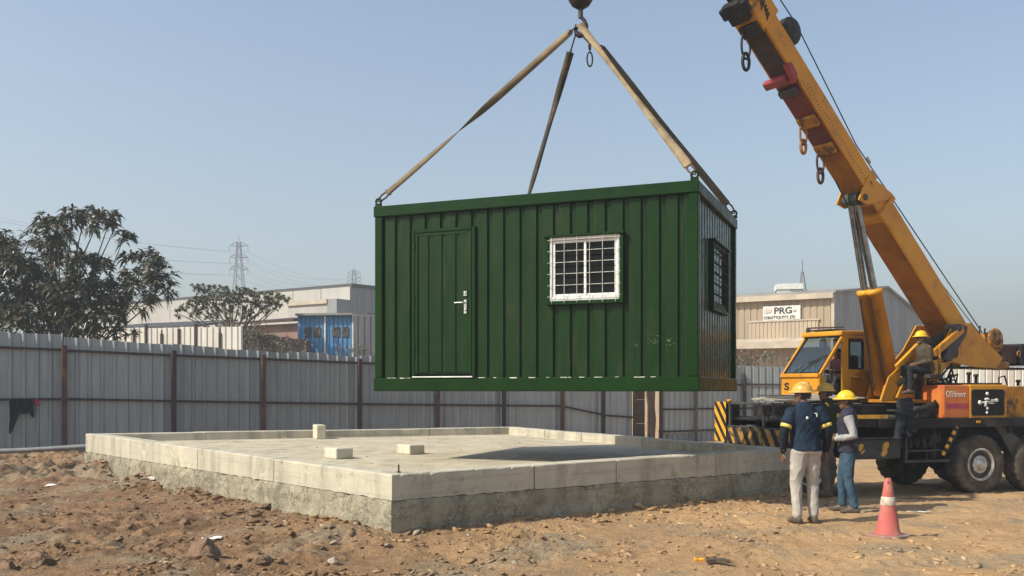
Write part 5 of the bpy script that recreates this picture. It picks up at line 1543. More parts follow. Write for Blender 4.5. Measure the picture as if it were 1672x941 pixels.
def person(label, o, yaw, J, O, group=None, sc=1.0):
    """J: joints in the figure's own axes (x to its right, y ahead, z up); O: outfit"""
    o = V(o); c, s = math.cos(yaw), math.sin(yaw)
    rx, ry = V((c, s, 0)), V((-s, c, 0))
    def W(p): p = V(p) * sc; return o + rx * p.x + ry * p.y + Z * p.z
    def Wd(p): return rx * p[0] + ry * p[1] + Z * p[2]
    root = thing('person', label, 'person', o, group)
    pe, ch, ne, hd = W(J['pelvis']), W(J['chest']), W(J['neck']), W(J['head'])
    ty = J.get('torso_yaw', 0); tx = rx * math.cos(ty) + ry * math.sin(ty)
    up = (ne - pe).normalized(); tf = up.cross(tx)
    hy = J.get('head_yaw', 0); hx = rx * math.cos(hy) + ry * math.sin(hy); hf = V((-hx.y, hx.x, 0))
    hp = J.get('head_pitch', 0); hu = Z * math.cos(hp) + hf * math.sin(hp) * -1; hf2 = hf * math.cos(hp) + Z * math.sin(hp)

    def torso(mb, e, z0=-.02, top=True, hem=0):
        L = (ne - pe).length
        R = [(pe + up * z0 * sc, .165 + hem, .115 + hem), (pe.lerp(ch, .25), .158, .112), (pe.lerp(ch, .5), .15, .108), (pe.lerp(ch, .8), .165, .118), (ch, .178, .122), (ch.lerp(ne, .45), .178, .108), (ch.lerp(ne, .75), .125, .085)]
        if top: R.append((ne, .068, .066))
        mb.loft([(q, tx * (a * sc + e), tf * (b * sc + e)) for (q, a, b) in R], 22)

    body = MB()
    torso(body, -.012)
    body.loft([(ch.lerp(ne, .7), tx * .08 * sc, tf * .07 * sc), (ne, tx * .058 * sc, tf * .06 * sc), (hd - hu * .06 * sc, hx * .052 * sc, hf2 * .058 * sc)], 14)
    # head: skull, jaw, nose, lips, brow, ears
    k = sc
    body.ell(hd + hu * .035 * k - hf2 * .008 * k, hx * .077 * k, hf2 * .098 * k, hu * .085 * k, 18, 12)
    body.loft([(hd - hu * .112 * k + hf2 * .055 * k, hx * .026 * k, hf2 * .024 * k), (hd - hu * .085 * k + hf2 * .035 * k, hx * .05 * k, hf2 * .05 * k), (hd - hu * .035 * k + hf2 * .015 * k, hx * .066 * k, hf2 * .074 * k), (hd + hu * .03 * k, hx * .072 * k, hf2 * .088 * k)], 16)
    body.loft([(hd + hu * .018 * k + hf2 * .083 * k, hx * .008 * k, hf2 * .008 * k), (hd - hu * .012 * k + hf2 * .1 * k, hx * .012 * k, hf2 * .014 * k), (hd - hu * .026 * k + hf2 * .094 * k, hx * .019 * k, hf2 * .014 * k)], 10)
    body.ell(hd - hu * .055 * k + hf2 * .082 * k, hx * .025 * k, hf2 * .012 * k, hu * .007 * k, 10, 6); body.ell(hd - hu * .067 * k + hf2 * .079 * k, hx * .022 * k, hf2 * .012 * k, hu * .007 * k, 10, 6)
    for q in (-1, 1):
        body.ell(hd + hx * .077 * k * q - hf2 * .005 * k - hu * .008 * k, hx * .009 * k, hf2 * .019 * k, hu * .031 * k, 10, 7)
        body.ell(hd + hx * .032 * k * q + hf2 * .079 * k + hu * .032 * k, hx * .024 * k, hf2 * .012 * k, hu * .007 * k, 8, 6)
    for q, S in ((-1, 'L'), (1, 'R')):
        sh, el, wr = W(J['sh' + S]), W(J['el' + S]), W(J['wr' + S])
        limb(body, [sh, sh.lerp(el, .4), el, el.lerp(wr, .3), wr], [.052 * k, .047 * k, .038 * k, .04 * k, .026 * k])
        hd_ = J.get('hand' + S, None)
        d = Wd(hd_[0]) if hd_ else (wr - el)
        nr = Wd(hd_[1]) if hd_ else tx * -q
        hand(body, wr, d, nr, hd_[2] if hd_ else (1 if q > 0 else 1), hd_[3] if hd_ else .55, k * 1.02)
        hp_, kn, an = W(J['hip' + S]), W(J['kn' + S]), W(J['an' + S])
        limb(body, [hp_, hp_.lerp(kn, .5), kn, kn.lerp(an, .35), an], [.085 * k, .073 * k, .05 * k, .05 * k, .034 * k])
        limb(body, [an, W(J['toe' + S])], [.036 * k, .03 * k], 10)
    me = remeshed(body, 'person', .0075, 2, .4)
    for v in me.vertices: v.co -= o
    link('body', me, [M['skin']], root, o)
    # eyes
    mb = MB()
    for q in (-1, 1): mb.ell(hd + hx * .031 * k * q + hf2 * .082 * k + hu * .016 * k, hx * .011 * k, hf2 * .008 * k, hu * .007 * k, 10, 6)
    mb.build('eyes', M['eye'], root)
    if O.get('glasses'):
        mb = MB()
        for q in (-1, 1): mb.ell(hd + hx * .032 * k * q + hf2 * .092 * k + hu * .016 * k, hx * .026 * k, hf2 * .007 * k, hu * .018 * k, 12, 6); mb.tube([hd + hx * .058 * k * q + hf2 * .086 * k + hu * .02 * k, hd + hx * .078 * k * q + hu * .015 * k], .003, 6)
        mb.build('sunglasses', M['eye'], root)
    # hair showing under the hat
    mb = MB(); mb.loft([(hd - hu * .045 * k - hf2 * .028 * k, hx * .058 * k, hf2 * .07 * k), (hd - hu * .01 * k - hf2 * .024 * k, hx * .078 * k, hf2 * .087 * k), (hd + hu * .05 * k - hf2 * .012 * k, hx * .083 * k, hf2 * .1 * k), (hd + hu * .1 * k - hf2 * .01 * k, hx * .06 * k, hf2 * .078 * k)], 20)
    mb.build('hair', M['hair'], root)
    if O.get('hat'):
        mb = MB(); b = hd + hu * .05 * k; prof = []
        for i in range(9):
            g = i / 8 * math.pi / 2; prof.append((b + hu * .105 * k * math.sin(g), hx * max(.103 * k * math.cos(g), .006), hf2 * max(.128 * k * math.cos(g), .007)))
        mb.loft([(b - hu * .008 * k, hx * .104 * k, hf2 * .129 * k)] + prof, 32)
        mb.loft([(b - hu * .02 * k + hf2 * .014 * k, hx * .128 * k, hf2 * .166 * k), (b - hu * .012 * k + hf2 * .014 * k, hx * .13 * k, hf2 * .168 * k), (b + hu * .002 * k + hf2 * .003 * k, hx * .107 * k, hf2 * .134 * k)], 32)
        for y in (-.028, 0, .028):
            mb.tube([b + hx * y * k + hf2 * .115 * k * math.cos(g_) + hu * (.108 * k * math.sin(g_) * (1 - abs(y) * 2)) for g_ in [math.pi * i / 10 for i in range(1, 10)]], .0075 * k, 6)
        mb.build('hard_hat', M[O['hat']], root)

    def wrinkled(mb, name, m, vox=.011, amp=.008, sm=3, parts=None):
        me = remeshed(mb, name, vox, sm)
        for v in me.vertices:
            p = v.co
            q_ = p.z * 6.5 + (p.x - p.y) * 4.0
            n1 = mnoise.noise(V((p.x * 8, p.y * 8, q_))); n2 = mnoise.noise(V((p.x * 22 + 5, p.y * 22, p.z * 14 + p.x * 16)))
            fold = (1 - abs(mnoise.noise(V((p.x * 10 + 9, p.y * 10, p.z * 7 - p.x * 6))))) ** 4
            v.co = p + v.normal * (amp * (n1 * .7 + n2 * .35) + amp * .9 * (fold - .4))
        for v in me.vertices: v.co -= o
        return link(name, me, [M[m]], root, o)

    # trousers
    mb = MB(); lw = O.get('leg', 1.0)
    mb.loft([(pe + up * .075 * k, tx * .158 * k, tf * .118 * k), (pe + up * .0 * k, tx * .176 * k, tf * .13 * k), (pe - up * .06 * k, tx * .172 * k, tf * .125 * k)], 20)
    for S in 'LR':
        hp_, kn, an = W(J['hip' + S]), W(J['kn' + S]), W(J['an' + S])
        limb(mb, [hp_, hp_.lerp(kn, .45), kn, kn.lerp(an, .4), kn.lerp(an, .97)], [.104 * k * lw, .094 * k * lw, .07 * k * lw, .066 * k * lw, .058 * k * lw])
    wrinkled(mb, 'trousers', O['legs'], .011, .009)
    # shoes
    mb = MB()
    for S in 'LR':
        an, to = W(J['an' + S]), W(J['toe' + S]); d = (to - an); d.z = 0; d.normalize(); sd = d.cross(Z)
        b = V((an.x, an.y, min(an.z - .085 * k, to.z - .03 * k)))
        tilt = J.get('tilt' + S, 0)
        dd = d * math.cos(tilt) + Z * math.sin(tilt)
        mb.loft([(b - dd * .075 * k + Z * .035, sd * .03 * k, Z * .034), (b - dd * .05 * k + Z * .045 * k, sd * .042 * k, Z * .047 * k), (b + dd * .02 * k + Z * .046 * k, sd * .044 * k, Z * .05 * k), (b + dd * .1 * k + Z * .035 * k, sd * .05 * k, Z * .037 * k), (b + dd * .165 * k + Z * .028 * k, sd * .045 * k, Z * .03 * k), (b + dd * .195 * k + Z * .024 * k, sd * .025 * k, Z * .02 * k)], 14)
        limb(mb, [b + Z * .04 * k, an + Z * .01], [.04 * k, .042 * k], 12)
    me = remeshed(mb, 'shoes', .009, 2)
    for v in me.vertices: v.co -= o
    link('shoes', me, [M['shoe']], root, o)
    # upper garment
    slv = O.get('sleeve'); two = slv and slv != O['top']
    mb = MB(); torso(mb, .022, O.get('hem_z', -.05), True, .008)
    mb.loft([(ch.lerp(ne, .8), tx * .085 * k, tf * .08 * k), (ne + up * .035 * k, tx * .07 * k, tf * .072 * k)], 16)
    ms_ = {}
    for S in 'LR':
        ms = ms_[S] = MB()
        sh, el, wr = W(J['sh' + S]), W(J['el' + S]), W(J['wr' + S])
        if slv != 'none':
            c0_ = max(O.get('cap', .06) - .12, 0) if two else 0
            limb(ms if two else mb, [(sh.lerp(el, c0_) if c0_ else sh + (ch - sh) * .12), sh.lerp(el, max(.12, c0_ + .02)), sh.lerp(el, max(.55, c0_ + .1)), el, el.lerp(wr, .4), el.lerp(wr, .93)], [.07 * k, .071 * k, .064 * k, .055 * k, .052 * k, .042 * k])
        if two: limb(mb, [sh + (ch - sh) * .3, sh + (ch - sh) * .06, sh.lerp(el, max(O.get('cap', .06), .03))], [.084 * k, .082 * k, .08 * k])
    wrinkled(mb, 'jacket' if not O.get('is_vest') else 'vest', O['top'], .0105, .009)
    if two:
        for S in 'LR': wrinkled(ms_[S], 'sleeve', slv, .0095, .008)
    if O.get('bands'):
        for S in 'LR':
            mb = MB(); sh, el = W(J['sh' + S]), W(J['el' + S]); d = (el - sh).normalized(); u = d.cross(ry).normalized(); w = d.cross(u); q = sh.lerp(el, O.get('band_t', .72))
            mb.loft([(q + d * t * k, u * r * k, w * r * k) for (t, r) in ((-.022, .06), (-.02, .07), (.02, .068), (.022, .058))], 20)
            mb.build('reflective_band', M['band'], root)
        for wv in ([W(J['wrL']).lerp(W(J['elL']), .12)] if O.get('cuff') else []):
            MB().ell(wv, tx * .045, tf * .045, Z * .018, 14, 6).build('cuff_band', M['band'], root)
    for fn in O.get('extra', ()): fn(root, W, Wd, pe, ch, ne, tx, tf, up)
    return root


def stand(dx=.1, lean=0., armL=None, armR=None, stance=((-.11, .0), (.11, .04)), **kw):
    J = dict(pelvis=(0, 0, .93), chest=(0, .01 + lean * .3, 1.27), neck=(0, .0 + lean * .45, 1.47), head=(0, .03 + lean * .5, 1.585),
             shL=(-.185, lean * .4, 1.4), shR=(.185, lean * .4, 1.4), elL=(-.25, -.03 + lean * .2, 1.12), elR=(.25, -.03 + lean * .2, 1.12), wrL=(-.27, .05, .87), wrR=(.27, .05, .87),
             hipL=(-.085, 0, .9), hipR=(.085, 0, .9))
    for S, (x, y) in zip('LR', stance):
        J['an' + S] = (x, y - .02, .09); J['toe' + S] = (x * 1.2, y + .12, .035); J['kn' + S] = (x * .98, y * .6 + .035, .49)
    J.update(kw)
    return J


def ground_pt(px, py, d): x = (px - CX) / F_PX * d; return V((x, d, H(x, d)))


def fix_z(p):  # feet sit on the highest bump under them
    return V((p.x, p.y, max(H(p.x + dx, p.y + dy) for dx in (-.12, 0, .12) for dy in (-.1, 0, .1)) - .012))


def logo(root, W, Wd, pe, ch, ne, tx, tf, up):
    mb = MB(); q = ch.lerp(ne, .25) - tf * .158
    for (a, b, r1, r2) in ((-.045, -.02, .018, .02), (.075, .035, .022, .008), (.083, .012, .007, .025)):
        mb.ell(q + tx * a + up * b, tx * r1, tf * .012, up * r2, 10, 6)
    mb.build('jacket_logo', M['band_white'], root)


def belt(root, W, Wd, pe, ch, ne, tx, tf, up):
    b = pe + up * .045
    mb = MB().loft([(b - up * .02, tx * .178, tf * .138), (b + up * .02, tx * .174, tf * .134)], 24); mb.build('belt', M['shoe'], root)


def yellow_tool(root, W, Wd, pe, ch, ne, tx, tf, up):
    q = W((-.12, .3, 1.1)); mb = MB().box(Frame(q, Wd((0, .8, .3)), Wd((1, 0, 0)), Wd((0, -.3, .8))), (-.05, -.02, -.02), (.09, .02, .02)); mb.build('handheld_radio', M['yellow'], root, bevel=.008)


P1 = fix_z(ground_pt(1316, 857, 11.9))
person('person from behind in navy jacket with yellow armbands, pale trousers and golden hard hat', P1, math.radians(6),
       stand(stance=((-.115, .0), (.115, .05)), head_yaw=.75, pelvis=(.012, 0, .925), chest=(-.008, .015, 1.27), neck=(-.018, .01, 1.468), head=(-.03, .04, 1.58), shL=(-.195, .0, 1.385), shR=(.175, .01, 1.408), torso_yaw=.06, elL=(-.285, -.02, 1.13), wrL=(-.275, .05, .87), elR=(.27, -.05, 1.13), wrR=(.265, .03, .88)),
       dict(hat='helmet_gold', legs='khaki', top='navy', sleeve='navy_dark', cap=.55, bands=True, cuff=True, leg=1.02, hem_z=-.03, extra=(logo,)), 'site workers', 1.02)
P2 = fix_z(ground_pt(1385, 834, 13.1))
person('person in dark purple vest over grey sleeves, blue jeans and bright yellow hard hat', P2, math.radians(68),
       stand(stance=((-.1, -.07), (.1, .1)), head_yaw=.12, elL=(-.245, -.09, 1.1), wrL=(-.2, .17, 1.06), handL=((.1, 1, .15), (1, 0, .1), 1, .8), elR=(.25, -.06, 1.12), wrR=(.13, .18, 1.08), handR=((-.2, 1, .1), (-1, 0, .1), 1, .8)),
       dict(hat='helmet_yellow', legs='jeans', top='vest', sleeve='grey_sleeve', is_vest=True, leg=.98, hem_z=-.06, extra=(belt,)), 'site workers', .97)
P3 = fix_z(ground_pt(1351, 826, 14.35))
def sash(root, W, Wd, pe, ch, ne, tx, tf, up):
    mb = MB()
    a, b = W((-.25, .12, .98)), W((-.25, .26, 1.3))
    mb.tube([a, a.lerp(b, .5), b], [.05, .06, .045], 10); mb.ell(W((-.2, -.02, 1.36)), tx * .03, tf * .05, up * .09, 10, 8)
    mb.build('yellow_strap_bag', M['yellow'], root)
person('person half hidden between two others in dark green jacket and dusty yellow hard hat', P3, math.radians(60),
       stand(head_yaw=.1, stance=((-.09, .0), (.09, .05)), elL=(-.27, 0, 1.12), wrL=(-.26, .12, .92)),
       dict(hat='helmet_dull', legs='grey_trouser', top='dark_green', sleeve='dark_green', extra=(sash,)), 'site workers', .99)


def seated(**kw):
    J = dict(pelvis=(0, 0, .1), chest=(0, .05, .42), neck=(0, .07, .6), head=(0, .12, .715), shL=(-.18, .06, .53), shR=(.18, .06, .53),
             elL=(-.23, .06, .26), elR=(.23, .08, .26), wrL=(-.17, .3, .2), wrR=(.16, .32, .2), hipL=(-.085, .02, .08), hipR=(.085, .02, .08),
             knL=(-.12, .43, .1), knR=(.12, .43, .12), anL=(-.11, .4, -.31), anR=(.11, .42, -.3), toeL=(-.12, .54, -.37), toeR=(.12, .56, -.36))
    J.update(kw)
    return J


# crane hand sitting on the slewing platform, near side
q = bz(1513, 611, .78); S4 = BF.p(q[0], .78, q[1])
person('person in an olive shirt, sunglasses and yellow hard hat sitting up on the crane', S4, math.radians(98),
       seated(head_yaw=.12, elR=(.22, .0, .27), wrR=(.2, .26, .19)), dict(hat='helmet_yellow', legs='charcoal', top='olive', sleeve='olive', glasses=True), 'site workers', .98)
a4, c4 = q
MB().box(BF, (a4 - .22, .52, c4 - .1), (a4 + .2, .98, c4 - .005)).build('side_seat', M['rust_dark'], crane, bevel=.02)
MB().box(BF, (a4 - .2, .45, ztt), (a4 - .1, .6, c4 - .101)).build('seat_post', M['rust_dark'], crane, bevel=.01)
MB().tube([BF.p(a4 - .24, .9, c4 + .55), BF.p(a4 - .25, .9, c4 - .02), BF.p(a4 - .1, .92, c4 - .15)], .03, 8).build('hand_rail', M['orange_dirty'], crane)
# operator in the cab
S5 = BF.p(k_end + .42, (n0 + n1) / 2 + .02, zbase + .38)
yaw5 = math.atan2(BH.y, BH.x) - math.pi / 2
person('person in a maroon shirt sitting at the controls inside the orange cab', S5, yaw5, seated(wrL=(-.15, .42, .28), wrR=(.15, .42, .28), anL=(-.11, .46, -.3), anR=(.11, .46, -.3)), dict(legs='grey_trouser', top='maroon_cloth', sleeve='maroon_cloth'), 'site workers', .86)
# ---------------------------------------------------------------- traffic cone
def cone():
    o = on_ground(1450, 876); o.z = max(H(o.x + a, o.y + b) for a in (-.17, 0, .17) for b in (-.17, 0, .17)) - .01
    root = thing('traffic_cone', 'faded red traffic cone with one dirty white band standing on the dirt', 'traffic cone', o)
    h = 96 / F_PX * o.y; r0 = 20 / F_PX * o.y; r1 = 5.2 / F_PX * o.y
    fr = Frame(o, (math.cos(.5), math.sin(.5), 0), (-math.sin(.5), math.cos(.5), 0))
    w = .2; P = []
    for (a, b) in ((w, w * .55), (w * .55, w), (-w * .55, w), (-w, w * .55), (-w, -w * .55), (-w * .55, -w), (w * .55, -w), (w, -w * .55)): P.append(fr.p(a, b, 0))
    MB().prism(P, Z * .035).build('base', M['cone_base'], root, bevel=.012, seg=2)
    def rr(z): return r0 + (r1 - r0) * (z / h)
    mb = MB().lathe(o, Z, [(rr(.036) + .022, .036), (rr(.05) + .02, .05), (rr(.07), .066), (rr(h * .62) , h * .62), (rr(h * .97), h * .97), (rr(h) * .7, h), (rr(h) * .6, h - .01), (.015, h - .012)], 32)
    mb.build('cone_body', M['cone'], root)
    MB().lathe(o, Z, [(rr(h * .545) + .002, h * .545), (rr(h * .545) + .004, h * .55), (rr(h * .685) + .004, h * .68), (rr(h * .685) + .002, h * .685)], 32).build('reflective_band', M['cone_white'], root)
    f = V((-o.x, -o.y, 0)).normalized()
    MB().lathe(o + Z * h * .93 + f * (rr(h * .93) - .004), f, [(.009, 0), (.009, .008), (0, .009)], 10).build('cone_hole', M['rim_dark'], root)
cone()

# ---------------------------------------------------------------- perimeter fence
def lerp(a, b, t): return a + (b - a) * t
def z_top_rail(px): return lerp(2.78, 2.57, (px - 110) / 475)
def z_mid(px): return lerp(1.43, 1.22, (px - 110) / 475) if px < 585 else lerp(1.22, 1.08, (px - 585) / 330)
def z_top(px): return z_top_rail(px) + lerp(.37, .22, (px - 110) / 475) if px < 585 else z_top_rail(px) + .22
def fp(px, z=0.):
    d = fdep(px); return V(((px - CX) / F_PX * d, d, z))


def bay(parent, p0, p1, zt0, zt1, zb, m='galv', pitch=.33, ph=.0, flat=.035, slope=.05, depth=.062):
    e = p1 - p0; L = e.length; e = e / L; nx = V((e.y, -e.x, 0))
    mb = MB(); k = max(1, int(L / 1.05)); step = L / k
    corr(mb, p0, e, nx, L, zb, lambda x: lerp(zt0, zt1, x / L) + .03 * math.sin(3.1 * math.floor(x / step) + ph * 37) + .012 * math.sin(x * 2.3 + ph * 20) , pitch, flat, slope, depth, start=ph)
    return mb.build('sheet', M[m], parent)


def post(parent, p, zt, w=.075, m='rust', zb=-.6):
    fr = Frame(V((p.x, p.y, 0)), (.84, .54, 0), (-.54, .84, 0))
    return MB().box(fr, (-w / 2, -.075 - w, zb), (w / 2, -.073, zt)).build('post', M[m], parent, bevel=.006)


def rail(parent, p0, p1, z0, z1, w=.068, m='rust_dark'):
    e = (p1 - p0); nx = V((e.y, -e.x, 0)).normalized()
    a, b = V((p0.x, p0.y, z0)) + nx * .036, V((p1.x, p1.y, z1)) + nx * .036
    pts = [a + Z * w / 2, a - Z * w / 2, b - Z * w / 2, b + Z * w / 2]
    return MB().prism(pts, nx * .035).build('rail', M[m], parent)


main = thing('sheet_fence', 'long grey corrugated sheet fence on rusty posts behind the slab', 'fence', fp(300))
PX = [104, 282, 428, 585, 712, 820, 915, 982, 1033]
for i in range(len(PX) - 1):
    x0, x1 = PX[i], PX[i + 1]
    ph = .07 * i
    bay(main, fp(x0), fp(x1), z_top(x0), z_top(x1), -.7, ph=ph)
    rail(main, fp(x0), fp(x1), z_top_rail(x0), z_top_rail(x1))
    zm = {915: (1.08, .73), 982: (.71, .6)}.get(x0, (z_mid(x0), z_mid(x1)))
    rail(main, fp(x0), fp(x1), *zm)
for i, x in enumerate(PX): post(main, fp(x), z_top_rail(x) + .14, .13 if i in (0, 1) else .115, 'rust' if i % 2 == 0 else 'rust_dark')
# the taller run that leaves the frame beside the hanging clothes
tall = thing('sheet_fence', 'taller grey corrugated fence run with dark clothes hung on its rail', 'fence', fp(60))
e = (fp(104) - fp(282)).normalized(); q = fp(102)
for k in range(3):
    a, b = q + e * 2.9 * (k + 1), q + e * 2.9 * k
    bay(tall, a, b, 3.3 + .02 * k + .02, 3.25 + .02 * k, -.7, ph=.1 * k + .05)
    rail(tall, a, b, 2.86, 2.8); rail(tall, a, b, 1.44 - .02, 1.43)
    if k: post(tall, b, 2.95)
# gap filled with a dark board and a weathered post
g0, g1 = fp(1036), fp(1053)
pn = thing('gap_boarding', 'dark brown boarded panel closing a gap in the fence under the cabin', 'panel', g0)
fr = Frame(g0, g1 - g0, V((-(g1 - g0).y, (g1 - g0).x, 0)).normalized())
for k in range(3):
    MB().box(fr, (.0, 0, -.6 + k * .95), ((g1 - g0).length, .04, -.6 + k * .95 + .94)).build('board', M['brown_panel'], pn, bevel=.005)
p = fp(1063); mb = MB()
mb.loft([(p + Z * z + V((.02 * math.sin(z * 3), 0, 0)), V((.17 + .02 * math.sin(z * 5), 0, 0)), V((0, .15, 0))) for z in (-.6, 0, .5, 1, 1.5, 2, 2.4)], 10)
tag(mb.build('timber_post', M['wood'], loc=p), 'thick weathered timber post in the gap of the fence', 'post')
# far run to the side of the crane
right = thing('sheet_fence', 'grey corrugated fence run between the cabin and the crane', 'fence', fp(1140))
PR = [1076, 1133, 1212]; EY = fdep(1212)
def rp(x): return fp(x) if x <= 1212 else V(((x - CX) / F_PX * EY, EY, 0))
PR2 = PR + [1288, 1370, 1450, 1541]
for i in range(len(PR2) - 1):
    a, b = rp(PR2[i]), rp(PR2[i + 1])
    z0 = lambda x: CZ + (636 - lerp(594, 604, (x - 1076) / 465)) / F_PX * rp(x).y
    bay(right, a, b, z0(PR2[i]), z0(PR2[i + 1]), -.1, ph=.06 * i, pitch=.3, flat=.2)
    rail(right, a, b, 1.92, 1.9); rail(right, a, b, .9, .88); rail(right, a, b, 0., 0.)
    bay(right, a + V((0, .1, 0)), b + V((0, .1, 0)), .1, .1, -.8, 'galv', .3, .1, .2)
for i, x in enumerate(PR2): post(right, rp(x), 2.35 if x < 1260 else 2.1, .1, 'rust_dark' if x != 1133 else 'wood')
white = thing('sheet_fence', 'white corrugated fence run seen under the tail of the crane', 'fence', rp(1545))
for k in range(4):
    a, b = rp(1543 + 95 * k), rp(1543 + 95 * (k + 1)); bay(white, a, b, 2.62, 2.6, -.8, 'white_sheet', .3, .05 * k, .2)
for k in range(1, 5): post(white, rp(1543 + 95 * k) - V((0, -.16, 0)), 2.2, .08, 'rust_dark')


# clothes on the rail
def hung(pxs, zs, lab, m, cat, depth=.1):
    """cloth whose outline hangs from the rail: pxs columns, zs (top, bottom) per column"""
    P = []; n = len(pxs); rr = random.Random(len(lab))
    e = (fp(282) - fp(104)).normalized(); nx = V((e.y, -e.x, 0))
    for i, x in enumerate(pxs):
        d = fdep(x); b = V(((x - CX) / F_PX * d, d, 0)) + nx * (.1 + .03 * math.sin(i * 1.9))
        zt, zb = [CZ + (HY - y) / F_PX * d for y in zs[i]]
        for k in range(6):
            t = k / 5; P.append(V((b.x, b.y, lerp(zt, zb, t))) + nx * (.035 * math.sin(i * 1.7 + t * 5) + .03 * t))
    mb = MB().add(P, [(i * 6 + k, i * 6 + 6 + k, i * 6 + 7 + k, i * 6 + 1 + k) for i in range(n - 1) for k in range(5)], 0, True)
    ob = mb.build('hanging_clothes', M[m], loc=P[0]); s = ob.modifiers.new('t', 'SOLIDIFY'); s.thickness = .035
    sb = ob.modifiers.new('s', 'SUBSURF'); sb.levels = 1; sb.render_levels = 2
    tag(ob, lab, cat)
hung((14.5, 17, 20, 24, 28, 31, 36, 41, 46, 50, 52, 54.5), ((652, 708), (651, 710), (651, 704), (651, 690), (651, 686), (651, 675), (651, 676), (651, 676), (651, 674), (651, 679), (651, 683), (652, 680)), 'dark torn jacket hung over the fence rail', 'cloth_dark', 'clothes')
hung((55, 58, 61, 64.5), ((651, 655), (652, 662), (651, 665), (653, 661)), 'small red rag hung beside the dark jacket', 'cloth_red', 'rag')

# ---------------------------------------------------------------- buildings behind
def wallpts(x0, y0, d0, x1, y1, d1): return at(x0, y0, d0), at(x1, y1, d1)


def ribbed(parent, p0, p1, z0, z1, m, pitch=.6, depth=.05, flat=.45, name='wall'):
    e = V((p1.x - p0.x, p1.y - p0.y, 0)); L = e.length; e = e / L; nx = V((e.y, -e.x, 0))
    mb = MB(); g = z1 if callable(z1) else None
    corr(mb, V((p0.x, p0.y, 0)), e, nx, L, z0, z1, pitch, flat, .03, depth)
    return mb.build(name, M[m], parent)


def warehouse_pale():
    c = at(572, 463, 90); zt = c.z
    a = at(280, 487, 104.6); dr = (a - c); dr.z = 0; dr.normalize()
    root = thing('warehouse', 'large pale grey warehouse with a flat roof edge behind the bushy small tree', 'warehouse', V((c.x, c.y, 0)))
    L = 46; far = c + dr * L; r = V((1.9, 2.2, 0)).normalized(); cr = c + r * 34
    fr = Frame(V((c.x, c.y, 0)), -dr * -1, V((-dr.y, dr.x, 0)) * (1 if V((-dr.y, dr.x, 0)).dot(r) > 0 else -1))
    # panels in bays
    n = 12
    for k in range(n):
        x0, x1 = L * k / n + .04, L * (k + 1) / n - .04
        MB().box(fr, (x0, 0, -1), (x1, .25, 7.6)).build('wall_panel', M['concrete_clad'], root)
        MB().box(fr, (x0, 0, 7.68), (x1, .25, zt - .3)).build('wall_panel', M['concrete_clad'], root)
    MB().box(fr, (0.1, .12, -1), (L, .3, zt - .4)).build('wall', M['grey_clad'], root)
    p0, p1 = V((c.x, c.y, 0)), V((cr.x, cr.y, 0))
    ribbed(root, p0, p1, -1, zt - .3, 'grey_clad', .9, .06, .6)
    MB().prism([V((q.x, q.y, zt - .3)) for q in (c - dr * .2, far, far + r * 34, cr)], Z * .3).build('roof', M['trim_dark'], root)
    # small windows on the shaded end
    f2 = Frame(p0, r, V((-r.y, r.x, 0)))
    for k in range(4): MB().box(f2, (2.1 + 5 * k, -.06, zt - 4.4), (3.9 + 5 * k, .02, zt - 2.7)).build('window', M['dark_glass'], root)
    # lean-to with a pale beam and grey door
    x0 = fr.hit(551, 490, -2)[0]; x1 = fr.hit(470, 495, -2)[0]; z = fr.hit(545, 490, -2)[1]
    MB().box(fr, (x0 + 1.3, -2, -1), (x1, -.01, z - .3)).build('annex', M['concrete_clad'], root)
    MB().box(fr, (x0 + 1.2, -2.2, z - .29), (x1, -.01, z + .12)).build('annex_roof', M['cream'], root)
    MB().box(fr, (x0, -2.1, -1), (x0 + 1.19, -.01, z + .1)).build('annex_door', M['grey_clad'], root)
warehouse_pale()


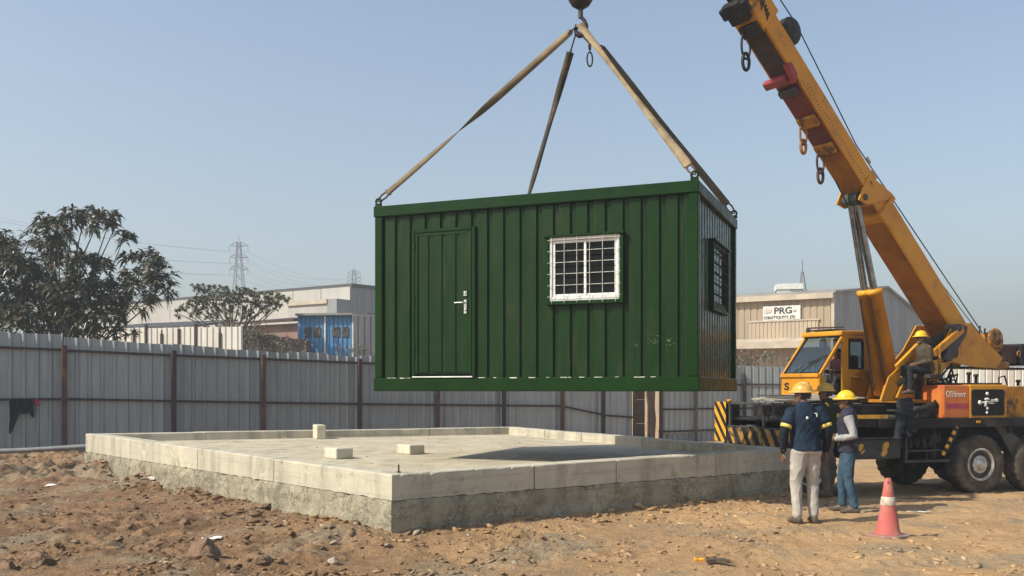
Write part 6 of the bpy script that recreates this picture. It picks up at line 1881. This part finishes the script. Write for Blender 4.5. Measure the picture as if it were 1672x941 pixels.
def workshop():
    c = at(1360, 478, 70); zt = c.z; l = at(1205, 486, 73.7); dl = l - c; dl.z = 0; dl.normalize()
    root = thing('workshop', 'beige corrugated workshop with a white name board and a grey gable end', 'workshop', V((c.x, c.y, 0)))
    L = 24; far = c + dl * L; e = at(1507, 521, 96); r = V((e.x - c.x, e.y - c.y, 0)); RL = r.length; r.normalize()
    C0 = V((c.x, c.y, 0))
    ribbed(root, V((far.x, far.y, 0)), C0, -1, zt, 'beige_clad', .5, .05, .32)
    apex = 1.75
    g = lambda x: zt + apex * (1 - abs(x / RL * 2 - 1))
    e_ = r; nx = V((e_.y, -e_.x, 0)); mb = MB()
    corr(mb, C0, e_, nx, RL, -1, g, .6, .42, .03, .05); mb.build('gable_wall', M['grey_clad'], root)
    for x in (.33, .62): MB().box(Frame(C0, r, V((-r.y, r.x, 0))), (RL * x, -.03, zt - 2.6 - 2 * x), (RL * x + 3.4, .01, zt - 2.5 - 2 * x)).build('wall_seam', M['trim_dark'], root)
    # two roof slopes
    half = C0 + r * RL / 2; back = C0 + r * RL
    for (p, q, z0, z1) in ((C0 - r * .5, half, zt - .05, zt + apex), (half, back + r * .5, zt + apex, zt - .05)):
        pts = [V((p.x, p.y, z0)) + dl * -.3, V((q.x, q.y, z1)) + dl * -.3, V((q.x, q.y, z1)) + dl * L, V((p.x, p.y, z0)) + dl * L]
        MB().prism(pts, Z * .16).build('roof', M['roof_sheet'], root)
    fr = Frame(C0, dl, V((-dl.y, dl.x, 0)) * (1 if V((-dl.y, dl.x, 0)).y < 0 else -1))     # y out of the beige face
    MB().box(fr, (-.12, -.1, -1), (.1, .14, zt)).build('corner_trim', M['cream'], root)
    MB().box(fr, (-.1, .051, zt - .42), (L, .5, zt - .02)).build('gutter', M['cream'], root)
    x0, z0 = fr.hit(1336, 555, .1); x1, z1 = fr.hit(1223, 527, .1)
    mb = MB(); f0 = fr.p(x1, .1, 0)
    corr(mb, f0, -dl, fr.y, x1 - x0, z0, z1, .3, .2, .02, .04); mb.build('shutter_panel', M['beige_light'], root)
    MB().box(fr, (x0 - .1, .05, z1), (x1 + .1, .16, z1 + .12)).build('shutter_box', M['cream'], root)
    # name board
    a0, za = fr.hit(1307, 522, .16); a1, zb = fr.hit(1246, 501, .16)
    sg = MB().box(fr, (a0, .08, za), (a1, .16, zb)).build('name_board', M['white_paint'], root, bevel=.01)
    w = a1 - a0; h = zb - za
    ink = mat('sign_ink', (.03, .03, .034), None, rough=.6)
    text('PRG', h * .62, fr.p(a1 - w * .29, .163, za + h * .46), -dl, Z, fr.y, ink, 'lettering', root, .01, .02, sx=1.12)
    text('CORNYTTOS PYTT. ETD', h * .29, fr.p(a1 - w * .02, .163, za + h * .1), -dl, Z, fr.y, ink, 'lettering', root, .01, .012, sx=w * .97 / (h * .29 * 12.6))
    mb = MB()
    for (u, q, r_) in ((.1, .68, .2), (.17, .68, .17)): mb.lathe(fr.p(a1 - w * u, .161, za + h * q), fr.y, [(h * r_, 0), (h * r_, .006), (h * r_ * .6, .007), (0, .007)], 18)
    mb.build('emblem', mat('faded_emblem', (.45, .38, .36), (.6, .5, .48), 9, .7), root)
    mb = MB().lathe(fr.p(a1 - w * .84, .161, za + h * .66), fr.y, [(h * .14, 0), (h * .14, .006), (0, .007)], 18); mb.build('emblem', mat('faded_red_emblem', (.62, .4, .36), (.7, .55, .5), 9, .7), root)
    # canopy with its shadow gap
    b0, zc0 = fr.hit(1338, 567, 1.4); _, zc1 = fr.hit(1300, 558, 1.4)
    MB().prism([fr.p(b0, .06, zc1 + .35), fr.p(b0, 1.5, zc1), fr.p(b0, 1.5, zc0), fr.p(b0, .06, zc0)], dl * (L - b0)).build('canopy', M['cream'], root)
    # roof box
    p = at(1289, 480, 76); f2 = Frame(V((p.x, p.y, 0)), (.98, -.2, 0), (.2, .98, 0))
    zz = zt + .1
    bx0, bz0 = f2.hit(1270, 470, 0); bx1, bz1 = f2.hit(1309, 463, 0)
    t = MB().box(f2, (bx0, 0, zz - .3), (bx1, 2.4, bz1 - .45)).build('roof_housing', M['white_paint'], root)
    MB().box(f2, (bx0 - .12, -.12, bz1 - .44), (bx1 + .12, 2.5, bz1)).build('cornice', M['white_paint'], t)
    mb = MB()
    for k in range(9): mb.box(f2, (bx0 + .98 * (bx1 - bx0) * .55, -.03, zz + .05 + k * .09), (bx1 - .05, .0, zz + .09 + k * .09))
    mb.build('vent_slats', M['grey_clad'], t)
    # aerial on the roof
    q = at(1310, 478, 77); top = at(1309.5, 424, 77); b = V((q.x, q.y, zt + .6)); H_ = top.z - b.z; mb = MB()
    for (dx, dy) in ((.28, .0), (-.14, .25), (-.14, -.25)): mb.tube([b + V((dx, dy, 0)) * 1.3, b + V((dx * .3, dy * .3, H_ * .65))], .035, 5)
    for k in range(9):
        z = H_ * .65 * k / 9; s = 1.3 - k * .11; mb.tube([b + V((.28 * s, 0, z)), b + V((-.14 * s, .25 * s, z + .2)), b + V((-.14 * s, -.25 * s, z + .1)), b + V((.28 * s, 0, z))], .02, 4)
    mb.tube([b + Z * H_ * .6, b + Z * H_], .04, 5)
    tag(mb.build('aerial_mast', M['lattice'], loc=b), 'thin lattice aerial mast rising behind the white roof box', 'mast')
workshop()


def blue_cabins():
    for (x0, x1, lab, dz, da, db) in ((486, 530.5, 'blue corrugated cabin next to the reddish low building', 0, 46, 45.9), (532, 576, 'blue corrugated cabin next to the grey ribbed wall', .02, 45.9, 45.8)):
        a, b = at(x0, 516, da), at(x1, 516, db); zt = a.z + dz
        root = thing('site_cabin', lab, 'cabin', V((a.x, a.y, 0)), 'blue site cabins')
        e = V((b.x - a.x, b.y - a.y, 0)); L = e.length; e.normalize(); n = V((-e.y, e.x, 0)); fr = Frame(V((a.x, a.y, 0)), e, n)
        mb = MB(); corr(mb, fr.o, e, -n, L, -1, zt, .22, .14, .015, .04); mb.build('wall', M['blue_clad'], root)
        MB().box(fr, (0.01, .05, -1), (L - .01, 4, zt - .02)).build('shell', M['blue_clad'], root)
        MB().box(fr, (-.05, -.25, zt), (L + .05, 4.1, zt + .1)).build('roof', M['roof_sheet'], root)
        MB().box(fr, (L - .03, -.06, -1), (L + .05, -.001, zt)).build('corner_trim', M['white_paint'], root)
        for (u, w) in ((.25, .26), (.62, .22)):
            f = MB().box(fr, (L * u, -.03, zt - 1.05), (L * u + L * w, .02, zt - .55)).build('window', M['grey_panel'], root)
            mb = MB()
            for k in range(4): mb.box(fr, (L * u + L * w * (k + .3) / 4, -.045, zt - 1.03), (L * u + L * w * (k + .3) / 4 + .05, -.031, zt - .57))
            mb.build('pane', M['stone_wall'], f)
blue_cabins()
a, b = at(577, 517, 45.4), at(760, 520, 47); root = thing('ribbed_shed', 'grey ribbed shed wall beside the blue cabins', 'shed', V((a.x, a.y, 0)))
ribbed(root, a, b, -1, a.z, 'grey_clad', .3, .05, .2)
e = V((b.x - a.x, b.y - a.y, 0)); n = V((-e.y, e.x, 0)).normalized()
MB().prism([V((q.x, q.y, a.z)) for q in (a, b, b + n * 5, a + n * 5)], Z * .12).build('roof', M['roof_sheet'], root)
# reddish low building with a dark sloping roof edge
a, b = at(380, 524, 56), at(486, 519, 53); root = thing('low_building', 'low reddish plastered building with a dark roof edge beside the blue cabins', 'building', V((a.x, a.y, 0)))
e = V((b.x - a.x, b.y - a.y, 0)); L = e.length; e.normalize(); n = V((-e.y, e.x, 0)); fr = Frame(V((a.x, a.y, 0)), e, n)
MB().box(fr, (0, 0, -1), (L, 5, a.z - .35)).build('wall', M['brick_red'], root)
MB().prism([fr.p(-.3, -.5, a.z - .3), fr.p(L + .2, -.5, b.z - .25), fr.p(L + .2, 5.2, b.z + .4), fr.p(-.3, 5.2, a.z + .4)], Z * .14).build('roof', M['rust_dark'], root)
MB().box(fr, (L * .45, -.03, .5), (L * .66, .02, a.z - .9)).build('door', M['stone_wall'], root)
# dark roofed shed behind the white fence
a, b = at(150, 524, 62), at(330, 520, 58); root = thing('shed', 'long low shed with a grey sloping roof behind the white fence', 'shed', V((a.x, a.y, 0)))
e = V((b.x - a.x, b.y - a.y, 0)); L = e.length; e.normalize(); n = V((-e.y, e.x, 0)); fr = Frame(V((a.x, a.y, 0)), e, n)
MB().box(fr, (0, 0, -1), (L, 6, a.z - .75)).build('wall', M['stone_wall'], root)
MB().prism([fr.p(-.5, -.7, a.z - .72), fr.p(L + .3, -.7, a.z - .72), fr.p(L - 1.6, 5, a.z + .05), fr.p(-.5, 5, a.z + .05)], Z * .12).build('roof', M['grey_panel'], root)
# pale lit fence
a, b = at(150, 537, 41.5), at(395, 532.5, 40); wf = thing('white_fence', 'sunlit white corrugated fence in front of the dark roofed shed', 'fence', V((a.x, a.y, 0)))
e = V((b.x - a.x, b.y - a.y, 0)); L = e.length; e.normalize(); nx = V((e.y, -e.x, 0))
cols = [0, .29, .37, .475, .59, .7, .86, 1]
for i in range(7):
    mb = MB(); x0, x1 = L * cols[i] + .04, L * cols[i + 1] - .04
    corr(mb, V((a.x, a.y, 0)) + e * x0, e, nx, x1 - x0, -.8, lambda x: a.z + .02 * math.sin(i * 2), .28, .18, .02, .04); mb.build('sheet', M['white_sheet'], wf)
for i in range(1, 7):
    p = V((a.x, a.y, 0)) + e * L * cols[i]; fr = Frame(p, e, -nx)
    MB().box(fr, (-.05, -.05, -.8), (.05, .05, a.z - .25 + .2 * (i % 3))).build('post', M['rust_dark'], wf)
p = at(393, 560, 40.1); fr = Frame(V((p.x, p.y, 0)), e, -nx); MB().box(fr, (-.05, -.07, -.8), (.07, .05, a.z)).build('corner_trim', M['white_paint'], wf)
# stone wall under the small tree
a, b = at(396, 543, 46), at(500, 556, 45); n_ = 40; mb = MB()
e = V((b.x - a.x, b.y - a.y, 0)); L = e.length; e.normalize(); n = V((-e.y, e.x, 0)); P = []
for i in range(n_ + 1):
    t = i / n_; c = V((a.x, a.y, 0)) + e * L * t; zt = lerp(a.z, b.z, t) + .14 * mnoise.noise(V((t * 14, 0, 3))) + .08 * mnoise.noise(V((t * 40, 0, 3)))
    for (off, z) in ((0, -1), (0, zt), (.5, zt), (.5, -1)): P.append(c + n * off + Z * z)
mb.add(P, [(i * 4 + k, i * 4 + 4 + k, i * 4 + 5 + k, i * 4 + 1 + k) for i in range(n_) for k in range(3)] + [(0, 1, 2, 3), (n_ * 4 + 3, n_ * 4 + 2, n_ * 4 + 1, n_ * 4)])
tag(mb.build('stone_wall', M['stone_wall'], loc=a), 'rough brown stone wall below the small spreading tree', 'wall')

# ---------------------------------------------------------------- pylons and wires
ARMS = {}
def pylon(px, ytop, d, arms, hw, foot, lab, key):
    b = at(px, ytop, d); zt = b.z; o = V((b.x, b.y, -.5))
    root = thing('pylon', lab, 'pylon', o, 'electricity pylons')
    def pt(u, v, z): return V((b.x + u, b.y + v, z))
    def half(z): t = (z - 0) / zt; return foot * (1 - t) ** 1.2 + .42
    r = .11; mb = MB(); zs = [zt * k / 15 for k in range(16)]
    for (u, v) in ((1, 1), (1, -1), (-1, 1), (-1, -1)): mb.tube([pt(u * half(z), v * half(z), z) for z in zs], r, 4)
    for k in range(15):
        z0, z1 = zs[k], zs[k + 1]; h0, h1 = half(z0), half(z1)
        for v in (-1, 1):
            mb.tube([pt(-h0, v * h0, z0), pt(h1, v * h1, z1)], r * .55, 4); mb.tube([pt(h0, v * h0, z0), pt(-h1, v * h1, z1)], r * .55, 4)
            mb.tube([pt(v * h0, -h0, z0), pt(v * h1, h1, z1)], r * .55, 4)
    mb.build('lattice_body', M['lattice'], root)
    ARMS[key] = []
    for y in arms:
        z = at(px, y, d).z
        for s in (-1, 1):
            m = MB()
            for v in (-.7, .7): m.tube([pt(s * half(z), v * half(z), z), pt(s * hw, 0, z + .1)], r * .8, 4); m.tube([pt(s * half(z), v * half(z), z + 1.1), pt(s * hw, 0, z + .12)], r * .6, 4)
            m.tube([pt(s * hw, 0, z + .1), pt(s * hw, 0, z - 1.5)], r * .6, 5)
            ARMS[key].append(pt(s * hw, 0, z - 1.5))
            m.build('cross_arm', M['lattice'], root)
    m = MB().tube([pt(0, 0, zt), pt(0, 0, zt + 1.6)], r * .7, 4); m.build('peak', M['lattice'], root)
pylon(390, 395, 250, (402, 421, 440), 2.4, 3.4, 'nearer lattice electricity pylon above the small tree', 'a')
pylon(578, 440, 330, (447, 454, 461), 2.3, 3.2, 'fainter lattice electricity pylon over the pale warehouse roof', 'b')
LEFT = [at(x, y, 180) for (x, y) in ((-60, 343), (-62, 350), (-60, 378), (-62, 386), (-60, 400), (-62, 412))]
def wire(p, q, sag, i):
    pts = [p.lerp(q, t / 24) - Z * sag * 4 * (t / 24) * (1 - t / 24) for t in range(25)]
    mb = MB().tube(pts, .022, 4); tag(mb.build('power_line', M['lattice'], loc=pts[0]), 'thin grey power lines strung between the pylons', 'power line', 'power lines')
for i in range(6):
    wire(LEFT[i], ARMS['a'][i], 1.2, i); wire(ARMS['a'][i], ARMS['b'][i], 3.2, i)

# ---------------------------------------------------------------- trees
def leaves(P, D, L, Wd, droop, rng):
    """numpy leaf blades: base, direction, length, width"""
    n = len(P); up = np.array([0, 0, 1.0])
    S = np.cross(D, up); S /= np.linalg.norm(S, axis=1)[:, None] + 1e-6
    roll = (rng.random((n, 1)) - .5) * 1.4
    U = np.cross(S, D); S2 = S * np.cos(roll) + U * np.sin(roll); U2 = np.cross(S2, D)
    L = L[:, None]; w = Wd[:, None]; dr = np.zeros((n, 3)); dr[:, 2] = -1
    m1 = P + D * L * .4 + dr * L * droop * .18
    tip = P + D * L * .95 + dr * L * droop
    q1 = P + D * L * .42 + S2 * w + U2 * w * .35 + dr * L * droop * .2; q2 = P + D * L * .42 - S2 * w + U2 * w * .35 + dr * L * droop * .2
    vv = np.stack([P, q1, tip, q2, m1], 1).reshape(-1, 3)
    f = np.array([(0, 1, 4), (1, 2, 4), (2, 3, 4), (3, 0, 4)])
    F = (f[None] + (np.arange(n) * 5)[:, None, None]).reshape(-1, 3)
    return vv, F


def foliage(name, vv, F, m, parent, o):
    me = bpy.data.meshes.new(name); vv = vv - np.array(o)
    me.vertices.add(len(vv)); me.vertices.foreach_set('co', vv.ravel())
    me.loops.add(F.size); me.loops.foreach_set('vertex_index', F.ravel())
    me.polygons.add(len(F)); me.polygons.foreach_set('loop_start', np.arange(0, F.size, 3)); me.update(calc_edges=True)
    return link(name, me, [M[m]], parent, o)


def whorl_tree(label, trunk_px, d0, clumps, seed, leaf_L, leaf_w, per, m, bark, droop, trunk_r, up_bias=.5, dens=1.0, spread=1.0, twig=.014, fork=.35, zb=-.6, whorl_r=12., small=False):
    rng = np.random.default_rng(seed); rr = random.Random(seed)
    base = at(trunk_px[0], trunk_px[1], d0); base.z = zb
    root = thing('tree', label, 'tree', base)
    top = at(trunk_px[2], trunk_px[3], d0)
    wood = MB(); mid = base.lerp(top, .55) + V((.15, 0, 0))
    wood.tube([base, base.lerp(top, .3) + V((.06, .05, 0)), mid, top], [trunk_r * 1.25, trunk_r, trunk_r * .85, trunk_r * .62], 12)
    Pl, Dl = [], []
    for (x, y, r, dz) in clumps:
        c = at(x, y, d0 + dz); R = r / F_PX * (d0 + dz)
        fk = base.lerp(top, rr.uniform(fork, 1.0)) if not small else base.lerp(top, rr.uniform(.75, 1))
        mid1 = fk.lerp(c, .5) + V((rr.uniform(-.2, .2), rr.uniform(-.2, .2), rr.uniform(.0, .35))) * R * (2 if small else 1)
        br = max(trunk_r * .22, .02) if not small else trunk_r * .4
        wood.tube([fk, fk.lerp(mid1, .5) + V((rr.uniform(-.1, .1), 0, .05)), mid1, mid1.lerp(c, .6), c], [br, br * .8, br * .6, br * .42, br * .25], 7)
        n = max(3, int(dens * (r / whorl_r) ** 2 * 1.7))
        for k in range(n):
            v = V((rr.gauss(0, 1), rr.gauss(0, 1), rr.gauss(0, 1) + .25)).normalized() * (rr.random() ** .45)
            p = c + V((v.x * R, v.y * R * .9 * spread, v.z * R * .85))
            o = (p - (c - Z * R * .5)); o.normalize(); o = (o + Z * up_bias).normalized()
            if rr.random() < .8: wood.tube([c.lerp(p, -.05 + .3 * rr.random()) - Z * R * .1, c.lerp(p, .6) - Z * .04, p], [twig * 1.3, twig, twig * .7], 4)
            s = o.cross(V((rr.random(), rr.random(), rr.random() - .5))).normalized(); t = o.cross(s)
            m_ = rr.randint(*per)
            for j in range(m_):
                g = j * 2.39996 + rr.random() * .6; el = rr.uniform(.05, 1.0) if j > 2 else rr.uniform(1.0, 1.5)
                d = (s * math.cos(g) + t * math.sin(g)) * math.cos(el) + o * math.sin(el)
                q = p - o * rr.random() * leaf_L * .35
                Pl.append(tuple(q)); Dl.append(tuple(d.normalized()))
    wood.build('trunk', M[bark], root)
    Pl, Dl = np.array(Pl), np.array(Dl); n = len(Pl)
    L = leaf_L * (.45 + .9 * rng.random(n)); W = leaf_w * (.7 + .6 * rng.random(n))
    vv, F = leaves(Pl, Dl, L, W, droop, rng)
    foliage('crown', vv, F, m, root, base)
    return root


BIG = [(118, 352, 22, 0), (140, 348, 20, .3), (160, 362, 22, -.3), (182, 352, 16, .2), (190, 368, 12, 0), (75, 362, 20, 0), (95, 375, 24, -.4), (60, 388, 20, .4), (82, 398, 24, 0), (110, 388, 20, .5),
       (203, 386, 17, 0), (8, 392, 20, 0), (12, 412, 26, .5), (35, 425, 24, -.5), (50, 440, 34, 0), (90, 425, 30, .3), (128, 425, 26, -.4), (158, 428, 22, .2), (170, 440, 18, 0), (212, 420, 18, .3), (240, 418, 20, 0), (252, 428, 17, -.3),
       (268, 446, 18, 0), (275, 470, 17, .3), (248, 462, 26, -.4), (215, 458, 26, 0), (190, 475, 28, .5), (150, 470, 36, 0), (105, 475, 42, -.5), (60, 485, 42, .4), (18, 470, 38, 0), (5, 510, 34, .5), (40, 525, 36, -.4), (85, 525, 36, .2),
       (125, 515, 36, 0), (165, 512, 30, -.3), (200, 505, 24, .3), (232, 492, 22, 0), (150, 540, 24, .2), (185, 540, 16, -.2), (212, 545, 11, 0), (118, 552, 20, .1), (-40, 450, 50, 0), (-50, 520, 50, .4), (-25, 400, 30, -.3), (-90, 480, 50, 0), (60, 555, 24, 0), (15, 548, 26, 0)]
whorl_tree('large dark tree with long drooping leaves standing behind the taller fence run', (95, 640, 110, 470), 31.5, BIG, 4, .33, .047, (11, 17), 'leaf_big', 'bark', .5, .2, .4, 2.8, 1.1, .009)
SML = []
rr_ = random.Random(6)
for (x, y, r) in ((322, 470, 12), (338, 472, 10), (352, 476, 14), (372, 478, 14), (395, 480, 15), (415, 482, 14), (435, 484, 14), (452, 486, 12), (466, 490, 10), (340, 488, 16), (365, 490, 16), (390, 493, 18), (418, 494, 16), (443, 498, 14), (325, 490, 12),
                  (312, 498, 12), (300, 505, 11), (330, 504, 14), (355, 506, 14), (380, 508, 13), (405, 508, 13), (428, 508, 12), (345, 518, 12), (318, 514, 10), (290, 512, 8), (372, 520, 9), (400, 519, 9), (455, 497, 9)):
    SML.append((x, y, r, rr_.uniform(-.9, .9)))
whorl_tree('small spreading tree with hazy grey-green leaves in front of the pale warehouse', (388, 610, 383, 545), 45, SML, 9, .17, .042, (9, 13), 'leaf_small', 'bark_pale', .25, .14, .3, 2.6, 1.0, .01, zb=-1, whorl_r=6.2, small=True)


def scrub(label, clumps, d, seed, m='leaf_scrub', L=.16, w=.03, dens=1.2):
    base = at(clumps[0][0], 640, d); base.z = -.6
    root = thing('bush', label, 'bush', base)
    rng = np.random.default_rng(seed); rr = random.Random(seed); wood = MB(); Pl, Dl = [], []
    for (x, y, r) in clumps:
        c = at(x, y, d + rr.uniform(-.5, .5)); R = r / F_PX * d
        foot = V((c.x + rr.uniform(-.3, .3), c.y, -.6))
        for k in range(int(dens * r * 2.2)):
            v = V((rr.gauss(0, .6), rr.gauss(0, .6), rr.gauss(0, .6))); p = c + v * R
            if k % 3 == 0: wood.tube([foot.lerp(c, .2), foot.lerp(p, .7) + V((rr.uniform(-.1, .1), 0, 0)), p], [.02, .014, .006], 4)
            for j in range(4):
                dd = V((rr.gauss(0, 1), rr.gauss(0, 1), rr.gauss(0.3, 1))).normalized(); Pl.append(tuple(p + dd * .03)); Dl.append(tuple(dd))
    wood.build('stems', M['bark_pale'], root)
    Pl, Dl = np.array(Pl), np.array(Dl); n = len(Pl)
    vv, F = leaves(Pl, Dl, L * (.6 + .8 * rng.random(n)), w * (.7 + .6 * rng.random(n)), .2, rng)
    foliage('leaves', vv, F, m, root, base)
scrub('dry brown scrub growing over the rough stone wall', ((402, 552, 14), (418, 556, 14), (436, 558, 14), (455, 560, 14), (472, 563, 12), (410, 538, 12), (430, 545, 10)), 43.5, 31)
scrub('dusty scrub above the fence beside the dark corner of the cabin', ((586, 571, 9), (600, 574, 9), (572, 570, 7), (555, 568, 6), (620, 578, 10), (640, 580, 10)), 42.5, 33, 'leaf_scrub', .11, .025)
scrub('dry grey scrub above the fence next to the hanging cabin', ((1210, 583, 13), (1222, 586, 12), (1234, 588, 10), (1200, 588, 12), (1190, 590, 12)), 46, 35, 'leaf_scrub', .13, .03)
scrub('sparse dark plant above the fence under the workshop canopy', ((1250, 584, 8), (1262, 581, 6), (1290, 588, 6)), 47, 37, 'leaf_small', .2, .04, .8)
# low heap of boards on the far side of that fence
p = at(1236, 599, 44); q = at(1308, 594, 44)
hp = thing('board_stack', 'pale boards stacked behind the fence under the workshop canopy', 'boards', V((p.x, p.y, 0)))
fr = Frame(V((p.x, p.y, 0)), V((q.x - p.x, q.y - p.y, 0)), V((0, 1, 0)))
for k in range(4):
    MB().box(fr, (.1 * k, 0, 2.2 + .13 * k), (2.1 - .15 * k, .8, 2.2 + .13 * k + .11)).build('board', M[['wood', 'cream', 'sheet_tan', 'cream'][k]], hp, bevel=.01)
for x in (.3, 1.7): MB().box(fr, (x, .1, -.8), (x + .12, .7, 2.199)).build('trestle', M['wood'], hp)
# ---------------------------------------------------------------- sun, sky, air, camera
SUN_EL, SX, SY = 42.0, -.91, -.41
sd = V((SX * math.cos(math.radians(SUN_EL)), SY * math.cos(math.radians(SUN_EL)), math.sin(math.radians(SUN_EL)))).normalized()
su = bpy.data.lights.new('sun', 'SUN'); su.energy = 5.0; su.angle = math.radians(.55); su.color = (1., .95, .8)
so = bpy.data.objects.new('sun', su); COL.objects.link(so); so.rotation_euler = sd.to_track_quat('Z', 'Y').to_euler(); so.location = (-30, -25, 40)
w = bpy.data.worlds.new('World'); SC.world = w; w.use_nodes = True
nt = w.node_tree; bg = nt.nodes['Background']
sky = nt.nodes.new('ShaderNodeTexSky'); sky.sky_type = 'NISHITA'; sky.sun_disc = False
sky.sun_elevation = math.radians(SUN_EL); sky.sun_rotation = math.atan2(SX, SY) % (2 * math.pi)
sky.altitude = 100; sky.air_density = 1.15; sky.dust_density = 1.8; sky.ozone_density = .2
nt.links.new(sky.outputs[0], bg.inputs[0]); bg.inputs[1].default_value = .135

t = NT('haze_air'); t.n.remove(t.bsdf)
pv = t.new('ShaderNodeVolumePrincipled'); pv.inputs['Color'].default_value = (.68, .72, .77, 1); pv.inputs['Density'].default_value = .0021; pv.inputs['Anisotropy'].default_value = .2
t.link(pv.outputs[0], t.out.inputs['Volume'])
hz = MB().box(Frame((0, 0, 0), (1, 0, 0), (0, 1, 0)), (-520, -40, -4), (520, 720, 64))
tag(hz.build('haze', t.mat, loc=(0, 0, 0)), 'thin bluish haze filling the air over the site', kind='stuff')

cam = bpy.data.cameras.new('camera'); co = bpy.data.objects.new('camera', cam); COL.objects.link(co)
co.location = (0, 0, CZ); co.rotation_euler = (math.pi / 2, 0, 0)
cam.sensor_width = 36; cam.lens = F_PX / 1672 * 36; cam.shift_y = (HY - 470.5) / 1672; cam.clip_end = 3000; cam.clip_start = .1
SC.camera = co
SC.view_settings.view_transform = 'Standard'; SC.view_settings.look = 'None'; SC.view_settings.exposure = 0.41; SC.view_settings.gamma = 1
SC.view_settings.use_curve_mapping = False
SC.render.engine = 'CYCLES'
SC.cycles.use_denoising = True
SC.cycles.max_bounces = 6; SC.cycles.diffuse_bounces = 3; SC.cycles.glossy_bounces = 3; SC.cycles.transparent_max_bounces = 8; SC.cycles.volume_bounces = 0
